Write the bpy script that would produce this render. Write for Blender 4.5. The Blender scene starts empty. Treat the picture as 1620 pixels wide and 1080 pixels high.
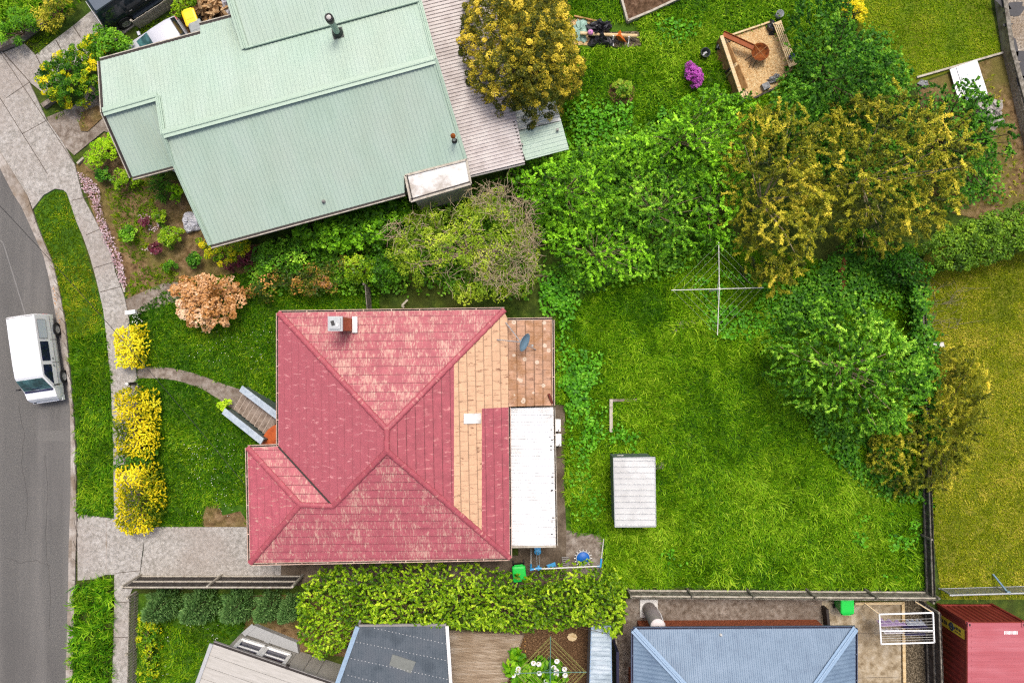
import bpy, bmesh, math, random
import numpy as np
from mathutils import Vector, Matrix
from mathutils.geometry import tessellate_polygon

# ------------------------------------------------------------------ camera, sky, sun, exposure
SC = bpy.context.scene
COL = SC.collection
CH = 38.0            # camera height above the ground (m)
FP = 1254.0          # focal length in photo pixels (photo is 1620 wide)
cd = bpy.data.cameras.new('camera'); cam = bpy.data.objects.new('camera', cd); COL.objects.link(cam)
cam.location = (0, 0, CH); cam.rotation_euler = (0, 0, 0)
cd.sensor_width = 36; cd.lens = 36 * FP / 1620; cd.clip_start = 0.5; cd.clip_end = 2000
SC.camera = cam
SUN_EL, SUN_AZ = math.radians(68), math.radians(12)      # azimuth clockwise from +Y
wd = bpy.data.worlds.new('World'); SC.world = wd; wd.use_nodes = True
nt = wd.node_tree; nt.nodes.clear()
sky = nt.nodes.new('ShaderNodeTexSky'); sky.sky_type = 'NISHITA'; sky.sun_disc = False
sky.sun_elevation = SUN_EL; sky.sun_rotation = SUN_AZ; sky.dust_density = 6.0; sky.air_density = 0.7; sky.ozone_density = 1.0
bg = nt.nodes.new('ShaderNodeBackground'); bg.inputs[1].default_value = 0.15
wo = nt.nodes.new('ShaderNodeOutputWorld')
nt.links.new(sky.outputs[0], bg.inputs[0]); nt.links.new(bg.outputs[0], wo.inputs[0])
sl = bpy.data.lights.new('sun', 'SUN'); so = bpy.data.objects.new('sun', sl); COL.objects.link(so)
sl.energy = 1.5; sl.angle = math.radians(16); sl.color = (1.0, 0.96, 0.88)
sd = Vector((math.sin(SUN_AZ) * math.cos(SUN_EL), math.cos(SUN_AZ) * math.cos(SUN_EL), math.sin(SUN_EL)))
so.rotation_euler = sd.to_track_quat('Z', 'Y').to_euler(); so.location = sd * 80
SC.view_settings.view_transform = 'Standard'; SC.view_settings.look = 'None'
SC.view_settings.exposure = 0.42; SC.view_settings.gamma = 1.0
SC.render.engine = 'CYCLES'; SC.cycles.max_bounces = 6; SC.cycles.diffuse_bounces = 3
SC.cycles.use_denoising = False; SC.cycles.pixel_filter_type = 'BLACKMAN_HARRIS'; SC.cycles.filter_width = 1.25

# ------------------------------------------------------------------ helpers
R = math.radians
random.seed(7)
def W(px, py, z=0.0):
    s = FP / (CH - z)
    return Vector(((px - 810) / s, (540 - py) / s, z))
def Ws(pts, z=0.0): return [W(p[0], p[1], p[2] if len(p) > 2 else z) for p in pts]
def on_plane(px, py, P, n):
    d = Vector(((px - 810) / FP, (540 - py) / FP, -1)); o = Vector((0, 0, CH))
    return o + d * ((P - o).dot(n) / d.dot(n))
def newell(ps):
    n = Vector((0, 0, 0))
    for i, p in enumerate(ps):
        q = ps[(i + 1) % len(ps)]
        n += Vector(((p.y - q.y) * (p.z + q.z), (p.z - q.z) * (p.x + q.x), (p.x - q.x) * (p.y + q.y)))
    n.normalize()
    return n
def srgb(r, g, b, k=1.0):
    f = lambda c: ((c / 255) / 12.92 if c <= 10 else (((c / 255) + 0.055) / 1.055) ** 2.4) * k
    return (f(r), f(g), f(b), 1)

LOCAL = set()
def org(p):
    o = Vector((0, 0, 0))
    while p is not None:
        if p.name in LOCAL: return Vector((0, 0, 0))
        o += Vector(p.location); p = p.parent
    return o
class MB:
    def __init__(s): s.v = []; s.f = []; s.m = []; s.uv = []; s.smooth = []
    def face(s, pts, mi=0, uv=None, sm=False):
        b = len(s.v); s.v += [Vector(p) for p in pts]; s.f.append(list(range(b, b + len(pts)))); s.m.append(mi)
        s.uv.append(uv or [(p[0], p[1]) for p in pts]); s.smooth.append(sm); return s
    def faces(s, vs, fs, mi=0, sm=False):
        b = len(s.v); s.v += [Vector(p) for p in vs]
        for f in fs:
            s.f.append([b + i for i in f]); s.m.append(mi); s.uv.append([(vs[i][0], vs[i][1]) for i in f]); s.smooth.append(sm)
        return s
    def box(s, c, size, rz=0, mi=0, M=None):
        hx, hy, hz = size[0] / 2, size[1] / 2, size[2] / 2
        if M is None: M = Matrix.Translation(Vector(c)) @ Matrix.Rotation(rz, 4, 'Z')
        vs = [M @ Vector((x, y, z)) for z in (-hz, hz) for (x, y) in ((-hx, -hy), (hx, -hy), (hx, hy), (-hx, hy))]
        return s.faces(vs, [(3, 2, 1, 0), (4, 5, 6, 7), (0, 1, 5, 4), (1, 2, 6, 5), (2, 3, 7, 6), (3, 0, 4, 7)], mi)
    def bar(s, p, q, w, h, mi=0, up=(0, 0, 1)):
        p, q = Vector(p), Vector(q); d = (q - p); L = d.length
        if L < 1e-6: return s
        d.normalize(); u = Vector(up); sx = d.cross(u)
        if sx.length < 1e-4: sx = d.cross(Vector((0, 1, 0)))
        sx.normalize(); uu = sx.cross(d)
        M = Matrix((d, sx, uu)).transposed().to_4x4(); M.translation = (p + q) / 2
        return s.box(None, (L, w, h), M=M, mi=mi)
    def tube(s, path, r, n=6, mi=0, caps=True, sm=True):
        path = [Vector(p) for p in path]; rings = []
        rs = r if isinstance(r, (list, tuple)) else [r] * len(path)
        for i, p in enumerate(path):
            d = (path[min(i + 1, len(path) - 1)] - path[max(i - 1, 0)]).normalized()
            a = d.cross(Vector((0, 0, 1)))
            if a.length < 1e-3: a = d.cross(Vector((1, 0, 0)))
            a.normalize(); b = d.cross(a)
            rings.append([p + (a * math.cos(2 * math.pi * k / n) + b * math.sin(2 * math.pi * k / n)) * rs[i] for k in range(n)])
        vs = [v for rg in rings for v in rg]; fs = []
        for i in range(len(path) - 1):
            for k in range(n):
                fs.append((i * n + k, i * n + (k + 1) % n, (i + 1) * n + (k + 1) % n, (i + 1) * n + k))
        s.faces(vs, fs, mi, sm)
        if caps: s.faces(rings[0], [tuple(range(n))], mi); s.faces(rings[-1], [tuple(reversed(range(n)))], mi)
        return s
    def lathe(s, prof, n=20, c=(0, 0, 0), mi=0, sm=True, M=None):
        vs = []; M = M or Matrix.Translation(Vector(c))
        for (r, z) in prof: vs += [M @ Vector((r * math.cos(2 * math.pi * k / n), r * math.sin(2 * math.pi * k / n), z)) for k in range(n)]
        fs = [(i * n + k, i * n + (k + 1) % n, (i + 1) * n + (k + 1) % n, (i + 1) * n + k) for i in range(len(prof) - 1) for k in range(n)]
        return s.faces(vs, fs, mi, sm)
    def prism(s, pts, z0, z1, mi=0, mside=None, bottom=False):
        pts = [Vector((p[0], p[1], 0)) for p in pts]
        if newell(pts).z < 0: pts = pts[::-1]
        n = len(pts); vs = [Vector((p.x, p.y, z1)) for p in pts]
        s.faces(vs, [t if newell([vs[i] for i in t]).z > 0 else t[::-1] for t in tessellate_polygon([vs])], mi)
        for i in range(n):
            a, b = pts[i], pts[(i + 1) % n]
            s.face([(a.x, a.y, z0), (b.x, b.y, z0), (b.x, b.y, z1), (a.x, a.y, z1)], mi if mside is None else mside)
        return s
    def sheet(s, pts, mi=0):
        n = newell(pts)
        if n.z < 0: pts = pts[::-1]
        s.faces(pts, [t if newell([pts[i] for i in t]).z > 0 else t[::-1] for t in tessellate_polygon([pts])], mi)
        return s
    def build(s, name, mats, parent=None, smooth_angle=None):
        me = bpy.data.meshes.new(name)
        off = org(parent)
        me.from_pydata([tuple(v - off) for v in s.v], [], s.f)
        for m in (mats if isinstance(mats, (list, tuple)) else [mats]): me.materials.append(m)
        me.polygons.foreach_set('material_index', s.m)
        ul = me.uv_layers.new(name='UVMap'); flat = [c for f in s.uv for p in f for c in p[:2]]
        ul.data.foreach_set('uv', flat)
        me.polygons.foreach_set('use_smooth', s.smooth if smooth_angle is None else [True] * len(s.f))
        if smooth_angle: 
            bm = bmesh.new(); bm.from_mesh(me); bmesh.ops.remove_doubles(bm, verts=bm.verts, dist=1e-4); bm.to_mesh(me); bm.free()
            me.set_sharp_from_angle(angle=smooth_angle)
        me.update()
        o = bpy.data.objects.new(name, me); COL.objects.link(o)
        if parent is not None: o.parent = parent
        return o

def tag(o, label, cat=None, group=None, kind=None):
    o['label'] = label
    if cat: o['category'] = cat
    if group: o['group'] = group
    if kind: o['kind'] = kind
    return o
def thing(name, label, cat, loc=(0, 0, 0), group=None, local=False):
    o = bpy.data.objects.new(name, None); COL.objects.link(o); o.location = loc; o.empty_display_size = 0.2
    if local: LOCAL.add(o.name)
    return tag(o, label, cat, group)
def copy_thing(root, loc, rz=0, label=None, scale=None):
    r = root.copy(); COL.objects.link(r); r.location = loc; r.rotation_euler = (0, 0, rz)
    if label: r['label'] = label
    if scale: r.scale = scale
    for ch in root.children:
        c = ch.copy(); COL.objects.link(c); c.parent = r
        for g in ch.children:
            d = g.copy(); COL.objects.link(d); d.parent = c
    return r
def struct(name, mb, m, label): return tag(mb.build(name, m), label, None, None, 'structure')

# slice a planar polygon into profiled strips (corrugation, tile courses, boards)
def clip(poly, k, lim, keep_less):
    out = []; n = len(poly)
    for i in range(n):
        a, b = poly[i], poly[(i + 1) % n]
        ia = (a[k] <= lim) if keep_less else (a[k] >= lim); ib = (b[k] <= lim) if keep_less else (b[k] >= lim)
        if ia: out.append(a)
        if ia != ib:
            t = (lim - a[k]) / (b[k] - a[k]); out.append((a[0] + (b[0] - a[0]) * t, a[1] + (b[1] - a[1]) * t))
    return out
def profiled(mb, poly, mode, period, prof, mi=0, under=None, direction=None):
    n = newell(poly)
    if n.z < 0: n = -n
    up = Vector((0, 0, 1)) - n * n.z
    if up.length < 1e-3: up = Vector((0, 1, 0)) - n * n.y
    up.normalize(); hor = up.cross(n).normalized()
    if direction is not None:
        hor = Vector(direction) - n * n.dot(Vector(direction)); hor.normalize(); up = n.cross(hor)
    a, b = (up, hor) if mode == 'courses' else (hor, up)
    d = sum(p.dot(n) for p in poly) / len(poly)
    pl = [(p.dot(a), p.dot(b)) for p in poly]
    lo, hi = min(p[0] for p in pl), max(p[0] for p in pl)
    k = math.floor(lo / period) - 1
    while k * period < hi:
        for (t0, h0), (t1, h1) in zip(prof[:-1], prof[1:]):
            a0, a1 = (k + t0) * period, (k + t1) * period
            if a1 < lo or a0 > hi: continue
            c = clip(clip(pl, 0, a0, False), 0, a1, True)
            if len(c) < 3: continue
            pts = [a * q[0] + b * q[1] + n * (d + h0 + (h1 - h0) * (q[0] - a0) / (a1 - a0)) for q in c]
            uv = [(q[1], q[0]) for q in c]
            if newell(pts).dot(n) < 0: pts = pts[::-1]; uv = uv[::-1]
            mb.face(pts, mi, uv)
        k += 1
    if under is not None:
        pts = [p - n * 0.06 for p in poly]
        if newell(pts).z > 0: pts = pts[::-1]
        mb.face(pts, under)
TILE = [(0, 0.035), (0.93, 0.004), (0.96, 0.0), (1.0, 0.035)]
CORR = [(0, 0), (0.25, 0), (0.42, 1), (0.72, 1), (0.9, 0), (1, 0)]
def corr(h): return [(t, x * h) for t, x in CORR]

# ------------------------------------------------------------------ materials
def newmat(name):
    m = bpy.data.materials.new(name); m.use_nodes = True; t = m.node_tree; t.nodes.clear()
    out = t.nodes.new('ShaderNodeOutputMaterial'); bs = t.nodes.new('ShaderNodeBsdfPrincipled')
    t.links.new(bs.outputs[0], out.inputs[0]); return m, t, bs, out
def ramp(t, cols, pos=None, interp='LINEAR'):
    r = t.nodes.new('ShaderNodeValToRGB'); e = r.color_ramp.elements; r.color_ramp.interpolation = interp
    while len(e) < len(cols): e.new(0.5)
    for i, c in enumerate(cols): e[i].color = c; e[i].position = pos[i] if pos else i / (len(cols) - 1)
    return r
def noise(t, vec, scale, detail=4, rough=0.6):
    n = t.nodes.new('ShaderNodeTexNoise'); n.inputs['Scale'].default_value = scale; n.inputs['Detail'].default_value = detail
    n.inputs['Roughness'].default_value = rough
    if vec is not None: t.links.new(vec, n.inputs['Vector'])
    return n
def math_node(t, op, a, b=None, clampit=False):
    m = t.nodes.new('ShaderNodeMath'); m.operation = op; m.use_clamp = clampit
    for i, x in enumerate((a, b)):
        if x is None: continue
        if isinstance(x, (int, float)): m.inputs[i].default_value = x
        else: t.links.new(x, m.inputs[i])
    return m.outputs[0]
def mixc(t, fac, a, b):
    m = t.nodes.new('ShaderNodeMix'); m.data_type = 'RGBA'
    if isinstance(fac, (int, float)): m.inputs[0].default_value = fac
    else: t.links.new(fac, m.inputs[0])
    for s, x in ((6, a), (7, b)):
        if isinstance(x, tuple): m.inputs[s].default_value = x
        else: t.links.new(x, m.inputs[s])
    return m.outputs[2]
def pos_of(t, coord='pos'):
    if coord == 'pos': return t.nodes.new('ShaderNodeNewGeometry').outputs['Position']
    c = t.nodes.new('ShaderNodeTexCoord'); return c.outputs['UV' if coord == 'uv' else 'Object']
def mapping(t, vec, scale=(1, 1, 1), rot=0):
    m = t.nodes.new('ShaderNodeMapping'); m.inputs['Scale'].default_value = scale; m.inputs['Rotation'].default_value = (0, 0, rot)
    t.links.new(vec, m.inputs['Vector']); return m.outputs[0]
def surf(name, cols, scale=3.0, big=None, rough=0.8, bump=0.0, bscale=40, metal=0.0, stretch=(1, 1, 1), rot=0, coord='pos', spec=0.3, detail=6, streak=None):
    """noise between colours, with a second large-scale tone and a fine bump"""
    m, t, bs, out = newmat(name); p = pos_of(t, coord)
    if stretch != (1, 1, 1) or rot: p2 = mapping(t, p, stretch, rot)
    else: p2 = p
    n = noise(t, p2, scale, detail, 0.65)
    lo = 0.5 - 0.14; r = ramp(t, cols, [lo + (0.28) * i / (len(cols) - 1) for i in range(len(cols))] if len(cols) > 1 else None)
    t.links.new(n.outputs[0], r.inputs[0]); c = r.outputs[0]
    if big:
        nb = noise(t, p, big[1], 3, 0.55); rb = ramp(t, [(0, 0, 0, 1), (1, 1, 1, 1)], [0.42, 0.66]); t.links.new(nb.outputs[0], rb.inputs[0])
        f = math_node(t, 'MULTIPLY', rb.outputs[0], big[2] if len(big) > 2 else 0.6); c = mixc(t, f, c, big[0])
    if streak:
        ns = noise(t, mapping(t, p, streak[1]), 1.0, 4, 0.6); rs = ramp(t, [(0, 0, 0, 1), (1, 1, 1, 1)], [0.44, 0.62]); t.links.new(ns.outputs[0], rs.inputs[0]); c = mixc(t, math_node(t, 'MULTIPLY', rs.outputs[0], streak[2]), c, streak[0])
    t.links.new(c, bs.inputs['Base Color']); bs.inputs['Roughness'].default_value = rough; bs.inputs['Metallic'].default_value = metal
    bs.inputs['Specular IOR Level'].default_value = spec
    if bump:
        nb = noise(t, p2, bscale, 3, 0.6); b = t.nodes.new('ShaderNodeBump'); b.inputs['Strength'].default_value = bump; b.inputs['Distance'].default_value = 0.05
        t.links.new(nb.outputs[0], b.inputs['Height']); t.links.new(b.outputs[0], bs.inputs['Normal'])
    return m
def flat(name, c, rough=0.5, metal=0.0, var=0.12, spec=0.5):
    d = tuple(x * (1 - var) for x in c[:3]) + (1,); e = tuple(min(1, x * (1 + var)) for x in c[:3]) + (1,)
    return surf(name, [d, c, e], 6, rough=rough, metal=metal, spec=spec)
def leafmat(name, cols, pos=None, trans=0.25, rough=0.5):
    m, t, bs, out = newmat(name); a = t.nodes.new('ShaderNodeAttribute'); a.attribute_name = 'tint'
    r = ramp(t, cols, pos); t.links.new(a.outputs['Fac'], r.inputs[0]); t.links.new(r.outputs[0], bs.inputs['Base Color'])
    bs.inputs['Roughness'].default_value = rough; bs.inputs['Specular IOR Level'].default_value = 0.2
    tr = t.nodes.new('ShaderNodeBsdfTranslucent'); t.links.new(r.outputs[0], tr.inputs[0])
    mx = t.nodes.new('ShaderNodeMixShader'); mx.inputs[0].default_value = trans
    t.links.new(bs.outputs[0], mx.inputs[1]); t.links.new(tr.outputs[0], mx.inputs[2]); t.links.new(mx.outputs[0], out.inputs[0])
    return m
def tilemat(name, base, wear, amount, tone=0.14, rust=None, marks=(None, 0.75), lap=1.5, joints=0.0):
    """pressed roof tiles: brick-wise random tone, worn streaks running down the slope (uv in metres: u along, v up)"""
    m, t, bs, out = newmat(name); uv = pos_of(t, 'uv')
    br = t.nodes.new('ShaderNodeTexBrick'); t.links.new(uv, br.inputs['Vector']); br.inputs['Scale'].default_value = 1.0
    br.inputs['Brick Width'].default_value = 0.13; br.inputs['Row Height'].default_value = 0.385; br.inputs['Mortar Size'].default_value = 0.0
    br.inputs['Color1'].default_value = (0, 0, 0, 1); br.inputs['Color2'].default_value = (1, 1, 1, 1); br.offset = 0.37
    st = noise(t, mapping(t, uv, (19, 3.4, 1)), 1.0, 7, 0.8)
    lg = noise(t, uv, 0.8, 4, 0.65)
    x = math_node(t, 'ADD', math_node(t, 'MULTIPLY', br.outputs[0], 0.11), math_node(t, 'ADD', math_node(t, 'MULTIPLY', st.outputs[0], 1.35), math_node(t, 'MULTIPLY', lg.outputs[0], 0.6)))
    th = 1.43 - 0.36 * amount
    rr = t.nodes.new('ShaderNodeMapRange'); rr.inputs['From Min'].default_value = th - 0.05; rr.inputs['From Max'].default_value = th + 0.12
    t.links.new(x, rr.inputs[0]); rr.inputs['To Max'].default_value = 0.85
    f2 = noise(t, uv, 2.2, 5, 0.7)
    d = tuple(c * (1 - tone) for c in base[:3]) + (1,); e = tuple(c * (1 + tone) for c in base[:3]) + (1,)
    rb = ramp(t, [d, base, e], [0.36, 0.5, 0.64]); t.links.new(f2.outputs[0], rb.inputs[0])
    c = mixc(t, rr.outputs[0], rb.outputs[0], wear)
    # fine marks across the slope
    sc = noise(t, mapping(t, uv, (7, 2.2, 1)), 1.0, 4, 0.7); rs = t.nodes.new('ShaderNodeMapRange'); rs.inputs['From Min'].default_value = 0.575; rs.inputs['From Max'].default_value = 0.66
    t.links.new(sc.outputs[0], rs.inputs[0]); c = mixc(t, math_node(t, 'MULTIPLY', rs.outputs[0], marks[1]), c, marks[0] or wear)
    # dark lap lines: gap shadow painted between the courses, along with grime
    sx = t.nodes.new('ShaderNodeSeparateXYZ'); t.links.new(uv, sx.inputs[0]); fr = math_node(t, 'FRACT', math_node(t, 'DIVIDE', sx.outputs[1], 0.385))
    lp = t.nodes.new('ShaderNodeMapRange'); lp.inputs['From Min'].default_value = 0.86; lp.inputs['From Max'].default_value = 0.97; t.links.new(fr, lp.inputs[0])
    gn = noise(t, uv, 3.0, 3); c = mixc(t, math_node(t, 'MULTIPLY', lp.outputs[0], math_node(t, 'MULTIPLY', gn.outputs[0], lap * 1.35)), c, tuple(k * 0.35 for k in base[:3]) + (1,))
    if joints:
        bj = t.nodes.new('ShaderNodeTexBrick'); t.links.new(uv, bj.inputs['Vector']); bj.inputs['Scale'].default_value = 1.0; bj.inputs['Brick Width'].default_value = 0.42; bj.inputs['Row Height'].default_value = 0.385
        bj.inputs['Mortar Size'].default_value = 0.028; bj.inputs['Mortar Smooth'].default_value = 0.4; bj.offset = 0.43; nj = noise(t, uv, 4.0, 3)
        c = mixc(t, math_node(t, 'MULTIPLY', bj.outputs['Fac'], math_node(t, 'MULTIPLY', nj.outputs[0], joints)), c, tuple(k * 0.4 for k in base[:3]) + (1,))
    if rust:
        rn = noise(t, uv, 0.9, 5, 0.7); rz = t.nodes.new('ShaderNodeMapRange'); rz.inputs['From Min'].default_value = 0.45; rz.inputs['From Max'].default_value = 0.62
        t.links.new(rn.outputs[0], rz.inputs[0]); c = mixc(t, math_node(t, 'MULTIPLY', rz.outputs[0], 0.75), c, rust)
        vo = t.nodes.new('ShaderNodeTexVoronoi'); vo.inputs['Scale'].default_value = 2.3; t.links.new(uv, vo.inputs['Vector']); nv = noise(t, uv, 9, 4); dd = math_node(t, 'ADD', vo.outputs['Distance'], math_node(t, 'MULTIPLY', nv.outputs[0], 0.22))
        rv = ramp(t, [(0, 0, 0, 1), (1, 1, 1, 1), (1, 1, 1, 1), (0, 0, 0, 1)], [0.15, 0.19, 0.30, 0.34]); t.links.new(dd, rv.inputs[0]); c = mixc(t, math_node(t, 'MULTIPLY', rv.outputs[0], 0.75), c, srgb(232, 214, 190, K))
    t.links.new(c, bs.inputs['Base Color']); bs.inputs['Roughness'].default_value = 0.55; bs.inputs['Specular IOR Level'].default_value = 0.35
    nb = noise(t, uv, 30, 3); b = t.nodes.new('ShaderNodeBump'); b.inputs['Strength'].default_value = 0.25; b.inputs['Distance'].default_value = 0.02
    t.links.new(nb.outputs[0], b.inputs['Height']); t.links.new(b.outputs[0], bs.inputs['Normal'])
    return m

K = 0.72
M = {}
M['asphalt'] = surf('asphalt', [srgb(92, 91, 88, K), srgb(110, 108, 105, K), srgb(126, 124, 120, K)], 22, (srgb(98, 96, 94, K), 0.22, 0.7), 0.9, 0.3, 120, streak=(srgb(132, 129, 125, K), (.9, .06, 1), .5))
M['concrete'] = surf('concrete', [srgb(150, 146, 138, K), srgb(181, 176, 169, K), srgb(204, 200, 194, K)], 7, (srgb(168, 156, 146, K), 0.35, 0.5), 0.9, 0.35, 70, detail=12)
M['concrete_old'] = surf('concrete_old', [srgb(112, 98, 86, K), srgb(150, 138, 126, K), srgb(176, 166, 156, K)], 3.6, (srgb(112, 98, 84, K), 0.45, 0.6), 0.9, 0.3, 50, detail=9)
M['concrete_shaded'] = surf('concrete_shaded', [srgb(88, 76, 62, K), srgb(116, 102, 86, K), srgb(138, 124, 108, K)], 1.5, (srgb(84, 70, 54, K), 0.4, 0.6), 0.9, 0.3, 50, detail=9)  # brown concrete, with the house's shadow over the alley darkened into its colour
M['kerb'] = surf('kerb', [srgb(150, 142, 134, K), srgb(186, 178, 170, K), srgb(202, 196, 188, K)], 3, (srgb(128, 108, 84, K), 0.7, 0.8), 0.9, 0.2, 60, detail=8)
M['joint'] = flat('joint', srgb(92, 82, 72, K), 0.9)
M['soil'] = surf('soil', [srgb(88, 66, 42, K), srgb(132, 106, 72, K), srgb(158, 132, 98, K)], 3.5, (srgb(112, 108, 48, K), 0.5, 0.8), 1.0, 0.6, 30, detail=9)
M['mulch'] = surf('mulch', [srgb(70, 48, 30, K), srgb(112, 82, 54, K), srgb(176, 142, 104, K)], 16, (srgb(92, 66, 44, K), 0.6, 0.6), 1.0, 0.8, 40, detail=6)
M['sand'] = surf('sand', [srgb(190, 148, 94, K), srgb(226, 190, 136, K), srgb(240, 214, 166, K)], 12, (srgb(206, 162, 108, K), 1.0, 0.4), 1.0, 0.5, 60, detail=8)
M['gravel'] = surf('gravel', [srgb(112, 102, 90, K), srgb(184, 172, 156, K), srgb(216, 208, 194, K)], 11, (srgb(150, 128, 100, K), 0.6, 0.6), 1.0, 0.8, 40, detail=8)
M['gravel_dark'] = surf('gravel_dark', [srgb(58, 50, 36, K), srgb(104, 92, 72, K), srgb(170, 156, 132, K)], 14, None, 1.0, 0.8, 40, detail=8)
def groundmat(name, a, b, c, d): return surf(name, [srgb(*a, K), srgb(*b, K), srgb(*c, K)], 2.4, (srgb(*d, K), 0.35, 0.7), 1.0, 0.7, 25, detail=9)
M['ground'] = groundmat('ground', (44, 66, 14), (66, 92, 22), (92, 112, 34), (82, 84, 34))
M['lawn'] = groundmat('lawn', (46, 84, 10), (66, 108, 16), (92, 132, 26), (80, 110, 22))
M['lawn_olive'] = groundmat('lawn_olive', (88, 100, 12), (124, 130, 24), (158, 150, 60), (98, 116, 16))
M['lawn_ne'] = groundmat('lawn_ne', (84, 112, 12), (108, 134, 22), (132, 146, 34), (124, 122, 30))

M['green_roof'] = surf('green_roof', [srgb(178, 202, 184, K), srgb(183, 207, 190, K), srgb(188, 210, 195, K)], 0.6, (srgb(192, 202, 186, K), 0.25, 0.35), 0.5, 0.0, coord='uv', stretch=(0.6, 2, 1))
M['green_trim'] = flat('green_trim', srgb(180, 204, 184, K), 0.5, var=0.04)
M['white_paint'] = flat('white_paint', (0.8, 0.8, 0.79, 1), 0.5, var=0.03)
M['white_roof'] = surf('white_roof', [(0.58, 0.57, 0.55, 1), (0.70, 0.70, 0.70, 1), (0.74, 0.74, 0.74, 1)], 1.6, None, 0.5)
M['white_dirty'] = surf('white_dirty', [srgb(190, 182, 172, K), srgb(240, 238, 234, K), srgb(250, 249, 247, K)], 1.0, None, 0.6, detail=8)
M['patio'] = surf('patio', [srgb(188, 178, 174, K), srgb(206, 197, 194, K), srgb(214, 207, 203, K)], 1.5, None, 0.5, coord='uv')
M['clear_sheet'] = surf('clear_sheet', [srgb(176, 188, 176, K), srgb(206, 212, 204, K), srgb(226, 228, 224, K)], 2, None, 0.35)
M['grey_trim'] = flat('grey_trim', srgb(150, 146, 142, K), 0.6)
M['wall_grey'] = flat('wall_grey', srgb(196, 190, 182, K), 0.8, var=0.05)
M['cream'] = flat('cream', srgb(222, 204, 178, K), 0.7, var=0.06)
M['dark'] = flat('dark', srgb(52, 44, 40, K), 0.7)
M['black'] = flat('black', (0.012, 0.012, 0.013, 1), 0.5)
M['rubber'] = flat('rubber', (0.018, 0.018, 0.019, 1), 0.85)
RED = srgb(182, 92, 102, K); PEACH = srgb(228, 188, 168, K)
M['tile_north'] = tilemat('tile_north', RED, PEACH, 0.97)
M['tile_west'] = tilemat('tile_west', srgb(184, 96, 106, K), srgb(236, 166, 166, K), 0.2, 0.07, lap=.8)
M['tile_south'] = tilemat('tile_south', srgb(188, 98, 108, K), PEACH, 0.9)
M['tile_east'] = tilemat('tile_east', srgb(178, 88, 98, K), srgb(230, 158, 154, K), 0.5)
M['tile_tan'] = tilemat('tile_tan', srgb(228, 184, 146, K), srgb(238, 198, 162, K), 0.7, 0.1, marks=(srgb(120, 76, 50, K), .85), lap=1.7, joints=.75)
M['tile_ext'] = tilemat('tile_ext', srgb(200, 154, 122, K), srgb(232, 200, 172, K), 0.75, 0.2, rust=srgb(156, 104, 48, K), marks=(srgb(120, 70, 44, K), .8), lap=1.8, joints=1.1)
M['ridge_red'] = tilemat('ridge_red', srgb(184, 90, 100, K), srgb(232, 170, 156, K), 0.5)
M['brick'] = surf('brick', [srgb(128, 66, 40, K), srgb(170, 92, 58, K), srgb(186, 112, 78, K)], 9, None, 0.9, 0.4, 30, stretch=(1, 2, 3))
M['terracotta'] = surf('terracotta', [srgb(170, 70, 20, K), srgb(200, 92, 34, K), srgb(212, 106, 48, K)], 2.0, None, 0.6)
M['step'] = surf('step', [srgb(120, 104, 92, K), srgb(150, 134, 120, K), srgb(166, 150, 138, K)], 4, None, 0.85, 0.2, 60)
M['rail_cap'] = surf('rail_cap', [srgb(172, 186, 198, K), srgb(190, 203, 214, K), srgb(205, 216, 225, K)], 5, None, 0.5)
M['blue_roof'] = surf('blue_roof', [srgb(112, 134, 158, K), srgb(122, 145, 168, K), srgb(130, 152, 175, K)], 1.2, None, 0.45, coord='uv')
M['blue_trim'] = flat('blue_trim', srgb(150, 178, 206, K), 0.45, var=0.04)
M['cream_roof'] = surf('cream_roof', [srgb(186, 182, 174, K), srgb(196, 192, 184, K), srgb(204, 200, 193, K)], 1.4, None, 0.6, coord='uv', stretch=(1, 8, 1))
M['grey_paint'] = flat('grey_paint', srgb(186, 188, 190, K), 0.6, var=0.05)
M['poly_roof'] = surf('poly_roof', [srgb(76, 86, 94, K), srgb(94, 104, 112, K), srgb(108, 118, 126, K)], 0.8, (srgb(88, 92, 98, K), 0.8, 0.6), 0.3, spec=0.5)
M['deck'] = surf('deck', [srgb(140, 120, 98, K), srgb(176, 156, 132, K), srgb(200, 184, 164, K)], 1.6, (srgb(150, 126, 98, K), 0.6, 0.6), 0.85, 0.2, 40, stretch=(0.6, 6, 1), rot=R(14))
M['timber'] = surf('timber', [srgb(206, 172, 118, K), srgb(230, 204, 156, K), srgb(240, 218, 176, K)], 4, None, 0.7, stretch=(1, 4, 1))
M['timber_brown'] = surf('timber_brown', [srgb(150, 108, 62, K), srgb(184, 140, 88, K), srgb(202, 160, 106, K)], 4, None, 0.8)
M['timber_grey'] = surf('timber_grey', [srgb(96, 90, 80, K), srgb(134, 128, 116, K), srgb(166, 160, 148, K)], 5, None, 0.9, 0.3, 40)
M['timber_dark'] = surf('timber_dark', [srgb(54, 48, 44, K), srgb(78, 72, 68, K), srgb(100, 94, 88, K)], 5, None, 0.9, 0.3, 40)
M['rail_pale'] = surf('rail_pale', [srgb(170, 160, 144, K), srgb(196, 188, 172, K), srgb(212, 204, 190, K)], 5, None, 0.9)
M['galv'] = flat('galv', srgb(186, 190, 192, K), 0.45, 0.3, var=0.08)
M['galv_roof'] = surf('galv_roof', [srgb(200, 200, 198, K), srgb(214, 215, 213, K), srgb(226, 227, 225, K)], 0.8, None, 0.5)
M['shed_wall'] = flat('shed_wall', srgb(100, 116, 112, K), 0.6)
M['blue_shed'] = surf('blue_shed', [srgb(160, 176, 186, K), srgb(186, 202, 212, K), srgb(204, 216, 224, K)], 1.2, None, 0.5, stretch=(1, 3, 1))
M['navy'] = flat('navy', srgb(34, 34, 70, K), 0.5)
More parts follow.
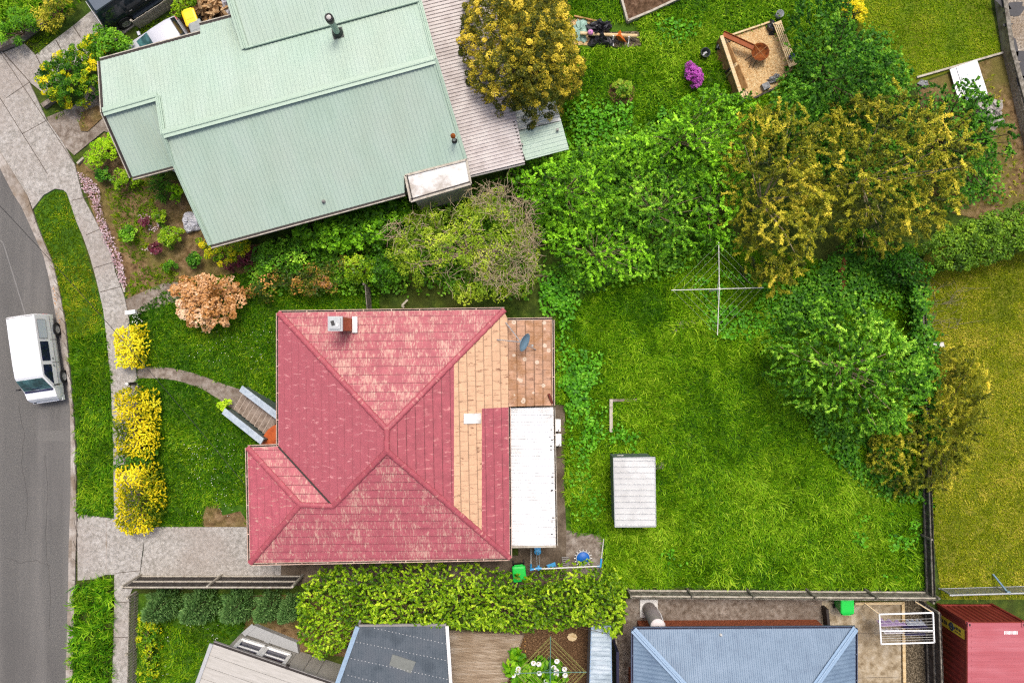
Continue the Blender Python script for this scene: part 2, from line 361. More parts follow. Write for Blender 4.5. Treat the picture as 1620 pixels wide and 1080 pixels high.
M['rust'] = surf('rust', [srgb(96, 48, 14, K), srgb(140, 72, 22, K), srgb(164, 92, 36, K)], 5, None, 0.8, 0.2, 40)
M['cont_top'] = surf('cont_top', [srgb(184, 96, 104, K), srgb(194, 108, 116, K), srgb(204, 122, 130, K)], 0.9, (srgb(186, 92, 98, K), 0.6, 0.5), 0.5, stretch=(0.25, 3, 1))
M['cont_side'] = surf('cont_side', [srgb(124, 42, 36, K), srgb(146, 54, 46, K), srgb(160, 68, 58, K)], 1.0, (srgb(126, 48, 34, K), 0.8, 0.6), 0.6, stretch=(1, 1, 0.4))
M['yellow'] = flat('yellow', srgb(240, 196, 20, K), 0.5, var=0.05)
M['sign_yellow'] = flat('sign_yellow', srgb(236, 200, 60, K), 0.5, var=0.05)
M['bin_yellow'] = flat('bin_yellow', srgb(255, 206, 0, 0.9), 0.4, var=0.03)
M['bin_green'] = flat('bin_green', srgb(20, 205, 70, 0.8), 0.4, var=0.03)
M['bin_dark'] = flat('bin_dark', srgb(34, 44, 40, K), 0.5)
M['bin_grey'] = flat('bin_grey', srgb(160, 168, 168, K), 0.5)
M['car_white'] = flat('car_white', (0.82, 0.83, 0.84, 1), 0.25, var=0.01, spec=0.5)
M['car_silver'] = flat('car_silver', srgb(222, 224, 232, K), 0.25, 0.1, var=0.02)
M['car_dark'] = flat('car_dark', srgb(30, 46, 54, K), 0.22, 0.0, var=0.05)
M['car_roof_dark'] = flat('car_roof_dark', srgb(96, 108, 120, K), 0.3, 0.2, var=0.04)
def glass(name, c):
    m, t, bs, out = newmat(name); bs.inputs['Base Color'].default_value = c; bs.inputs['Roughness'].default_value = 0.06; bs.inputs['Specular IOR Level'].default_value = 0.6
    n = noise(t, pos_of(t), 3, 3); r = ramp(t, [tuple(x * 0.55 for x in c[:3]) + (1,), c, tuple(min(1, x * 1.6) for x in c[:3]) + (1,)], [0.35, 0.5, 0.65]); t.links.new(n.outputs[0], r.inputs[0]); t.links.new(r.outputs[0], bs.inputs['Base Color'])
    return m
M['glass'] = glass('glass', srgb(36, 44, 48, 0.8)); M['glass_green'] = glass('glass_green', srgb(70, 110, 112, 0.8)); M['glass_blue'] = glass('glass_blue', srgb(28, 30, 64, 0.8))
M['chrome'] = flat('chrome', (0.6, 0.6, 0.6, 1), 0.25, 0.9)
M['alloy'] = flat('alloy', srgb(190, 190, 186, K), 0.4, 0.2)
M['lamp_red'] = flat('lamp_red', srgb(200, 30, 24, K), 0.3)
M['dish'] = flat('dish', srgb(128, 160, 180, K), 0.5, var=0.05)
M['swing_blue'] = flat('swing_blue', srgb(70, 168, 226, K), 0.45, var=0.05)
M['tramp_blue'] = flat('tramp_blue', srgb(10, 106, 200, K), 0.5, var=0.06)
M['pole_white'] = flat('pole_white', srgb(226, 224, 216, K), 0.5, var=0.05)
M['cloth_purple'] = flat('cloth_purple', srgb(196, 168, 214, K), 0.9, var=0.08)
M['cloth_grey'] = flat('cloth_grey', srgb(190, 196, 210, K), 0.9, var=0.08)
M['cloth_navy'] = flat('cloth_navy', srgb(52, 46, 92, K), 0.9)
M['cloth_white'] = flat('cloth_white', srgb(226, 222, 226, K), 0.9, var=0.05)
M['tarp_black'] = flat('tarp_black', srgb(48, 48, 54, K), 0.45, var=0.25)
M['tarp_white'] = flat('tarp_white', srgb(232, 232, 238, K), 0.5, var=0.06)
M['orange'] = flat('orange', srgb(222, 110, 24, K), 0.6)
M['pink'] = flat('pink', srgb(226, 150, 206, K), 0.5)
M['teal'] = flat('teal', srgb(160, 196, 180, K), 0.6)
M['bark'] = surf('bark', [srgb(70, 54, 38, K), srgb(108, 88, 66, K), srgb(140, 122, 98, K)], 8, None, 0.95, 0.5, 30)
M['bark_rust'] = surf('bark_rust', [srgb(96, 58, 24, K), srgb(128, 84, 40, K), srgb(150, 110, 64, K)], 8, None, 0.95, 0.5, 30)
M['twig'] = surf('twig', [srgb(150, 130, 98, K), srgb(184, 164, 130, K), srgb(206, 190, 160, K)], 6, None, 0.95)
M['wood_split'] = surf('wood_split', [srgb(176, 132, 84, K), srgb(212, 172, 124, K), srgb(230, 200, 158, K)], 8, None, 0.9)
M['rock'] = surf('rock', [srgb(110, 112, 114, K), srgb(150, 152, 154, K), srgb(186, 188, 190, K)], 7, None, 0.9, 0.5, 20)
M['cable'] = flat('cable', (0.015, 0.015, 0.015, 1), 0.7)
LK = 1.15
def L(*cs): return [tuple(x * f for x, f in zip(srgb(*c, LK)[:3], (1.08, 1.0, 0.55))) + (1,) for c in cs]
def LB(*cs, k=1.12): return [tuple(min(1, x * k) for x in c[:3]) + (1,) for c in L(*cs)]
def LF(*cs): return [srgb(*c, 0.95) for c in cs]

# ------------------------------------------------------------------ vegetation library (numpy)
def rng_(s): return np.random.default_rng(s)
_lat = rng_(99).random((16, 128, 128))
def vnoise(x, y, scale, seed=0):
    g = _lat[seed % 16]; u, v = x / scale + seed * 7.3 + 500, y / scale + seed * 3.1 + 500
    i, j = np.floor(u).astype(int), np.floor(v).astype(int); fu, fv = u - i, v - j
    fu = fu * fu * (3 - 2 * fu); fv = fv * fv * (3 - 2 * fv); i0, i1, j0, j1 = i % 128, (i + 1) % 128, j % 128, (j + 1) % 128
    return (g[i0, j0] * (1 - fu) + g[i1, j0] * fu) * (1 - fv) + (g[i0, j1] * (1 - fu) + g[i1, j1] * fu) * fv
def fbm(x, y, scale, seed=0): return 0.55 * vnoise(x, y, scale, seed) + 0.3 * vnoise(x, y, scale / 2.1, seed + 1) + 0.15 * vnoise(x, y, scale / 4.3, seed + 2)
def pw(pts, z=0.0):
    s = FP / (CH - z); a = np.array([(p[0], p[1]) for p in pts], float); return np.stack([(a[:, 0] - 810) / s, (540 - a[:, 1]) / s], 1)
def inside(P, x, y):
    r = np.zeros(len(x), bool); n = len(P)
    for i in range(n):
        x0, y0 = P[i]; x1, y1 = P[(i + 1) % n]
        c = (y0 > y) != (y1 > y)
        if y1 != y0: r ^= c & (x < (x1 - x0) * (y - y0) / (y1 - y0) + x0)
    return r
def edge_dist(P, x, y):
    d = np.full(len(x), 1e9); n = len(P)
    for i in range(n):
        a, b = P[i], P[(i + 1) % n]; ab = b - a; L2 = max(ab @ ab, 1e-9)
        t = np.clip(((x - a[0]) * ab[0] + (y - a[1]) * ab[1]) / L2, 0, 1)
        d = np.minimum(d, np.hypot(x - a[0] - t * ab[0], y - a[1] - t * ab[1]))
    return d
def scatter(P, n, rg, excl=()):
    lo, hi = P.min(0), P.max(0); A = (hi - lo).prod(); out = []
    if n <= 0: return np.zeros((0, 2))
    x = rg.uniform(lo[0], hi[0], n); y = rg.uniform(lo[1], hi[1], n); k = inside(P, x, y)
    for e in excl: k &= ~inside(e, x, y)
    return np.stack([x[k], y[k]], 1)
def bbox_area(P): return float((P.max(0) - P.min(0)).prod())
def unit(v): return v / np.maximum(np.linalg.norm(v, axis=-1, keepdims=True), 1e-9)
def kites(P, N, Ln, Wd, rg, T=None):
    """flat leaf faces at P facing N; T = leaf direction (random in-plane when None)"""
    n = len(P)
    if T is None: T = rg.normal(size=(n, 3))
    T = unit(T - N * (T * N).sum(1, keepdims=True)); B = np.cross(N, T)
    Ln = np.asarray(Ln).reshape(-1, 1); Wd = np.asarray(Wd).reshape(-1, 1)
    V = np.stack([P - T * Ln * 0.5, P + B * Wd * 0.5 - T * Ln * 0.06 + N * Wd * 0.12, P + T * Ln * 0.5, P - B * Wd * 0.5 - T * Ln * 0.06 + N * Wd * 0.12], 1)
    return V
def np_obj(name, V, tint, mat, parent=None):
    n, k = V.shape[:2]; me = bpy.data.meshes.new(name)
    o = np.array(org(parent)) if parent is not None else np.zeros(3)
    v = (V - o).reshape(-1, 3).astype(np.float32)
    me.vertices.add(n * k); me.vertices.foreach_set('co', v.ravel()); me.loops.add(n * k)
    me.loops.foreach_set('vertex_index', np.arange(n * k, dtype=np.int32)); me.polygons.add(n)
    me.polygons.foreach_set('loop_start', np.arange(0, n * k, k, dtype=np.int32)); me.polygons.foreach_set('loop_total', np.full(n, k, np.int32))
    at = me.attributes.new('tint', 'FLOAT', 'POINT'); at.data.foreach_set('value', np.repeat(np.clip(tint, 0, 1), k).astype(np.float32))
    me.materials.append(mat); me.update(); ob = bpy.data.objects.new(name, me); COL.objects.link(ob)
    if parent is not None: ob.parent = parent
    return ob
def clump_centres(P, spacing, rg, maxn=4000):
    A = bbox_area(P); c = scatter(P, int(A / spacing ** 2 * 6) + 20, rg); out = np.zeros((0, 2))
    keep = []
    for p in c[:maxn * 6]:
        if keep:
            q = np.array(keep[-maxn:]); 
            if ((q - p) ** 2).sum(1).min() < (spacing * 0.8) ** 2: continue
        keep.append(p)
        if len(keep) >= maxn: break
    return np.array(keep)
def crown(poly, z0, z1, dome=1.5, clump=0.35, lpc=60, leaf=0.12, asp=0.55, seed=1, mode='broad', tint=(0.45, 0.22, 0.18, 0.25), lump=0.4, under=0.5, gap=0.0, spread=1.0, pscale=1.2, inset=0.25, top=None, dirv=None, rough_=0.22):
    rg = rng_(seed); zm = z0 + (z1 - z0) * 0.6; P = pw(poly, zm)
    C = clump_centres(P, clump * 1.25 / spread, rg)
    d = edge_dist(P, C[:, 0], C[:, 1]); k = d > clump * inset; C, d = C[k], d[k]
    def H(x, y, d):
        q = np.minimum(d / dome, 1); return z0 + (z1 - z0) * (np.sqrt(np.maximum(1 - (1 - q) ** 2, 0)) * 0.8 + 0.2) * (1 - rough_ + 2 * rough_ * fbm(x, y, max(dome * 0.7, .5), seed))
    h = H(C[:, 0], C[:, 1], d)
    if gap: 
        g = vnoise(C[:, 0], C[:, 1], clump * 3.2, seed + 5); kk = g > gap; 
    else: kk = np.ones(len(C), bool)
    topc = np.column_stack([C, h + rg.uniform(-lump, lump * 0.4, len(C))])[kk]; dt = d[kk]
    nu = int(len(C) * under); ii = rg.integers(0, len(C), nu)
    low = np.column_stack([C[ii] + rg.normal(0, clump * 0.4, (nu, 2)), z0 * 0.4 + (h[ii] - z0 * 0.4) * rg.uniform(0.2, 0.75, nu)])
    CC = np.concatenate([topc, low]); m = np.concatenate([np.full(len(topc), lpc), np.full(nu, int(lpc * 0.6))]).astype(int)
    cen = P.mean(0); idx = np.repeat(np.arange(len(CC)), m); n = len(idx)
    r = (clump * rg.uniform(0.7, 1.3, len(CC)))[idx]
    D = rg.normal(size=(n, 3)); D[:, 2] = np.abs(D[:, 2]) * 0.9 - 0.25; D = unit(D)
    rad = r * rg.uniform(0.25, 1, n) ** 0.5
    pos = CC[idx] + D * rad[:, None] * np.array([1, 1, 0.75]); pos[:, 2] = np.maximum(pos[:, 2], 0.06)
    ct = rg.normal(0, 1, len(CC))[idx]; pt = fbm(CC[:, 0], CC[:, 1], pscale, seed + 3)[idx] - 0.5
    t = tint[0] + tint[1] * ct * 0.6 + tint[2] * rg.normal(0, 0.6, n) + tint[3] * pt * 2
    if mode == 'sprig':
        ax = rg.normal(size=(len(CC), 3)); o2 = np.column_stack([CC[:, :2] - cen, np.zeros(len(CC))]); ax = unit(unit(o2) * 0.7 + ax * np.array([1, 1, .45]) * .8 + np.array([0, 0, .35]))
        ln = (clump * rg.uniform(1.1, 2.8, len(CC)))[idx]; u = rg.uniform(-.45, .6, n); A_ = ax[idx]
        lat = unit(rg.normal(size=(n, 3))) * (clump * .42 * (1.05 - np.abs(u)) * rg.uniform(.2, 1, n))[:, None]
        pos = CC[idx] + A_ * (u * ln)[:, None] + lat; pos[:, 2] = np.maximum(pos[:, 2], .06)
        t = t + .12 * u; N = unit(np.array([0, 0, .9]) + rg.normal(0, .5, (n, 3)) + lat * 1.2)
        V = kites(pos, N, leaf * rg.uniform(0.6, 1.4, n), leaf * asp * rg.uniform(0.7, 1.3, n), rg, A_ * .7 + unit(lat) + rg.normal(0, .3, (n, 3)))
    elif mode == 'broad':
        N = unit(D * 0.5 + np.array([0, 0, 0.75]) + rg.normal(0, 0.42, (n, 3))); V = kites(pos, N, leaf * rg.uniform(0.65, 1.35, n), leaf * asp * rg.uniform(0.7, 1.3, n), rg)
    else:                                              # sprays: leaves point outwards from the clump's heart
        out = np.column_stack([CC[:, :2] - cen, np.zeros(len(CC))]); out = unit(out)[idx]
        T = unit(D + out * 0.5 + (np.array(dirv) if dirv is not None else 0) + rg.normal(0, 0.25, (n, 3))); N = unit(rg.normal(0, 0.5, (n, 3)) + np.array([0, 0, 1.0]))
        V = kites(pos, N, leaf * rg.uniform(0.6, 1.4, n), leaf * asp * rg.uniform(0.7, 1.3, n), rg, T)
    return V, t, topc
def limbs(mb, base, tips, r0, rg, n=14, droop=0.0, mi=0):
    base = Vector(base); tips = list(tips); random.Random(int(rg.integers(1e6))).shuffle(tips)
    zt = max(0.4, min(t[2] for t in tips[:n]) * 0.55) if tips else 1
    top = base + Vector((0, 0, zt)); mb.tube([base, base + Vector((0.03, 0.02, zt * 0.5)), top], [r0, r0 * 0.85, r0 * 0.7], 8, mi)
    for t in tips[:n]:
        t = Vector(t); mid = top.lerp(t, 0.5) + Vector((rg.normal(0, .12), rg.normal(0, .12), 0.12)); mb.tube([top - Vector((0, 0, 0.05)), mid, t], [r0 * 0.45, r0 * 0.28, r0 * 0.1], 5, mi, caps=False)
def plant(name, label, cat, poly, mat, z0, z1, group=None, part='crown', stem='trunk', r0=0.07, nlimb=14, base=None, bark='bark', **kw):
    V, t, tips = crown(poly, z0, z1, **kw)
    P = pw(poly, z0 + (z1 - z0) * 0.6); c = P.mean(0) if base is None else np.array(W(*base)[:2])
    o = thing(name, label, cat, (c[0], c[1], 0), group); np_obj(part, V, t, mat, o)
    mb = MB(); limbs(mb, (c[0], c[1], -0.05), tips.tolist(), r0, rng_(kw.get('seed', 1) + 50), nlimb); mb.build(stem, M[bark], o)
    return o
def blossoms(o, name, tips_poly, z0, z1, n, size, mat, seed, dome=1.0, asp=0.9, dz=0.1):
    rg = rng_(seed); P = pw(tips_poly, z0 + (z1 - z0) * 0.6); c = scatter(P, n, rg); d = edge_dist(P, c[:, 0], c[:, 1]); q = np.minimum(d / dome, 1)
    z = z0 + (z1 - z0) * (np.sqrt(np.maximum(1 - (1 - q) ** 2, 0)) * 0.8 + 0.2) * (0.78 + 0.44 * vnoise(c[:, 0], c[:, 1], max(dome * 0.8, .5), seed)) + dz * rg.uniform(0.2, 1.2, len(c))
    pos = np.column_stack([c, z]); N = unit(np.array([0, 0, 1.0]) + rg.normal(0, 0.45, (len(c), 3)))
    return np_obj(name, kites(pos, N, size * rg.uniform(0.6, 1.4, len(c)), size * asp * rg.uniform(0.6, 1.3, len(c)), rg), rg.random(len(c)), mat, o)

def grass(name, label, polys, mat, dens, length, width, seed, lean=0.75, flow=2.5, tint=(0.5, 0.3, 0.16), pscale=2.5, excl=(), tuft=1, bend=0.35, wild=0.5, tb=0.0):
    rg = rng_(seed); Vs, ts = [], []; ex = [pw(e) for e in excl]
    for pl in polys:
        P = pw(pl); c = scatter(P, int(bbox_area(P) * dens / tuft), rg, ex)
        if tuft > 1: c = np.repeat(c, tuft, 0) + rg.normal(0, 0.035, (len(c) * tuft, 2))
        n = len(c); x, y = c[:, 0], c[:, 1]
        a = (fbm(x, y, flow, seed) - 0.5) * 4 * math.pi + rg.normal(0, wild, n); big = fbm(x, y, pscale, seed + 4)
        Ln = length * rg.uniform(0.55, 1.35, n) * (0.55 + 0.9 * big); ln = np.clip(lean + rg.normal(0, 0.16, n), 0.1, 0.97)
        dr = np.column_stack([np.cos(a), np.sin(a), np.zeros(n)]); sd_ = np.column_stack([-np.sin(a), np.cos(a), np.zeros(n)])
        base = np.column_stack([c, np.full(n, -0.01)]); w = (width * rg.uniform(0.6, 1.4, n))[:, None]
        rise = np.sqrt(1 - ln ** 2)
        mid = base + dr * (Ln * ln * 0.4)[:, None] + np.array([0, 0, 1.0]) * (Ln * (rise * 0.6 + 0.15))[:, None]
        tip = base + dr * (Ln * ln)[:, None] + np.array([0, 0, 1.0]) * (Ln * rise * (1 - bend) + 0.02)[:, None]
        Vs.append(np.stack([base - sd_ * w * 0.5, mid - sd_ * w * 0.45, tip, mid + sd_ * w * 0.45, base + sd_ * w * 0.5], 1)); ts.append(tint[0] + tint[1] * (big - 0.5) * 2 + tint[2] * rg.normal(0, 1, n) + tb * (vnoise(x, y, 0.45, seed + 7) - .5))
    o = np_obj(name, np.concatenate(Vs), np.concatenate(ts), mat); return tag(o, label, None, None, 'stuff')
def weeds(name, label, polys, mat, dens, size, z, seed, patch=0.0, asp=0.9, tint=(0.5, 0.25, 0.2), tilt=0.35, feather=0.9):
    rg = rng_(seed); Vs, ts = [], []
    for pl in polys:
        P = pw(pl); c = scatter(P, int(bbox_area(P) * dens), rg)
        if patch: c = c[fbm(c[:, 0], c[:, 1], 1.3, seed) > patch]
        ed = edge_dist(P, c[:, 0], c[:, 1]); c = c[ed > feather * rg.random(len(c)) * (0.3 + 1.4 * vnoise(c[:, 0], c[:, 1], .7, seed + 6))]
        n = len(c); h = z * (0.25 + 1.1 * fbm(c[:, 0], c[:, 1], 0.7, seed + 2)) * rg.uniform(0.5, 1.1, n)
        N = unit(np.array([0, 0, 1.0]) + rg.normal(0, tilt, (n, 3)))
        Vs.append(kites(np.column_stack([c, h + 0.03]), N, size * rg.uniform(0.6, 1.4, n), size * asp * rg.uniform(0.6, 1.3, n), rg)); ts.append(tint[0] + tint[1] * (fbm(c[:, 0], c[:, 1], .5, seed + 3) - .5) * 2 + tint[2] * rg.normal(0, 0.7, n))
    return tag(np_obj(name, np.concatenate(Vs), np.concatenate(ts), mat), label, None, None, 'stuff')

# ------------------------------------------------------------------ the setting
HE = 250
struct('ground', MB().face([(-HE, -HE, -0.02), (HE, -HE, -0.02), (HE, HE, -0.02), (-HE, HE, -0.02)]), M['ground'], 'rough grassy earth under the gardens')
ROADE = [(-220, 40), (-90, 160), (-30, 225), (0, 266), (21, 307), (34, 327), (54, 371), (69, 405), (78, 441), (86, 485), (92, 520), (98, 560), (108, 620), (111, 645), (112, 700), (112, 780), (109, 860), (108, 935), (106, 1010), (104, 1080), (98, 1400)]
struct('road', MB().sheet(Ws(ROADE + [(-400, 1400), (-400, -100)], 0.0)), M['asphalt'], 'grey asphalt street curving along the kerb')
mb = MB()
for a, b, w in (((5, 384), (40, 497), 0.06), ((-60, 330), (5, 384), .05)):
    p, q = W(*a, 0.004), W(*b, 0.004); mb.bar(p, q, w, 0.004)
mb.prism(Ws([(60, 682), (111, 680), (111, 698), (59, 697)]), 0, 0.006, 1)
for pl in ([(30, 640), (38, 690), (34, 730), (44, 790), (40, 850)], [(70, 720), (76, 780), (72, 860), (80, 930), (76, 1010)], [(8, 880), (30, 890), (58, 886), (84, 896)]):
    rr_ = random.Random(pl[0][0]); q_ = []
    for (x0, y0), (x1, y1) in zip(pl[:-1], pl[1:]): q_ += [W(x0 + (x1 - x0) * k / 5 + rr_.uniform(-1.2, 1.2), y0 + (y1 - y0) * k / 5 + rr_.uniform(-1.2, 1.2), .004) for k in range(5)]
    for a, b in zip(q_[:-1], q_[1:]): mb.bar(a, b, .016, .004, 2)
struct('road_patch', mb, [flat('patch_line', srgb(132, 130, 127, K), .9), surf('patch_grey', [srgb(104, 102, 99, K), srgb(120, 118, 114, K), srgb(134, 131, 127, K)], 22, None, .95), flat('crack', srgb(84, 82, 80, K), .95)], 'pale repair strips and fine cracks on the asphalt')
KERBO = [(-220, 10), (-90, 125), (-25, 205), (0, 238), (20, 270), (45, 310), (62, 361), (86, 418), (97, 467), (104, 506), (108, 545), (113, 600), (117, 640), (121, 700), (122, 780), (123, 840), (121, 880), (120, 930), (118, 1000), (116, 1080), (110, 1400)]
KERBM = [((a[0] * .35 + b[0] * .65), (a[1] * .35 + b[1] * .65)) for a, b in zip(ROADE, KERBO)]
mb = MB(); mb.prism(Ws(ROADE + KERBO[::-1]), -0.1, 0.02); mb.prism(Ws([((a[0] * .45 + b[0] * .55), (a[1] * .45 + b[1] * .55)) for a, b in zip(ROADE, KERBO)] + KERBO[::-1]), -0.1, 0.11)
for i in range(5, len(KERBO) - 1):
    for t in (0.2, 0.75):
        a = W(*[KERBO[i][j] * (1 - t) + KERBO[i + 1][j] * t for j in (0, 1)], 0.112); r = W(*[ROADE[i][j] * (1 - t) + ROADE[i + 1][j] * t for j in (0, 1)], 0.112); mb.bar(a, a.lerp(r, 0.5), 0.025, 0.006, 1)
struct('kerb', mb, [M['kerb'], M['joint']], 'pale concrete kerb and gutter along the street')
FOOT = [(-120, -60), (-40, 30), (0, 78), (47, 130), (75, 190), (100, 225), (119, 260), (132, 312), (150, 345), (179, 405), (183, 430), (197, 467), (203, 495), (208, 520), (213, 560), (218, 600), (223, 640), (228, 700), (229, 850), (222, 905), (207, 938), (205, 1000), (203, 1080), (200, 1400), (174, 1400), (178, 1080), (181, 1000), (182, 938), (182, 850), (180, 700), (176, 600), (168, 520), (165, 493), (161, 475), (153, 441), (143, 405), (132, 374), (122, 351), (114, 327), (107, 306), (101, 301), (88, 299), (70, 309), (53, 331), (45, 310), (20, 270), (0, 238), (-25, 205), (-90, 125), (-220, 10)]
mb = MB(); mb.prism(Ws(FOOT), -0.1, 0.07)
for a, b in (((114, 317), (146, 310)), ((136, 372), (168, 358)), ((148, 424), (181, 414)), ((158, 462), (196, 452)), ((182, 560), (213, 556)), ((183, 640), (223, 638)), ((183, 906), (222, 902)), ((181, 953), (207, 951)), ((181, 1008), (204, 1007)), ((0, 82), (120, 262)), ((0, 155), (75, 275)), ((47, 130), (10, 155)), ((75, 190), (35, 212))):
    mb.bar(W(*a, 0.071), W(*b, 0.071), 0.03, 0.004, 1)
struct('footpath', mb, [M['concrete'], M['joint']], 'worn pale concrete footpath between the verge and the gardens')
mb = MB(); mb.prism(Ws([(123, 812), (182, 820), (182, 908), (168, 908), (150, 915), (124, 917)]), -0.1, 0.066); mb.bar(W(168, 822, .067), W(168, 906, .067), 0.05, 0.004, 1)
struct('driveway_apron', mb, [M['concrete'], M['kerb']], 'concrete crossover from the kerb to the driveway')
mb = MB(); mb.prism(Ws([(229, 833), (445, 833), (445, 910), (222, 910), (228, 870)]), -0.1, 0.05)
struct('driveway', mb, M['concrete'], 'concrete driveway beside the red roofed house')
mb = MB(); mb.prism(Ws([(6, 84), (40, 70), (57, 88), (88, 63), (116, 42), (150, 14), (205, -70), (360, -70), (262, 2), (212, 42), (165, 80), (110, 112), (75, 152), (47, 130)]), -0.1, 0.05)
for a, b in (((57, 88), (66, 106)), ((88, 63), (99, 83)), ((116, 42), (128, 60)), ((6, 84), (47, 130))): mb.bar(W(*a, 0.052), W(*b, 0.052), 0.04, 0.004, 1)
struct('neighbour_driveway', mb, [M['concrete'], M['joint']], 'slab driveway under the dark four wheel drive')
mb = MB(); mb.prism(Ws([(75, 186), (118, 168), (150, 128), (185, 110), (300, 70), (300, 250), (165, 208), (118, 246), (84, 214)]), -0.1, 0.045)
struct('house_path', mb, M['concrete_old'], 'brownish concrete path below the green roofed house')
struct('path_bed', MB().prism(Ws([(126, 196), (133, 178), (155, 168), (165, 172), (165, 186), (140, 209), (130, 208)]), -0.1, 0.1), M['soil'], 'oval soil bed let into the concrete path')
FP_T = [(218, 582), (246, 580), (272, 582), (296, 587), (311, 591), (330, 598), (345, 604), (362, 610), (382, 616), (398, 624)]
FP_B = [(218, 598), (240, 598), (259, 599), (277, 601), (293, 605), (310, 611), (324, 617), (340, 627), (363, 643), (380, 655)]
struct('garden_path', MB().prism(Ws(FP_T + FP_B[::-1]), -0.1, 0.04), M['concrete_old'], 'curved concrete path from the footpath to the front steps')
struct('front_lawn', MB().sheet(Ws([(203, 500), (260, 470), (400, 415), (600, 400), (600, 500), (450, 500), (450, 710), (400, 710), (400, 833), (228, 833), (222, 640)], -0.012)), M['lawn'], 'lush front lawn of the red roofed house')
struct('verge', MB().sheet(Ws([(53, 331), (70, 309), (88, 299), (105, 303), (122, 351), (165, 493), (182, 700), (182, 822), (123, 815), (121, 700), (108, 545), (97, 467), (62, 361)], -0.012)), M['lawn'], 'strip of grass between kerb and footpath')
struct('back_lawn', MB().sheet(Ws([(860, 420), (1100, 370), (1440, 440), (1480, 800), (1470, 940), (955, 925), (950, 845), (880, 840), (880, 500)], -0.012)), M['lawn'], 'overgrown back lawn behind the red roofed house')
struct('neighbour_lawn', MB().sheet(Ws([(890, -60), (1330, -60), (1300, 180), (1150, 260), (900, 270)], -0.010)), M['lawn'], 'long grass yard behind the green roofed house')
struct('dry_lawn', MB().sheet(Ws([(1440, 400), (1800, 300), (1800, 948), (1490, 948), (1470, 800), (1445, 600)], -0.012)), M['lawn_olive'], 'dry olive lawn beyond the side fence')
struct('corner_lawn', MB().sheet(Ws([(1330, -60), (1555, -60), (1584, 86), (1440, 135), (1380, 150)], -0.008)), M['lawn_ne'], 'short bright lawn beside the stone retaining wall')
struct('flower_bed', MB().sheet(Ws([(119, 262), (165, 210), (215, 280), (330, 290), (345, 390), (420, 385), (420, 430), (290, 440), (205, 480), (180, 405), (150, 345)], -0.008)), M['soil'], 'bare soil garden in front of the green roofed house')
struct('bed_margin', MB().sheet(Ws([(195, 475), (258, 448), (300, 445), (300, 470), (240, 490), (203, 497)], -0.004)), M['concrete_old'], 'strip of old paving below the soil garden')
struct('side_passage', MB().prism(Ws([(440, 884), (820, 878), (820, 640), (893, 640), (895, 700), (892, 760), (896, 840), (952, 846), (955, 918), (800, 930), (440, 925)]), -0.1, 0.03), M['concrete_shaded'], 'brown concrete passage round the red roofed house, coloured dark for shade')
struct('patio', MB().prism(Ws([(896, 838), (925, 842), (952, 846), (955, 912), (895, 914)]), 0.0, 0.036), M['concrete_old'], 'stained concrete pad under the swing set')
struct('brick_house_path', MB().prism(Ws([(990, 946), (1310, 946), (1310, 1000), (1005, 1000), (1003, 1400), (966, 1400), (966, 1010), (985, 1000)]), -0.1, 0.03), M['concrete_old'], 'concrete path round the brick house')
mb = MB(); mb.prism(Ws([(1300, 950), (1424, 953), (1428, 1400), (1300, 1400)]), -0.1, 0.034); mb.bar(W(1350, 1072, .035), W(1424, 1070, .035), 0.02, 0.004, 1); mb.bar(W(1308, 1002, .035), W(1424, 1000, .035), 0.015, 0.004, 1)
struct('rear_slab', mb, [surf('slab_ochre', [srgb(140, 122, 94, K), srgb(184, 168, 140, K), srgb(206, 194, 172, K)], 2.6, (srgb(132, 114, 88, K), .6, .6), .9, .2, 50, detail=9), M['joint']], 'ochre stained concrete slab behind the brick house')
struct('gravel_strip', MB().sheet(Ws([(1424, 950), (1466, 950), (1474, 1400), (1426, 1400)], 0.012)), M['gravel_dark'], 'dark gravel strip along the paling fence')
struct('mulch_bed', MB().sheet(Ws([(795, 990), (945, 985), (945, 1400), (780, 1400)], 0.004)), M['mulch'], 'bark mulch bed under the folding clothes airer')
struct('wood_yard', MB().sheet(Ws([(268, 30), (310, -60), (385, -60), (385, 60), (330, 75), (285, 100), (200, 110), (190, 95), (262, 62)], 0.004)), M['mulch'], 'chip strewn dirt beside the green roofed house')
struct('soil_yard', MB().sheet(Ws([(1450, 135), (1586, 86), (1625, 245), (1640, 400), (1560, 350), (1480, 330)], -0.004)), M['soil'], 'dry stony soil below the retaining wall')
struct('gravel_terrace', MB().prism(Ws([(1566, -80), (1800, -80), (1800, 330), (1632, 330), (1622, 240), (1586, 84)]), -0.1, 0.55), M['gravel'], 'raised gravel terrace behind the retaining wall')
struct('bare_patch', MB().sheet(Ws([(318, 828), (326, 800), (345, 795), (352, 815), (380, 808), (392, 826), (390, 833), (325, 833)], 0.0)), M['soil'], 'bare earth at the lawn corner beside the driveway')
struct('lower_garden', MB().sheet(Ws([(216, 938), (470, 938), (470, 1000), (400, 1000), (330, 1100), (216, 1100)], -0.006)), M['lawn'], 'small lawn of the cream house behind the picket fence')
struct('conifer_bed', MB().sheet(Ws([(395, 940), (560, 940), (560, 1040), (470, 1030), (385, 1000)], -0.002)), M['soil'], 'brown soil under the cypresses')

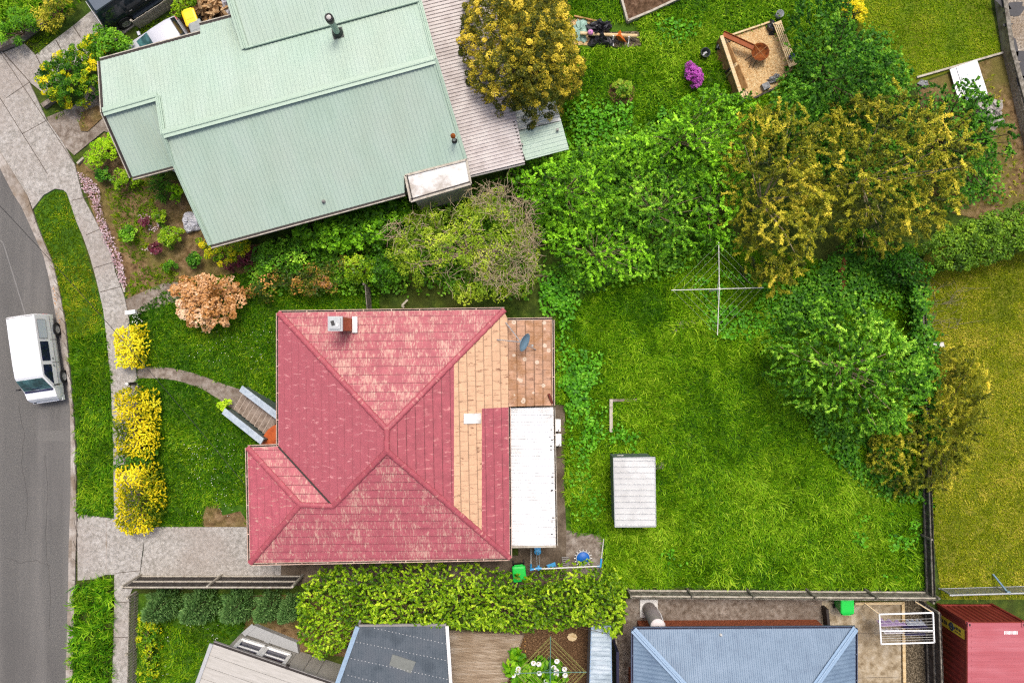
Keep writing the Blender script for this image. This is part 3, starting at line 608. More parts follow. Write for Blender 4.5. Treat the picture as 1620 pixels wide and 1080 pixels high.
# ------------------------------------------------------------------ houses
def box_walls(mb, pts, z0, z1, mi=0): mb.prism(pts, z0, z1, mi)
def inset_world(pts, d):
    pts = [Vector((p.x, p.y, 0)) for p in pts]
    if newell(pts).z < 0: pts = pts[::-1]
    out = []; n = len(pts)
    for i in range(n):
        a, b, c = pts[i - 1], pts[i], pts[(i + 1) % n]
        e1 = (b - a).normalized(); e2 = (c - b).normalized(); n1 = Vector((-e1.y, e1.x, 0)); n2 = Vector((-e2.y, e2.x, 0))
        m = (n1 + n2); k = m.dot(n1); out.append(b + m * (d / max(k, 0.3)))
    return out
def ridge_caps(mb, p, q, r=0.1, seg=0.42, mi=0):
    p, q = Vector(p), Vector(q); d = q - p; n = max(1, int(d.length / seg)); side = d.cross(Vector((0, 0, 1))).normalized()
    for i in range(n):
        a = p.lerp(q, i / n); b = p.lerp(q, (i + 1.06) / n); up = side.cross(d).normalized(); pts = []
        for s_, (e, k) in ((a, (0, 1.0)), (b, (0, 0.82))):
            pts.append([s_ + side * r * k * math.cos(t) * 1.1 + up * r * k * (math.sin(t) * 0.75 - 0.1) for t in [math.pi * j / 6 for j in range(7)]])
        for j in range(6):
            f = [pts[0][j], pts[0][j + 1], pts[1][j + 1], pts[1][j]]; L_ = i * seg
            mb.face(f if newell(f).z > -0.2 else f[::-1], mi, [(L_, j * .05), (L_, j * .05 + .05), (L_ + seg, j * .05 + .05), (L_ + seg, j * .05)], True)
        mb.face(pts[0][::-1], mi)
# --- red tiled house
E, T, Wr = 3.5, 5.6, 4.55
rh = thing('tiled_house', 'red roofed house with flaking tiles, a bare tan patch and white lean-to', 'house', W(612, 695, 0))
A, B = W(441, 495, E), W(798, 490, E); R1, R2 = W(612, 679, T), W(612, 713, T)
V1, V2 = W(441, 706, E), W(392, 708, E); SWc, SEc = W(396, 890, E), W(806, 882, E); Wa, Wb = W(475, 798, Wr), W(527, 800, Wr)
ecorner = W(803, 505, E)
eP, eN = SEc, (lambda n: n if n.z > 0 else -n)(newell([R1, R2, SEc, B]))
def eon(px, py): return on_plane(px, py, eP, eN)
h1, h2, t1, t2, t3 = eon(718, 571), eon(718, 806), eon(762, 646), eon(762, 843), eon(804, 644)
def facet(name, polys, mat):
    mb = MB()
    for p in polys: profiled(mb, p, 'courses', 0.385, TILE, 0, 0)
    return mb.build(name, mat, rh)
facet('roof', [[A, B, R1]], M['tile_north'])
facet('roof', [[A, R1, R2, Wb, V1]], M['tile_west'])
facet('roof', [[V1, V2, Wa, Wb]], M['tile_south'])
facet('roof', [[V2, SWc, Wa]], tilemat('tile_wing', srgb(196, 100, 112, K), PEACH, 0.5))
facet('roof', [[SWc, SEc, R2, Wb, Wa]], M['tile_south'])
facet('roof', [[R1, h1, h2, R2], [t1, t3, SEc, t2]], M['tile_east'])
o = facet('bare_tile_patch', [[h1, eon(797, 492), eon(803, 506), t3, t1, t2, h2]], M['tile_tan']); o['label'] = 'bare tan tiles without red paint'
x1, x2, x3, x4 = eon(800, 507) - Vector((0, 0, .02)), W(873, 506, 3.12), W(874, 641, 3.12), eon(803.5, 643) - Vector((0, 0, .02))
o = facet('extension_roof', [[x1, x2, x3, x4]], M['tile_ext']); o['label'] = 'rust stained tan tiles over the rear extension'
mb = MB()
for p, q in ((A, R1), (B, R1), (R1, R2), (R2, Wb), (R2, SEc), (SWc, Wa), (V2, Wa), (Wa, Wb)): ridge_caps(mb, p + Vector((0, 0, .03)), q + Vector((0, 0, .03)), 0.12)
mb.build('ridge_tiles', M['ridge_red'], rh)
mb = MB()
for p, q in ((V1, Wb),): mb.bar(p + Vector((0, 0, .07)), q + Vector((0, 0, .07)), 0.07, 0.02)
mb.build('valley_flashing', M['dark'], rh)
mb = MB()
def gutter(mb, p, q, out, w=0.11, mi=0):
    o_ = Vector(out); p = Vector(p) + o_ * w * .5 - Vector((0, 0, .03)); q = Vector(q) + o_ * w * .5 - Vector((0, 0, .03))
    s_ = o_ * (w * .5); mb.bar(p - s_ * .8, q - s_ * .8, 0.02, 0.1, mi); mb.bar(p + s_ * .8, q + s_ * .8, 0.025, 0.11, mi); mb.bar(p - Vector((0, 0, .05)), q - Vector((0, 0, .05)), w, 0.012, 1)
    d = (q - p); n = int(d.length / 1.1)
    for i in range(1, n): c = p + d * (i / n); mb.bar(c - s_, c + s_, 0.03, 0.12, mi)
for p, q, o_ in ((A, B, (0, 1, 0)), (V1, A, (-1, 0, 0)), (V2, V1, (0, 1, 0)), (SWc, V2, (-1, 0, 0)), (SWc, SEc, (0, -1, 0)), (SEc, t3, (1, 0, 0)), (x1, x2, (0, 1, 0)), (x2, x3, (1, 0, 0))): gutter(mb, p, q, o_)
mb.build('gutter', [surf('gutter_pink', [srgb(196, 160, 142, K), srgb(222, 192, 172, K), srgb(234, 208, 190, K)], 4, None, .6), M['dark']], rh)
mb = MB(); mb.prism(inset_world([A, B, ecorner, W(803, 640, E), SEc, SWc, V2, V1], 0.5), 0, 3.4); mb.prism(inset_world([x1, x2, x3, x4], 0.2), 0, 3.0, 0)
lt = [W(803, 645, 3.12), W(875, 644, 2.92), W(879, 862, 2.92), W(806, 863, 3.12)]
mb.prism(inset_world(lt, 0.25), 0, 2.82); mb.build('wall', M['cream'], rh)
mb = MB(); profiled(mb, lt, 'ribs', 0.15, corr(0.045), 0, 0, direction=(0, 1, 0)); o = mb.build('lean_to_roof', M['white_roof'], rh)
mb = MB(); gutter(mb, lt[1], lt[2], (1, 0, 0), 0.09); mb.bar(lt[3] - Vector((0, .05, .02)), lt[2] - Vector((0, .05, .02)), .08, .1); mb.bar(lt[0] + Vector((-.03, 0, .03)), lt[3] + Vector((-.03, 0, .03)), .07, .05, 1)
rg0 = random.Random(4)
for i in range(26):
    c = lt[1].lerp(lt[2], rg0.random()); mb.box(c + Vector((-.06 - rg0.random() * .12, 0, .035)), (0.09, .03, .012), mi=1)
mb.build('lean_to_gutter', [M['rail_pale'], M['dark']], rh)
mb = MB(); sk = [eon(733, 654), eon(760, 653), eon(760, 669), eon(733, 670)]; nn = eN
mb.faces([p + nn * .09 for p in sk] + [p - nn * .02 for p in sk], [(3, 2, 1, 0), (0, 1, 5, 4), (1, 2, 6, 5), (2, 3, 7, 6), (3, 0, 4, 7)])
mb.build('roof_hatch', M['white_dirty'], rh)
# chimney
cb = Vector((-7.15, 0.72, 0)); mb = MB(); mb.box(cb + Vector((0, 0, 4.75)), (0.54, .54, 2.2)); ch = mb.build('chimney', surf('chimney_brick', [srgb(184, 90, 52, K), srgb(214, 116, 74, K), srgb(226, 140, 102, K)], 8, None, .9, .3, 30, stretch=(2, 2, 5)), rh)
mb = MB(); mb.box(cb + Vector((0, 0, 5.9)), (0.6, .6, .12)); mb.box(cb + Vector((0, 0, 6.0)), (0.44, .44, .08)); mb.box(cb + Vector((-.08, .02, 6.045)), (.14, .2, .02), .3, 1); mb.box(cb + Vector((.1, -.05, 6.05)), (.1, .12, .03), -.4, 2); mb.build('chimney_cap', [M['galv'], M['black'], M['white_dirty']], ch)
mb = MB(); mb.box(cb + Vector((.42, 0, 4.06)), (.22, .7, .05)); mb.build('flashing', M['white_dirty'], ch)
mb = MB(); mb.tube([W(868, 623, 3.3), W(873, 636, 3.2), W(874, 640, 2.9)], .06, 8); mb.build('downpipe', flat('pipe_brown', srgb(130, 62, 44, K)), rh)

# dish and stays
ds = thing('satellite_dish', 'blue grey satellite dish braced by thin stays on the tan tiles', 'satellite dish', W(829, 545, 3.3))
dn = Vector((0.86, -0.36, 0.42)).normalized(); dq = dn.to_track_quat('Z', 'Y').to_matrix().to_4x4(); dq.translation = W(829, 541, 4.35)
mb = MB(); mb.lathe([(0, -.08), (.14, -.07), (.28, -.03), (.40, .04), (.41, .04), (.28, -.045), (.14, -.085), (0, -.1)], 28, M=dq); mb.build('reflector', M['dish'], ds)
mb = MB(); c0 = W(824, 541, 4.3)
for p in (W(800, 510, 3.6), W(786, 537, 3.75), W(848, 553, 3.3), W(824, 545, 3.35)): mb.tube([p, c0], .022, 6)
mb.build('mast', M['galv'], ds)
mb = MB(); tip = dq @ Vector((0, 0, .42)); mb.tube([dq @ Vector((0, -.38, .02)), tip], .014, 6); mb.box(tip, (.08, .08, .08)); mb.build('receiver_arm', M['bin_grey'], ds)

# air conditioning units
for i, (px, py, lab) in enumerate(((880.5, 672, 'white air conditioner unit beside the lean-to, the one nearer the rusty tiled extension'), (881.5, 695, 'white air conditioner unit beside the lean-to, the one nearer the swing set'))):
    c = W(px, py, 0.9); r = thing('air_conditioner', lab, 'air conditioner', (c.x, c.y, 0), 'air conditioner units on the lean-to wall')
    mb = MB(); mb.box((c.x, c.y, 0.75), (.30, .52, .55)); mb.box((c.x + .02, c.y, 1.035), (.32, .56, .03)); mb.build('casing', M['white_paint'], r)
    mb = MB(); mb.lathe([(.22, 0), (.22, .02), (.02, .02), (.02, 0)], 18, M=Matrix.Translation((c.x + .165, c.y - .08, .75)) @ Matrix.Rotation(R(90), 4, 'Y')); mb.build('fan_grille', M['grey_trim'], r)
    for s_ in (-.22, .22): MB().bar((c.x - .18, c.y + s_, .42), (c.x + .16, c.y + s_, .42), .04, .04).build('bracket', M['galv'], r)
    mb = MB(); mb.tube([(c.x + .1, c.y - .2, 1.09), (c.x + .02, c.y - .34, 1.0), (c.x - .1, c.y - .36, .7)], .02, 6); mb.build('hose', M['dark'], r)

# front stairs and porch
d = Vector((0.868, -0.496, 0)); w_ = Vector((0.496, 0.868, 0)); p0 = W(381, 632, 0); nst = 8; tr = 0.285; ri = 0.165
st = thing('front_steps', 'timber coloured front steps between blue grey topped side walls', 'stairs', p0)
for i in range(nst):
    a = p0 + d * (i * tr); mb = MB(); z = ri * (i + 1)
    Mx = Matrix((d, w_, Vector((0, 0, 1)))).transposed().to_4x4(); Mx.translation = a + d * tr * .5 + Vector((0, 0, z / 2)); mb.box(None, (tr, 1.06, z - .03), M=Mx)
    Mx = Mx.copy(); Mx.translation = a + d * (tr * .5 - .015) + Vector((0, 0, z - .012)); mb.box(None, (tr + .03, 1.05, .035), M=Mx, mi=0)
    Mx = Mx.copy(); Mx.translation = a + d * -.02 + Vector((0, 0, z - .008)); mb.box(None, (.03, 1.05, .04), M=Mx, mi=1); mb.build('step', [M['step'], flat('nosing', srgb(190, 175, 161, K), .8)], st)
for s_, off in ((1, 0.02), (-1, -.16)):
    mb = MB(); a0 = p0 + w_ * (s_ * .66) + d * off; a1 = a0 + d * 2.5
    v0 = [a0 + Vector((0, 0, 0)), a1 + Vector((0, 0, 0)), a1 + Vector((0, 0, 2.1)), a0 + Vector((0, 0, .8))]
    q = w_ * .06
    mb.faces([p - q for p in v0] + [p + q for p in v0], [(0, 1, 2, 3), (7, 6, 5, 4), (0, 4, 5, 1), (1, 5, 6, 2), (3, 2, 6, 7), (0, 3, 7, 4)]); mb.build('side_wall', M['shed_wall'], st)
    mb = MB(); mb.bar(v0[3] + Vector((0, 0, .03)) - d * .06, v0[2] + Vector((0, 0, .03)), .3, .05); c = v0[3].lerp(v0[2], .62); mb.bar(c + Vector((0, 0, .06)) - w_ * .15, c + Vector((0, 0, .06)) + w_ * .15, .02, .012, 1); mb.build('cap_rail', [M['rail_cap'], M['grey_trim']], st)
mb = MB(); pc = W(447, 708, 1.4); ring = [pc] + [pc + Vector((-math.sin(t) * 1.0, math.cos(t) * 1.12, 0)) for t in [R(100) * k / 12 for k in range(13)]]
mb.prism(ring, 0, 1.42); po = tag(mb.build('porch', M['terracotta']), 'rounded orange terracotta porch at the top of the front steps', 'porch')

# --- green roofed house
gh = thing('metal_roofed_house', 'large pale green corrugated iron roofed house with a flue', 'house', W(440, 180, 0))
g1, g2 = W(159, 97, 3.9), W(324, 52, 3.9)
rid0, rid1 = W(259, 213, 5.25), W(688, 95, 5.25)
wr0, wr1 = W(164, 178, 4.7), W(250, 153, 4.7)
n_ = newell([g1, g2, rid1, rid0]); n_ = n_ if n_.z > 0 else -n_
def gon(px, py): return on_plane(px, py, g1, n_)
rid0, rid1, wr0, wr1 = gon(259, 213), gon(688, 95), gon(164, 178), gon(250, 153)
Lm0, Lm1, nt0 = gon(389, 78), gon(664, 3), gon(370, 27)
hdir = (g2 - g1).normalized()
mb = MB(); H_ = corr(.016)
gp = lambda poly, **k: profiled(mb, poly, 'ribs', 0.175, H_, 0, 0, direction=k.get('dr', hdir))
gp([g1, gon(317, 54), gon(316, 41), nt0, Lm0, Lm1, rid1, rid0, wr1, wr0])
s1, s2 = W(333, 388, 3.45), W(640, 305, 3.45); s3 = W(735, 252, 3.55)
sn_ = newell([rid0, rid1, s2, s1]); sn_ = sn_ if sn_.z > 0 else -sn_
sP = lambda x, y: on_plane(x, y, rid0, sn_)
gp([rid0, rid1, sP(738, 252), sP(639, 279), s2, s1, W(277, 262, rid0.z - 0.62)])
up0, up1 = Lm0 + Vector((0, 0, .05)), Lm1 + Vector((0, 0, .05))
nd = Vector((-hdir.y, hdir.x, 0)); nd = nd if nd.y > 0 else -nd
gp([up0, up1, up1 + nd * 6 + Vector((0, 0, 1.0)), up0 + nd * 6 + Vector((0, 0, 1.0))])
mb.build('roof', M['green_roof'], gh)
mb = MB(); wS, wE = W(209, 280, 3.55), W(277, 262, 3.55)
pn_ = newell([wr0, wr1, wS]); pn_ = pn_ if pn_.z > 0 else -pn_
pp = lambda x, y: on_plane(x, y, wr0, pn_) - Vector((0, 0, .02))
gp([pp(164, 178), pp(250, 153), pp(261, 215), pp(277, 262), pp(209, 280)]); mb.build('porch_roof', M['green_roof'], gh)
mb = MB()
def cap(p, q, w=.36, dz=.06): mb.bar(Vector(p) + Vector((0, 0, dz)), Vector(q) + Vector((0, 0, dz)), w, .035); mb.tube([Vector(p) + Vector((0, 0, dz + .02)), Vector(q) + Vector((0, 0, dz + .02))], .05, 6)
cap(rid0, rid1); cap(wr0, wr1); cap(wr1, rid0, .2); cap(rid1, W(735, 252, rid1.z - 1.62), .24); cap(rid1, Lm1, .2); cap(Lm0, Lm0 + nd * 6 + Vector((0, 0, 1.0)), .3, .1); cap(rid0, W(277, 262, rid0.z - .62), .16); cap(W(277, 262, rid0.z - .62), s1, .16); cap(up0, up1, .06, .04)
mb.build('ridge_cap', M['green_trim'], gh)
mb = MB()
for p, q in ((g1, gon(317, 54)), (gon(316, 41), nt0), (s1, s2), (wS, wE), (wS, wr0), (wr0, g1), (Lm0, nt0)):
    dd = (Vector(q) - Vector(p)).normalized(); oo = Vector((dd.y, -dd.x, 0)); ctr = W(440, 180, 3)
    if oo.dot((Vector(p) + Vector(q)) / 2 - ctr) < 0: oo = -oo
    mb.bar(Vector(p) + oo * .05 - Vector((0, 0, .05)), Vector(q) + oo * .05 - Vector((0, 0, .05)), .1, .1, 1); mb.bar(Vector(p) + oo * .12 - Vector((0, 0, .03)), Vector(q) + oo * .12 - Vector((0, 0, .03)), .04, .12, 0)
mb.build('gutter', [M['rail_pale'], M['dark']], gh)
mb = MB(); ow = [g1, gon(317, 54), nt0, Lm0 + nd * 6, Lm1 + nd * 6, rid1, s3, s2, s1, W(277, 262, 3.5), wr0]
mb.prism(inset_world(ow, .55), 0, 3.3)
mb.prism([W(196, 215, 0), W(268, 215, 0), W(330, 300, 0) + Vector((-.2, 0, 0)), W(250, 255, 0)], 0, .6); mb.build('wall', M['wall_grey'], gh)
# flues
fb = gon(535, 54); mb = MB(); mb.tube([fb - Vector((0, 0, .1)), fb + Vector((0, 0, 1.45))], .13, 14); f1 = mb.build('flue', flat('flue_green', srgb(150, 180, 160, K)), gh)
mb = MB(); mb.lathe([(.15, 0), (.17, .02), (.17, .34), (.13, .34), (.12, .26), (0, .26)], 16, fb + Vector((0, 0, 1.4))); mb.lathe([(.0, 0), (.10, 0), (.10, .04), (0, .05)], 14, fb + Vector((0, 0, 1.7)), 1); mb.build('cowl', [M['black'], M['white_dirty']], f1)
mb = MB(); mb.box(fb + Vector((0, 0, .06)), (.44, .44, .1), R(14)); mb.lathe([(.24, 0), (.15, .2)], 14, fb + Vector((0, 0, .08))); mb.build('flashing', M['bin_dark'], f1)
sp_n = newell([rid0, rid1, s2, s1]); vb = on_plane(719, 223, rid0, sp_n if sp_n.z > 0 else -sp_n)
mb = MB(); mb.tube([vb - Vector((0, 0, .1)), vb + Vector((0, 0, .75))], .06, 10); f2 = mb.build('vent_pipe', M['pole_white'], gh)
mb = MB(); mb.lathe([(.06, 0), (.11, .05), (.11, .14), (0, .2)], 10, vb + Vector((0, 0, .72))); mb.build('cowl', M['rust'], f2); mb = MB(); mb.lathe([(.13, 0), (.07, .12)], 10, vb + Vector((0, 0, .03))); mb.build('flashing', M['black'], f2)
vb = on_plane(512, 319, rid0, sp_n if sp_n.z > 0 else -sp_n); mb = MB(); mb.lathe([(.09, 0), (.05, .06), (.05, .16), (0, .16)], 10, vb); mb.build('vent_pipe', M['grey_trim'], gh)
# patio roof
pa = [W(640, -60, 3.2), W(742, 278, 3.2), W(830, 257, 3.0), W(770, -60, 3.0)]
mb = MB(); profiled(mb, pa, 'ribs', 0.155, [(0, 0), (.16, 0), (.28, .045), (.8, .045), (.92, 0), (1, 0)], 0, 0, direction=nd); mb.build('patio_roof', M['patio'], gh)
pg = [W(822, 206, 2.75), W(848, 251, 2.75), W(900, 236, 2.65), W(888, 194, 2.65)]
pb = [W(806, 172, 2.75), W(823, 205, 2.75), W(889, 193, 2.65), W(878, 160, 2.65)]
pg = [W(815, 209, 2.75), W(832, 254, 2.75), W(900, 236, 2.65), W(888, 192, 2.65)]; pb = [W(804, 173, 2.75), W(814.5, 208, 2.75), W(887.6, 191, 2.65), W(878, 160, 2.65)]
mb = MB(); profiled(mb, pg, 'ribs', 0.19, corr(.02), 0, 0, direction=nd); mb.build('awning_roof', M['green_roof'], gh)
mb = MB(); profiled(mb, pb, 'ribs', 0.21, [(0, 0), (.3, 0), (.36, .05), (.7, .05), (.78, 0), (1, 0)], 0, 0, direction=nd); mb.build('clear_awning', surf('awning_mix', [srgb(170, 168, 160, K), srgb(216, 222, 212, K), srgb(240, 242, 240, K)], 2.4, None, .4, stretch=(.5, 4, 1), rot=R(-14)), gh)
mb = MB(); mb.bar(W(742, 280, 3.1), W(830, 259, 2.9), .1, .12); mb.bar(W(830, 257, 2.98), W(812, 190, 3.0), .07, .1, 1); mb.bar(W(744, 282, 3.0), W(738, 252, 3.1), .08, .1, 1)
for p in (W(744, 281, 0), W(828, 262, 0), W(880, 240, 0)): mb.bar((p.x - .1, p.y + .3, 0), (p.x - .1, p.y + .3, 2.9), .1, .1, 0, up=(1, 0, 0))
mb.build('patio_frame', [M['grey_trim'], M['dark']], gh)
wb = [W(641, 278, 3.7), W(738, 253, 3.7), W(745, 291, 3.7), W(650, 319, 3.7)]
mb = MB(); mb.prism([(p.x, p.y) for p in wb], 3.45, 3.7); mb.build('bay_roof', M['white_dirty'], gh)
mb = MB()
for i in range(4): mb.bar(wb[i] + Vector((0, 0, .0)), wb[(i + 1) % 4] + Vector((0, 0, .0)), .09, .13)
for i in (2, 3): a, b = wb[i], wb[(i + 1) % 4]; k = ((a + b) / 2 - sum(wb, Vector()) / 4).normalized() * -.09; mb.bar(a + k + Vector((0, 0, .06)), b + k + Vector((0, 0, .06)), .05, .012, 1)
mb.build('bay_gutter', [M['rail_pale'], M['dark']], gh)
mb = MB(); mb.prism(inset_world(wb, .12), 0, 3.44); mb.build('bay_wall', M['wall_grey'], gh)

# --- blue hip roofed brick house
bh = thing('brick_house', 'brick house under a blue grey corrugated hip roof', 'house', W(1178, 1100, 0))
c1, c2 = W(1002, 995, 2.9), W(1353, 993, 2.9); hw = 4.9; dpt = 9.8
c3, c4 = Vector((c2.x, c2.y - 10.4, 2.9)), Vector((c1.x, c1.y - 10.4, 2.9)); a1 = Vector(((c1.x + c2.x) / 2, c1.y - 4.95, 4.9)); a2 = Vector(((c1.x + c2.x) / 2, c1.y - 5.45, 4.9))
mb = MB()
for poly in ([c1, c2, a1], [c2, c3, a2, a1], [c3, c4, a2], [c4, c1, a1, a2]): profiled(mb, poly, 'ribs', 0.185, corr(.016), 0, 0)
mb.build('roof', M['blue_roof'], bh)
mb = MB()
for p, q in ((c1, a1), (c2, a1), (c3, a2), (c4, a2), (a1, a2)): mb.bar(p + Vector((0, 0, .05)), q + Vector((0, 0, .05)), .3, .03); mb.tube([p + Vector((0, 0, .07)), q + Vector((0, 0, .07))], .05, 6)
mb.build('hip_cap', M['blue_trim'], bh)
mb = MB()
for p, q, oo in ((c1, c2, (0, 1, 0)), (c4, c1, (-1, 0, 0)), (c2, c3, (1, 0, 0)), (c3, c4, (0, -1, 0))): gutter(mb, p, q, oo, .1)
mb.build('gutter', [flat('gutter_blue', srgb(84, 96, 120, K)), M['navy']], bh)
mb = MB(); mb.prism(inset_world([c1, c2, c3, c4], .62), 0, 2.8); mb.prism([W(994, 1054, 0), W(1006, 1054, 0), W(1006, 1120, 0), W(994, 1120, 0)], 0, .6); mb.build('wall', M['brick'], bh)
mb = MB(); q = on_plane(1140, 1003, c1, newell([c1, c2, a1]) * (1 if newell([c1, c2, a1]).z > 0 else -1)); mb.lathe([(.06, 0), (.05, .12), (0, .14)], 8, q); mb.build('vent_pipe', M['pole_white'], bh)

# --- cream weatherboard house
ch_ = thing('cream_house', 'cream sheet roofed house with two white framed windows under its eave', 'house', W(430, 1060, 0))
e0, e1 = W(337, 1018, 2.7), W(545, 1089, 2.7); dirr = (e1 - e0).normalized(); bk = Vector((dirr.y, -dirr.x, 0)); bk = bk if bk.y < 0 else -bk
rf = [e0, e1, e1 + bk * 7 + Vector((0, 0, .5)), e0 + bk * 7 + Vector((0, 0, .5))]
mb = MB(); profiled(mb, rf, 'courses', 0.52, [(0, .02), (.965, .02), (.97, -.02), (.998, -.02), (1, .02)], 0, 0, direction=dirr); mb.build('roof', M['cream_roof'], ch_)
mb = MB(); mb.bar(e0 - bk * .02 + Vector((0, 0, -.05)), e1 - bk * .02 + Vector((0, 0, -.05)), .12, .1, 1); mb.bar(e0 - bk * .12 + Vector((0, 0, -.03)), e1 - bk * .12 + Vector((0, 0, -.03)), .03, .12, 0)
lf = e0 - dirr * .06; mb.bar(lf + Vector((0, 0, .02)), lf + bk * 7 + Vector((0, 0, .55)), .16, .1, 2); c = e0.lerp(e1, .56) - bk * .12; mb.box(c, (.14, .14, .2), R(-18), 1)
mb.build('gutter', [M['grey_trim'], M['dark'], M['grey_paint']], ch_)
# wall whose foot runs along the paving
wl0, wl1 = W(382, 1000, 0), W(548, 1053, 0); wd_ = (wl1 - wl0).normalized(); wn = Vector((-wd_.y, wd_.x, 0)); wn = wn if wn.y > 0 else -wn
mb = MB(); mb.prism([wl0, wl1, wl1 - wn * 6, wl0 - wn * 6], 0, 2.6)
for t in (.3, .54, .68, .8): q = wl0.lerp(wl1, t) + wn * .008; mb.bar(q, q + Vector((0, 0, 2.6)), .035, .012, 1, up=tuple(wn))
for z in (.55, 2.12): mb.bar(wl0 + wn * .006 + Vector((0, 0, z)), wl0.lerp(wl1, .56) + wn * .006 + Vector((0, 0, z)), .012, .02, 1)
mb.build('wall', [M['cream_roof'], M['grey_trim']], ch_)
for k, t in enumerate((.16, .40)):
    c = wl0.lerp(wl1, t) + Vector((0, 0, 1.42)); hw_ = .56; fr = MB(); z0, z1 = -.62, .62
    def fb_(a, b, w, dp=.1, mi=0): fr.bar(c + wd_ * a[0] + Vector((0, 0, a[1])) + wn * dp * .5, c + wd_ * b[0] + Vector((0, 0, b[1])) + wn * dp * .5, w, dp, mi, up=tuple(wn))
    fb_((-hw_, z0), (hw_, z0), .16, .14); fb_((-hw_, z1), (hw_, z1), .12); fb_((-hw_, z0), (-hw_, z1), .16); fb_((hw_, z0), (hw_, z1), .16); fb_((-hw_, .05), (hw_, .05), .07, .08)
    f = fr.build('window', M['white_paint'], ch_)
    MB().face([c + wd_ * -.5 + Vector((0, 0, -.55)) + wn * .03, c + wd_ * .5 + Vector((0, 0, -.55)) + wn * .03, c + wd_ * .5 + Vector((0, 0, .55)) + wn * .03, c + wd_ * -.5 + Vector((0, 0, .55)) + wn * .03]).build('pane', M['glass_blue'], f)
mb = MB(); s0 = W(389, 999, 0); mb.prism([s0 + wn * .03, wl0.lerp(wl1, .56) + wn * .03, W(472, 1012, 0), W(405, 985, 0)], 0, .32); 
for t in (.42,): a = s0.lerp(wl0.lerp(wl1, .56), t); b = W(405, 985, 0).lerp(W(472, 1012, 0), t); mb.bar(a + Vector((0, 0, .33)), b + Vector((0, 0, .33)), .22, .03)
mb.bar(s0 + Vector((0, 0, .34)), W(405, 985, 0) + Vector((0, 0, .34)), .24, .03); mb.build('porch_slab', M['grey_paint'], ch_)

# pergola, deck, blue shed
pe = thing('pergola', 'dark translucent roofed pergola between the cream house and timber deck', 'pergola', W(640, 1050, 0))
q = [W(568, 990, 2.55), W(706, 989, 2.55), W(714, 1110, 2.75), W(525, 1110, 2.75)]
mb = MB(); profiled(mb, q, 'ribs', 0.15, corr(.012), 0, 0, direction=(1, 0, 0)); sheet_ = mb
mb = MB(); mb.bar(q[0] + Vector((-.05, 0, .04)), q[3] + Vector((-.05, 0, .04)), .2, .12); mb.build('edge_beam', flat('beam_blue', srgb(150, 176, 200, K)), pe)
mb = MB(); mb.bar(q[1] + Vector((.04, 0, .04)), q[2] + Vector((.04, 0, .04)), .14, .12); mb.build('edge_beam', M['white_dirty'], pe)
mb = MB(); mb.bar(q[0] + Vector((0, .05, .02)), q[1] + Vector((0, .05, .02)), .1, .1); mb.tube([q[0] + Vector((.0, .1, 0)), q[0] + Vector((.08, .3, .2))], .06, 6); mb.build('gutter', M['grey_trim'], pe)
mb = sheet_
for (x0, y0), (x1, y1) in (((562, 1014), (707, 1044)), ((553, 1040), (710, 1074)), ((590, 992), (708, 1018)), ((548, 1066), (640, 1090))):
    a, b = on_plane(x0, y0, q[0], newell(q) * (1 if newell(q).z > 0 else -1)), on_plane(x1, y1, q[0], newell(q) * (1 if newell(q).z > 0 else -1)); n = int((b - a).length / .16)
    for i in range(n): mb.box(a.lerp(b, (i + .5) / n) + Vector((0, 0, .022)), (.05, .03, .012), R(-12), 1)
mb.build('roof_sheet', [M['poly_roof'], M['grey_paint']], pe)
q2 = newell(q) * (1 if newell(q).z > 0 else -1); MB().face([on_plane(x, y, q[0], q2) + Vector((0, 0, .024)) for x, y in ((621, 1034), (658, 1046), (650, 1064), (616, 1051))][::-1]).build('repair_patch', flat('patch_tan', srgb(122, 126, 120, K)), pe)
for p in (W(706, 984, 0), W(575, 984, 0)): MB().bar(p + Vector((-.05, -.25, 0)), p + Vector((-.05, -.25, 2.5)), .1, .1, up=(1, 0, 0)).build('post', M['white_dirty'], pe)
mb = MB(); dk = [W(690, 998, .22), W(829, 1003, .22), W(822, 1022, .22), W(795, 1100, .22), W(690, 1100, .22)]
profiled(mb, dk, 'courses', .12, [(0, 0), (.93, 0), (.95, -.02), (.98, -.02), (1, 0)], 0, 0, direction=(1, -.25, 0)); dkp = [(p.x, p.y) for p in dk]
for i in range(5): a, b = dk[i], dk[(i + 1) % 5]; mb.bar(a - Vector((0, 0, .1)), b - Vector((0, 0, .1)), .04, .2)
tag(mb.build('timber_deck', M['deck']), 'weathered timber deck of slanting boards beside the pergola', 'deck')
ls = thing('long_shed', 'long narrow shed with a pale blue corrugated roof at the hedge end', 'shed', W(950, 1040, 0))
q = [W(936, 990, 2.1), W(966, 990, 2.2), W(968, 1120, 2.2), W(932, 1120, 2.1)]
mb = MB(); profiled(mb, q, 'ribs', .21, corr(.025), 0, 0, direction=(0, 1, 0)); mb.build('roof', M['blue_shed'], ls)
mb = MB(); mb.prism(inset_world(q, .07), 0, 2.06); mb.build('wall', M['grey_trim'], ls)
mb = MB()
for i in range(4): mb.bar(q[i] - Vector((0, 0, .03)), q[(i + 1) % 4] - Vector((0, 0, .03)), .05, .08)
mb.build('trim', M['blue_trim'], ls)
nf = thing('metal_fence', 'dark blue metal fence with a cream rail beside the pale blue shed', 'fence', W(972, 1050, 0))
a, b = W(975, 1010, 0), W(976, 1120, 0); mb = MB(); mb.bar(a + Vector((-.15, 0, .8)), b + Vector((-.15, 0, .8)), .12, 1.6); mb.build('panel', M['navy'], nf); mb = MB(); mb.bar(a + Vector((-.02, 0, .06)), b + Vector((-.02, 0, .06)), .06, .12); mb.build('base_rail', M['rail_pale'], nf)

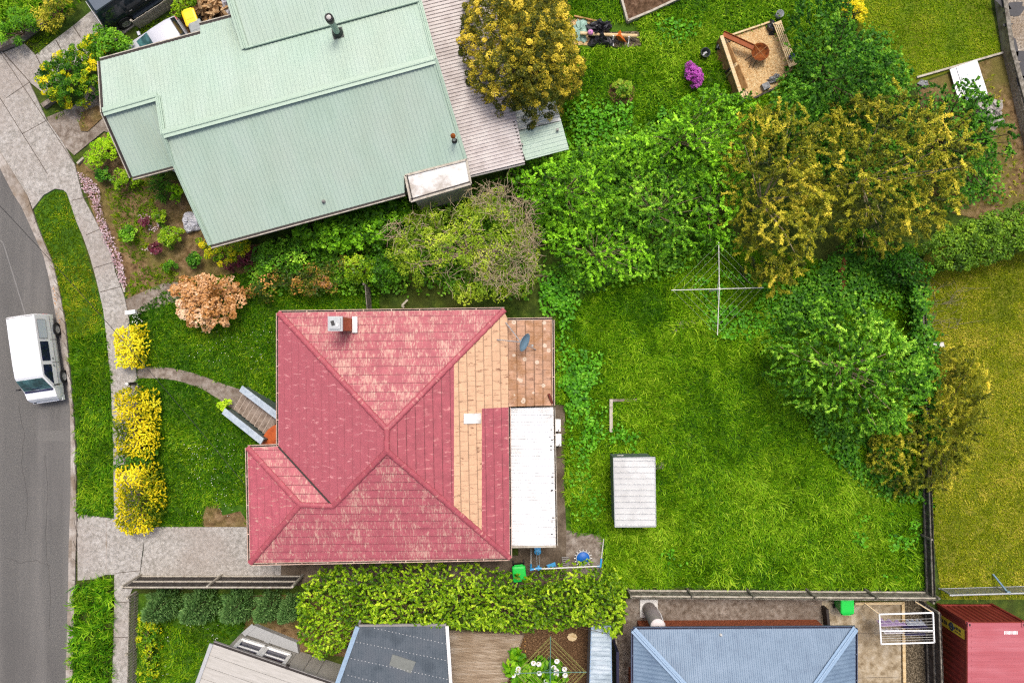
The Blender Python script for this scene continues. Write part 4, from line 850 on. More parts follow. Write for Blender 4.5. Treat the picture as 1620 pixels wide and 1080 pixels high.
# --- garden shed
gs = thing('garden_shed', 'small grey corrugated garden shed standing in the overgrown lawn', 'shed', W(1000, 780, 0))
q = [W(970.5, 724, 1.95), W(1036, 723, 1.95), W(1037.5, 832.5, 1.85), W(973, 833, 1.85)]
mb = MB(); profiled(mb, q, 'ribs', .27, [(0, 0), (.1, .0), (.2, .04), (.3, .04), (.4, 0), (1, 0)], 0, 0, direction=(0, 1, 0)); mb.build('roof', M['galv_roof'], gs)
mb = MB(); mb.prism(inset_world(q, .06), 0, 1.8); mb.build('wall', M['shed_wall'], gs)
mb = MB()
for i in range(4): mb.bar(q[i] - Vector((0, 0, .02)), q[(i + 1) % 4] - Vector((0, 0, .02)), .04, .08)
mb.build('trim', M['galv'], gs)
MB().box(W(981, 720, 1.2), (.3, .02, .1)).build('label_plate', M['white_dirty'], gs)

# --- shipping container
sc_ = thing('shipping_container', 'faded red shipping container with a yellow label behind the paling fence', 'shipping container', Vector((21.6, -15.6, 0)))
X0, X1, Y0, Y1, Z0, Z1 = 20.36, 22.9, -12.56, -18.62, .15, 2.6
mb = MB(); mb.box(((X0 + X1) / 2, (Y0 + Y1) / 2, 2.57), (X1 - X0, Y0 - Y1, .06))
for k in range(22): mb.box(((X0 + X1) / 2, Y0 - .3 - k * .27, 2.605), (X1 - X0 - .3, .1, .018))
mb.build('roof', M['cont_top'], sc_)
mb = MB()
def corrwall(p, q, z0, z1, period, dep):
    p, q = Vector(p), Vector(q); dd = (q - p).normalized(); nn_ = Vector((-dd.y, dd.x, 0)); L_ = (q - p).length; prof = [0]; n = int(L_ / period); pts = []
    for k in range(n):
        for t, h in ((0, 0), (.3, 0), (.45, 1), (.8, 1), (.95, 0)): pts.append(p + dd * ((k + t) * L_ / n) + nn_ * (dep * (h - 1)))
    pts.append(q + nn_ * (-dep))
    for a_, b_ in zip(pts[:-1], pts[1:]): mb.face([(b_.x, b_.y, z0), (a_.x, a_.y, z0), (a_.x, a_.y, z1), (b_.x, b_.y, z1)])
corrwall((X1, Y0, 0), (X0, Y0, 0), .2, 2.5, .28, .04) if False else None
corrwall((X0, Y1 , 0), (X0, Y0, 0), .2, 2.5, .28, .04); corrwall((X0, Y0, 0), (X1, Y0, 0), .2, 2.5, .25, .05); corrwall((X1, Y0, 0), (X1, Y1, 0), .2, 2.5, .28, .04); corrwall((X1, Y1, 0), (X0, Y1, 0), .2, 2.5, .28, .04)
mb.build('wall', M['cont_side'], sc_)
mb = MB()
for x in (X0, X1):
    for y in (Y0, Y1): mb.box((x, y, 1.3), (.12, .12, 2.4))
for z in (.2, 2.53): 
    for x in (X0, X1): mb.box((x, (Y0 + Y1) / 2, z), (.07, Y0 - Y1 - .13, .1))
    for y in (Y0, Y1): mb.box(((X0 + X1) / 2, y, z), (X1 - X0 - .13, .07, .1))
mb.build('frame', M['cont_side'], sc_)
for x in (X0, X1):
    for y in (Y0, Y1):
        mb = MB(); mb.box((x + (.06 if x == X0 else -.06), y - (.07 if y == Y0 else -.07), 2.58), (.17, .2, .13)); mb.box((x + (.06 if x == X0 else -.06), y - (.07 if y == Y0 else -.07), 2.647), (.07, .11, .006), 0, 1); mb.build('corner_casting', [M['cont_top'], M['black']], sc_)
mb = MB(); mb.box((X0 - .012, -13.18, 1.3), (.012, .44, 2.1)); rg0 = random.Random(3); z = .38
for wd2 in (.10, .08, .12, .07, .10, .09): mb.box((X0 - .021, -13.17, z), (.006, .17, wd2 * .72), 0, 1); z += wd2 + .012
mb.lathe([(.19, 0), (.19, .006), (.09, .006), (.09, 0)], 18, M=Matrix.Translation((X0 - .024, -13.17, 1.32)) @ Matrix.Rotation(R(-90), 4, 'Y'), mi=2); mb.box((X0 - .024, -13.17, 1.32), (.004, .1, .5), mi=2)
z = 1.62
for wd2 in (.09, .06, .11, .05, .09, .07): mb.box((X0 - .021, -13.12, z), (.006, .12, wd2 * .75), 0, 1); mb.box((X0 - .021, -13.28, z + .01), (.006, .06, wd2 * .6), 0, 1); z += wd2 + .01
mb.build('sign', [M['sign_yellow'], M['dark'], flat('emblem_blue', srgb(64, 74, 92, K))], sc_)
mb = MB(); x = 21.98
for wd2 in (.045, .03, .05, .035, .05, .045, .03, .05, .04, .05, .045): mb.box((x + wd2 / 2, -12.98, 2.603), (wd2 * .8, .17 if wd2 > .03 else .15, .005)); x += wd2 + .013
mb.build('roof_number', M['white_paint'], sc_)

# ------------------------------------------------------------------ vehicles (local: +x forward, +z up)
def loft(mb, secs, mi=0):
    n = len(secs[0]); full = []
    for s_ in secs: full.append([Vector(p) for p in s_] + [Vector((p[0], -p[1], p[2])) for p in s_[::-1] if abs(p[1]) > 1e-4])
    m = len(full[0]); vs = [v for f in full for v in f]; fs = []
    for i in range(len(full) - 1):
        for k in range(m): fs.append((i * m + k, i * m + (k + 1) % m, (i + 1) * m + (k + 1) % m, (i + 1) * m + k))
    fs.append(tuple(range(m))[::-1]); fs.append(tuple((len(full) - 1) * m + k for k in range(m))); mb.faces(vs, fs, mi)
def wheel(root, x, y, r, w, rim=M['alloy'] if False else None):
    s_ = 1 if y > 0 else -1; Mx = Matrix.Translation((x, y, r)) @ Matrix.Rotation(R(-90) * s_, 4, 'X')
    mb = MB(); mb.lathe([(r * .62, w * .5), (r * .92, w * .5), (r, w * .36), (r, -w * .4), (r * .9, -w * .5), (.02, -w * .5)], 24, M=Mx); wh = mb.build('wheel', M['rubber'], root)
    mb = MB(); mb.lathe([(0, w * .36), (r * .16, w * .40), (r * .2, w * .34), (r * .5, w * .28), (r * .6, w * .46), (r * .66, w * .47)], 24, M=Mx)
    for k in range(5):
        a = 2 * math.pi * k / 5; mb.box(None, (r * .46, r * .14, .02), M=Mx @ Matrix.Rotation(a, 4, 'Z') @ Matrix.Translation((r * .38, 0, w * .37)))
    mb.build('rim', M['alloy'], wh)
    mb = MB(); mb.lathe([(r * 1.04, -.02), (r * 1.16, -.02), (r * 1.16, .03), (r * 1.04, .03)], 24, M=Matrix.Translation((x, y + s_ * w * .38, r + .015)) @ Matrix.Rotation(R(-90) * s_, 4, 'X')); return wh, mb
def panel(pts, th=.012):
    pts = [Vector(p) for p in pts]; n = newell(pts); mb = MB(); a = [p + n * th for p in pts]; k = len(pts); mb.face(a, sm=False)
    for i in range(k): mb.face([pts[i], pts[(i + 1) % k], a[(i + 1) % k], a[i]])
    return mb
def mirror(pts): return [(p[0], -p[1], p[2]) for p in pts][::-1]

# white van
van = thing('parked_van', 'white high roofed van parked along the kerb', 'van', (0, 0, 0), local=True)
def vs(x, top, k=1.0, belt=1.08, zf=.34, roofw=.655):
    b = min(belt, top - .04); sh = top - b
    return [(x, 0, zf), (x, .62 * k, zf), (x, .70 * k, zf + .03), (x, .735 * k, .55 if top > .6 else top - .02), (x, .745 * k, min(.85, b - .02)), (x, .725 * k, b), (x, (.725 - (.725 - roofw) * min(1, sh / .75)) * k, b + sh * .86), (x, (.725 - (.725 - roofw + .07) * min(1, sh / .75)) * k, b + sh * .97), (x, .35 * k, top), (x, 0, top + .012)]
mb = MB(); loft(mb, [vs(-2.0, 1.82, .96, roofw=.63), vs(-1.96, 1.9, .99), vs(-1.2, 1.92), vs(.3, 1.92), vs(.82, 1.89), vs(.90, 1.84), vs(1.50, 1.14, belt=1.05), vs(1.86, 1.02, .97, belt=.95), vs(1.98, .86, .93, belt=.8), vs(2.03, .66, .9, belt=.6)])
mb.build('body', M['car_white'], van, R(28))
def sidep(x0, x1, z0, z1, sl=0, k=1):
    def yy(z): return .725 - (.725 - .655) * max(0, (z - 1.08)) / (.84 * .86) if z > 1.08 else .73
    return [(x0, -yy(z0) - .004, z0), (x1 , -yy(z0) - .004, z0), (x1 - sl, -yy(z1) - .004, z1), (x0, -yy(z1) - .004, z1)]
# near side is local +y (van faces down the photo, kerb on its left)
def left(pts): return mirror(pts)
for nm, a in (('side_window', (-.72, .18, 1.14, 1.68, 0)), ('door_window', (.36, 1.28, 1.14, 1.68, .46))):
    panel(left(sidep(*a))).build(nm, M['glass_blue'], van); panel(sidep(*a)).build(nm, M['glass_blue'], van)
pan = panel(left(sidep(-1.74, -.86, 1.14, 1.70)), .014); pan.build('blank_panel', flat('van_panel', srgb(206, 216, 224, .8), .35, var=.02), van)
mb = MB()
for a, b in (((-1.74, .735, 1.14), (-.86, .735, 1.14)), ((-1.74, .678, 1.7), (-.86, .678, 1.7)), ((-1.74, .735, 1.14), (-1.74, .678, 1.7)), ((-.86, .735, 1.14), (-.86, .678, 1.7)), ((.27, .745, .5), (.27, .75, 1.08)), ((1.3, .745, .55), (1.3, .74, 1.02)), ((-.8, .748, .45), (-.8, .752, 1.0)), ((-1.9, .752, .82), (1.4, .752, .82))): mb.bar(a, b, .018, .018)
mb.bar((-1.93, -.6, 1.9), (-1.93, .6, 1.9), .03, .02); mb.bar((-1.8, .735, .5), (.9, .735, .5), .02, .05); mb.build('trim', M['grey_trim'], van)
wsn = [(.95, .60, 1.785), (.95, -.60, 1.785), (1.44, -.655, 1.21), (1.44, .655, 1.21)]
panel(wsn[::-1] if newell([Vector(p) for p in wsn]).z < 0 else wsn, .016).build('windscreen', M['glass_green'], van)
mb = MB(); mb.bar((1.50, -.66, 1.165), (1.50, .66, 1.165), .1, .03); mb.bar((1.44, .1, 1.25), (1.3, -.45, 1.4), .02, .02); mb.bar((1.44, -.3, 1.25), (1.32, .3, 1.38), .02, .02); mb.build('wiper_panel', M['glass_blue'], van)
mb = MB(); mb.box((2.03, 0, .48), (.1, 1.34, .2)); mb.box((1.95, .62, .48), (.24, .16, .2)); mb.box((1.95, -.62, .48), (.24, .16, .2)); mb.build('bumper', M['car_white'], van)
for s_ in (1, -1):
    mb = MB(); mb.box((1.965, s_ * .52, .78), (.06, .26, .13)); mb.build('headlight', M['chrome'], van)
    mb = MB(); mb.bar((1.36, s_ * .73, 1.2), (1.34, s_ * .86, 1.2), .03, .03); mb.box((1.34, s_ * .9, 1.22), (.07, .13, .2)); mb.build('mirror', M['black'], van)
    MB().box((-2.0, s_ * .6, .9), (.05, .14, .3)).build('tail_light', M['lamp_red'], van)
    for hx in (.10, .42): MB().box((hx, s_ * .755, .98), (.10, .02, .035)).build('door_handle', M['black'], van)
    for x in (-1.28, .98):
        wh, arch = wheel(van, x, s_ * .67, .285, .2); arch.build('wheel_arch', M['black'], van)
van.location = (-22.2, -.80, 0.0); van.rotation_euler = (0, 0, R(-81.7))

# dark four wheel drive
def suv_sec(x, top, k=1.0, belt=1.05, rw=.66):
    b = min(belt, top - .03); sh = top - b
    return [(x, 0, .45), (x, .80 * k, .45), (x, .90 * k, .55), (x, .93 * k, min(.8, b - .05)), (x, .92 * k, b), (x, (.92 - (.92 - rw) * min(1, sh / .75)) * k, b + sh * .9), (x, (.88 - (.92 - rw) * min(1, sh / .75)) * k, b + sh * .98), (x, .3 * k, top), (x, 0, top + .02)]
sv = thing('offroad_car', 'dark blue black four wheel drive parked on the slab driveway', 'car', (0, 0, 0), local=True)
mb = MB(); loft(mb, [suv_sec(-2.25, 1.0, .94, belt=.95), suv_sec(-2.2, 1.15), suv_sec(-2.05, 1.76), suv_sec(-1.8, 1.84), suv_sec(.2, 1.86), suv_sec(.5, 1.8), suv_sec(1.1, 1.16), suv_sec(2.1, 1.05, .97), suv_sec(2.3, .85, .93, belt=.8)])
mb.build('body', M['car_dark'], sv, R(30))
mb = MB(); mb.prism([(-1.95, -.56), (.3, -.56), (.3, .56), (-1.95, .56)], 1.84, 1.885); mb.build('roof_panel', M['car_roof_dark'], sv)
mb = MB()
for s_ in (1, -1): mb.bar((-1.9, s_ * .62, 1.93), (.2, s_ * .62, 1.93), .05, .05)
mb.build('roof_rail', M['car_roof_dark'], sv)
def sy(z): return .92 - (.26) * max(0, z - 1.05) / (.75 * .9) + .004
for s_ in (1, -1):
    for nm, x0, x1, sl in (('side_window', -1.9, -1.0, 0), ('door_window', -.9, -.1, 0), ('door_window', 0, .85, .45)):
        pts = [(x0, s_ * sy(1.12), 1.12), (x1, s_ * sy(1.12), 1.12), (x1 - sl, s_ * sy(1.62), 1.62), (x0, s_ * sy(1.62), 1.62)]; panel(pts if s_ < 0 else pts[::-1]).build(nm, M['glass'], sv)
    for x in (-1.38, 1.35):
        wh, arch = wheel(sv, x, s_ * .84, .38, .26); arch.build('wheel_arch', M['black'], sv)
    MB().box((-2.2, s_ * .78, .92), (.12, .2, .2)).build('tail_light', M['lamp_red'], sv)
    MB().box((2.22, s_ * .68, .85), (.1, .3, .15)).build('headlight', M['chrome'], sv)
    for hx in (-.75, .15): MB().box((hx, s_ * .94, 1.0), (.14, .03, .04)).build('door_handle', M['chrome'], sv)
    MB().bar((-.95, s_ * .93, .42), (.95, s_ * .93, .42), .16, .06).build('side_step', M['car_roof_dark'], sv)
    MB().box((1.0, s_ * 1.02, 1.15), (.1, .2, .16)).build('mirror', M['car_dark'], sv)
panel([(-2.17, .6, 1.2), (-2.17, -.6, 1.2), (-2.08, -.55, 1.66), (-2.08, .55, 1.66)][::-1]).build('rear_window', M['glass'], sv)
MB().box((-2.28, 0, .6), (.12, 1.6, .2)).build('bumper', M['chrome'], sv)
hd = math.atan2(.56, .83); f_ = Vector((math.cos(hd), math.sin(hd), 0)); l_ = Vector((-math.sin(hd), math.cos(hd), 0))
sv.location = W(199, 36, .36) * Vector((1, 1, 0)) if False else Vector((W(199, 36, .36).x, W(199, 36, .36).y, 0)) + f_ * 1.38 + l_ * .88; sv.rotation_euler = (0, 0, hd)

# silver hatchback half under the eave
def h_sec(x, top, k=1.0, belt=.86, rw=.55):
    b = min(belt, top - .03); sh = top - b
    return [(x, 0, .25), (x, .72 * k, .25), (x, .82 * k, .35), (x, .85 * k, min(.6, b - .04)), (x, .83 * k, b), (x, (.83 - (.83 - rw) * min(1, sh / .55)) * k, b + sh * .9), (x, (.78 - (.83 - rw) * min(1, sh / .55)) * k, b + sh * .98), (x, .3 * k, top), (x, 0, top + .02)]
hc = thing('hatchback_car', 'silver hatchback tucked half under the green roof eave', 'car', (0, 0, 0), local=True)
mb = MB(); loft(mb, [h_sec(-1.12, .8, .84), h_sec(-1.06, 1.02, .93), h_sec(-.86, 1.38, .97), h_sec(-.6, 1.44), h_sec(.1, 1.45), h_sec(.3, 1.40), h_sec(1.1, .95), h_sec(1.9, .82, .94, belt=.76), h_sec(2.25, .6, .8, belt=.5)])
mb.build('body', M['car_silver'], hc, R(40))
def hy(z): return .83 - .28 * max(0, z - .86) / .495 + .004
for s_ in (1, -1):
    for nm, x0, x1, sl, sr in (('door_window', -.72, -.22, 0, .05), ('door_window', -.17, .85, .62, 0)):
        pts = [(x0 - sr, s_ * hy(.9), .9), (x1, s_ * hy(.9), .9), (x1 - sl, s_ * hy(1.34), 1.34), (x0, s_ * hy(1.34), 1.34)]; panel(pts if s_ < 0 else pts[::-1]).build(nm, M['glass'], hc)
    for x in (-.62, 1.45):
        wh, arch = wheel(hc, x, s_ * .74, .3, .2); arch.build('wheel_arch', M['black'], hc)
    MB().bar((.78, s_ * .84, .92), (.74, s_ * 1.0, .96), .12, .1).build('mirror', M['car_silver'], hc)
    MB().box((2.02, s_ * .58, .62), (.2, .26, .1)).build('headlight', M['chrome'], hc); MB().box((-1.05, s_ * .6, .86), (.12, .2, .16)).build('tail_light', M['lamp_red'], hc)
panel([(.36, -.5, 1.385), (1.04, -.64, .985), (1.04, .64, .985), (.36, .5, 1.385)]).build('windscreen', M['glass_green'], hc)
panel([(-.90, .48, 1.35), (-1.055, .6, 1.06), (-1.055, -.6, 1.06), (-.90, -.48, 1.35)]).build('rear_window', M['glass'], hc)
hp = W(247, 74.6, 1.4); hf = R(212.7); hc.location = (hp.x - math.cos(hf) * .34 - .14, hp.y - math.sin(hf) * .34 + .24, .05); hc.rotation_euler = (0, 0, hf)

# ------------------------------------------------------------------ bins
def make_bin(lid, body, label, rot=0):
    b = thing('wheelie_bin', label, 'wheelie bin', (0, 0, 0), None, True)
    mb = MB(); vs_ = [(-.22, -.25, .08), (.22, -.25, .08), (.22, .25, .08), (-.22, .25, .08), (-.29, -.33, .98), (.29, -.33, .98), (.29, .36, .98), (-.29, .36, .98)]
    mb.faces(vs_, [(3, 2, 1, 0), (4, 5, 6, 7), (0, 1, 5, 4), (1, 2, 6, 5), (2, 3, 7, 6), (3, 0, 4, 7)]); mb.bar((-.26, .4, .95), (.26, .4, .95), .04, .04); mb.bar((-.24, .3, .95), (-.24, .42, .95), .04, .04); mb.bar((.24, .3, .95), (.24, .42, .95), .04, .04); mb.build('bin_body', body, b)
    mb = MB(); rings = []
    for k, z in ((1.0, .985), (1.02, 1.03), (.94, 1.075), (.7, 1.09)):
        rings.append([Vector((x * .31 * k, .0 + y * .375 * k, z)) for x, y in ((-.85, -1), (.85, -1), (1, -.85), (1, .85), (.85, 1), (-.85, 1), (-1, .85), (-1, -.85))])
    v = [p for r in rings for p in r]; fs = [(i * 8 + k, i * 8 + (k + 1) % 8, (i + 1) * 8 + (k + 1) % 8, (i + 1) * 8 + k) for i in range(3) for k in range(8)]; fs.append(tuple(range(24, 32)))
    mb.faces(v, fs); mb.bar((-.2, .40, 1.0), (.2, .40, 1.0), .05, .05); mb.bar((-.16, -.08, 1.094), (.16, -.08, 1.094), .03, .012); mb.build('lid', lid, b)
    for s_ in (1, -1): MB().lathe([(0, -.03), (.1, -.03), (.1, .03), (0, .03)], 14, M=Matrix.Translation((s_ * .25, .3, .1)) @ Matrix.Rotation(R(90), 4, 'Y')).build('wheel', M['rubber'], b)
    return b
for lid, body, lab, px, rz in ((M['bin_yellow'], M['bin_dark'], 'wheelie bin with a bright yellow lid near the woodpile', (301, 28), 20), (M['bin_grey'], M['bin_dark'], 'wheelie bin with a plain grey lid against the green roof eave', (311, 45), 20), (M['bin_green'], M['bin_dark'], 'wheelie bin with a green lid between hedge and red roofed house', (821.5, 907), 5), (M['bin_green'], M['bin_green'], 'wheelie bin with a green lid by the fence on the ochre slab', (1340, 958), 180)):
    b = make_bin(lid, body, lab); c = W(px[0], px[1], 1.03); b.location = (c.x, c.y, .03); b.rotation_euler = (0, 0, R(rz))

# ------------------------------------------------------------------ fences
def fence(name, label, p, q, h, rails=(.3, .95), side=1, post=2.4, mat='timber_grey', rmat='rail_pale', pw_=.1, gap=.012, posth=None, rand=.02, skew=0):
    p, q = Vector(p), Vector(q); d = (q - p); L_ = d.length; d.normalize(); n = Vector((-d.y, d.x, 0)) * side; o = thing(name, label, 'fence', p); rg = random.Random(int(L_ * 100)); mb = MB()
    k = int(L_ / (pw_ + gap))
    for i in range(k):
        c = p + d * ((i + .5) * (pw_ + gap)); hh = h + rg.uniform(-rand, rand); mb.box(c + Vector((0, 0, hh / 2)) + n * rg.uniform(-.004, .004), (pw_, .02, hh), math.atan2(d.y, d.x))
    mb.build('palings', M[mat], o)
    for z in rails: MB().bar(p + n * .04 + Vector((0, 0, z)), q + n * .04 + Vector((0, 0, z)), .05, .09).build('rail', M[rmat], o)
    m = max(1, int(L_ / post))
    for i in range(m + 1): c = p + d * (L_ * i / m) + n * .09; MB().box(c + Vector((0, 0, (posth or h) / 2)), (.09, .09, posth or h), math.atan2(d.y, d.x)).build('post', M[rmat if mat == 'timber_dark' else mat], o)
    return o
fence('paling_fence', 'dark paling fence with three pale rails along the concrete driveway', W(224, 911), W(480, 911), 1.9, (.12, .95, 1.82), 1, 2.6, 'timber_dark', 'rail_pale')
fence('paling_fence', 'weathered tan paling fence between the long grass and the brick house', W(992, 932), W(1462, 935), 1.35, (.25, 1.1), 1, 2.55, 'timber_grey')
fence('paling_fence', 'dark grey paling fence dividing the back lawn from the dry olive lawn', W(1462, 942), W(1446, 455), 1.05, (.35, .85), 1, 2.9, 'timber_dark', 'timber_grey')
fence('paling_fence', 'grey paling fence between the gravel strip and the shipping container', W(1466, 1100), W(1460, 951), 1.6, (.3, .9, 1.5), 1, 2.5, 'timber_dark', 'timber_grey')
fence('picket_fence', 'grey picket fence along the footpath below the driveway', W(215, 1110), W(219, 936), .95, (.25, .75), 1, 2.0, 'rail_pale', 'timber_grey', .075, .06)
fence('paling_fence', 'short silvery paling fence beside the dark four wheel drive', W(222, 46), W(285, 5), .85, (.2, .65), 1, 1.8, 'rail_pale', 'timber_grey', .11, .012)
fence('paling_fence', 'short side fence between the red roofed house and the shrubs', W(589, 492), W(586, 452), 1.3, (.3, 1.1), 1, 2.0, 'timber_grey', 'timber_grey')
cf = thing('chain_link_fence', 'galvanised pipe and chain link fence above the shipping container', 'fence', W(1490, 944))
a, b = W(1483, 930), W(1660, 925); cz = Vector((0, 0, 1.05)); mb = MB(); mb.tube([a + cz, b + cz], .045, 8); mb.build('top_rail', M['galv'], cf)
MB().tube([a + Vector((0, 0, .08)), b + Vector((0, 0, .08))], .02, 6).build('bottom_rail', M['galv'], cf)
for t in (.02, .52, .98): c = a.lerp(b, t); MB().tube([c, c + cz * 1.05], .04, 8).build('post', M['galv'], cf)
mb = MB(); n = 110; dd = (b - a) / n
for i in range(n):
    p = a + dd * i
    mb.bar(p + Vector((0, 0, .08)), p + dd * 6 + cz, .006, .006); mb.bar(p + dd * 6 + Vector((0, 0, .08)), p + cz, .006, .006)
mb.build('mesh', M['galv'], cf)
c = a.lerp(b, .52); mb = MB(); mb.bar(c + Vector((-.15, .6, .05)), c + Vector((0, 0, .95)), .07, .07); mb.box(c + Vector((0, .02, .95)), (.16, .14, .14)); mb.build('brace', M['dish'], cf)
rw = thing('retaining_wall', 'grey sleeper retaining wall holding up the gravel terrace', 'retaining wall', W(1590, 120))
mb = MB(); pts = [W(1560, -80), W(1584, 84), W(1606, 165), W(1622, 242), W(1632, 335)]
for p, q in zip(pts[:-1], pts[1:]): mb.bar(p + Vector((.1, 0, .32)), q + Vector((.1, 0, .32)), .12, .66)
mb.build('wall', surf('sleeper', [srgb(124, 112, 92, K), srgb(158, 146, 124, K), srgb(176, 166, 146, K)], 3, None, .9), rw)
mb = MB()
for p, q in zip(pts[:-1], pts[1:]): mb.bar(p + Vector((.1, 0, .675)), q + Vector((.1, 0, .675)), .2, .05)
mb.build('coping', M['timber_grey'], rw)
el = thing('timber_edging', 'pale timber edging board between short lawn and stony soil', 'edging', W(1500, 110))
MB().bar(W(1450, 123, .06), W(1586, 84, .06), .09, .16).build('board', M['rail_pale'], el)
el = thing('timber_edging', 'pale timber edging frame round the ochre slab', 'edging', W(1424, 1000))
mb = MB(); mb.bar(W(1428, 951, .07), W(1431, 1110, .07), .14, .12); mb.build('board', M['timber'], el); MB().bar(W(1352, 954, .07), W(1426, 953, .07), .12, .12).build('board', M['timber'], el)
kw = thing('garden_wall', 'low grey concrete wall below the bushes at the street corner', 'wall', W(35, 65))
mb = MB()
for p, q in zip(*(lambda L_: (L_[:-1], L_[1:]))([W(-60, 105), W(-10, 84), W(30, 68), W(62, 44), W(75, 38)])): mb.bar(p + Vector((0, 0, .2)), q + Vector((0, 0, .2)), .25, .4)
mb.build('wall', M['concrete_old'], kw)
tag(MB().prism(Ws([(70, 167), (86, 156), (92, 160), (74, 173)]), 0, .3).build('concrete_block', M['concrete_old']), 'long grey concrete block at the end of the yellow green hedge', 'block')
el = thing('timber_edging', 'short pale edging board under the lime bush', 'edging', W(125, 258)); MB().bar(W(123, 259, .08), W(133, 250, .08), .1, .16).build('board', M['rail_pale'], el)
el = thing('timber_edging', 'pale edging strip beside the pink flower border', 'edging', W(193, 450)); MB().bar(W(188, 433, .06), W(198, 462, .06), .08, .14).build('board', M['rail_pale'], el)

# ------------------------------------------------------------------ clotheslines
def cline(name, label, c, ends, z, mat, wires, wr, drop=.1):
    o = thing(name, label, 'clothesline', (c.x, c.y, 0)); hub = Vector((c.x, c.y, z))
    MB().tube([(c.x, c.y, 0), (c.x, c.y, z + .05)], .035, 8).build('post', M[mat], o); MB().lathe([(.05, 0), (.07, .05), (.07, .18), (.03, .2)], 10, (c.x, c.y, z - .16)).build('hub', M[mat], o)
    for e in ends:
        mb = MB(); mb.tube([hub, Vector(e)], .022, 6); k = hub.lerp(Vector(e), .3); mb.tube([hub - Vector((0, 0, .35)), k], .014, 5); mb.build('arm', M[mat], o)
    mb = MB()
    for f in wires:
        for i in range(len(ends)):
            a_, b_ = hub.lerp(Vector(ends[i]), f), hub.lerp(Vector(ends[(i + 1) % len(ends)]), f); m_ = a_.lerp(b_, .5) - Vector((0, 0, .03)); mb.tube([a_, m_, b_], wr, 4, caps=False)
    mb.build('lines', M['pole_white' if mat != 'arm_green' else 'line_yellow'], o); return o
M['arm_green'] = flat('arm_green', srgb(96, 136, 122, K)); M['line_yellow'] = flat('line_yellow', srgb(178, 180, 96, K))
zc = 2.0
cline('rotary_clothesline', 'large rotary clothesline with bare white arms in the overgrown back lawn', W(1138, 457, zc), [W(1137, 383, zc), W(1208, 455, zc), W(1135, 530, zc), W(1062, 459, zc)], zc, 'pole_white', (.97, .8, .62, .46), .0024)
zc = 1.8
cline('rotary_clothesline', 'green armed rotary clothesline over the white lilies', W(870.5, 1063, zc), [W(871, 1006, zc), W(928, 1062.5, zc), W(870, 1122, zc), W(815, 1064.5, zc)], zc, 'arm_green', (.99, .95, .85, .73, .6, .48), .008)
fc = thing('folding_clothesline', 'white framed folding clothesline hung with washing beside the paling fence', 'clothesline', W(1434, 990))
zc = 1.65; q = [W(1391, 971, zc), W(1476, 968.5, zc), W(1478, 1015.5, zc), W(1394, 1018, zc)]
for i in range(4): MB().bar(q[i], q[(i + 1) % 4], .06, .05).build('frame_bar', M['white_paint'], fc)
ml, mr = q[0].lerp(q[3], .56), q[1].lerp(q[2], .60); MB().bar(ml, mr, .05, .05).build('frame_bar', M['white_paint'], fc)
for p, e in ((q[0], W(1368, 953, 1.2)), (q[1], W(1448, 951, 1.2))): MB().bar(p, e, .04, .04).build('strut', M['timber'], fc)
for p in (q[0], q[1]): MB().bar(Vector((p.x, p.y, 0)), p, .05, .05, up=(1, 0, 0)).build('post', M['white_paint'], fc)
mb = MB()
for t in (.2, .3, .4, .5, .66, .74, .82, .9): mb.tube([q[0].lerp(q[3], t), q[1].lerp(q[2], t)], .008, 4, caps=False)
mb.build('lines', M['pole_white'], fc)
def cloth(name, label, cat, t, u0, u1, drop, mat, grp=None, slump=0.0):
    a_ = q[0].lerp(q[3], t); b_ = q[1].lerp(q[2], t); mb = MB(); n = 14; rg = random.Random(int(t * 100 + u0 * 1000)); top = []; bot = []
    for i in range(n + 1):
        u = u0 + (u1 - u0) * i / n; p = a_.lerp(b_, u); w = math.sin(i * 1.7 + t * 20) * .04; dr = drop * (1 - slump * i / n) * rg.uniform(.94, 1.03); top.append(p + Vector((0, 0, .012))); bot.append((p + Vector((0, w + .03, -dr * .5)), p + Vector((0, w * 2 + .05, -dr))))
    for i in range(n):
        for th in (0,):
            mb.face([top[i], top[i + 1], bot[i + 1][0], bot[i][0]], sm=True); mb.face([bot[i][0], bot[i + 1][0], bot[i + 1][1], bot[i][1]], sm=True)
            mb.face([top[i] + Vector((0, -.012, 0)), bot[i][0] + Vector((0, -.05, -.1)), bot[i + 1][0] + Vector((0, -.05, -.1)), top[i + 1] + Vector((0, -.012, 0))], sm=True); mb.face([top[i], top[i] + Vector((0, -.012, 0)), top[i + 1] + Vector((0, -.012, 0)), top[i + 1]])
    return tag(mb.build(name, M[mat]), label, cat)
cloth('hanging_cloth', 'lilac cloth hung on the white framed clothesline', 'washing', .4, .03, .5, .85, 'cloth_purple', slump=.6)
cloth('hanging_cloth', 'pale grey cloth hung next to the lilac cloth', 'washing', .4, .52, .86, .5, 'cloth_grey')
cloth('hanging_cloth', 'navy cloth hung behind the middle bar of the clothesline', 'washing', .5, .45, .9, .45, 'cloth_navy')
cloth('hanging_cloth', 'white cloth hung below the lilac cloth on the clothesline', 'washing', .66, .08, .45, .45, 'cloth_white')
cloth('hanging_cloth', 'dark purple cloth hung on the outer lines beside the white cloth', 'washing', .74, .47, .85, .4, 'cloth_navy', slump=.3)

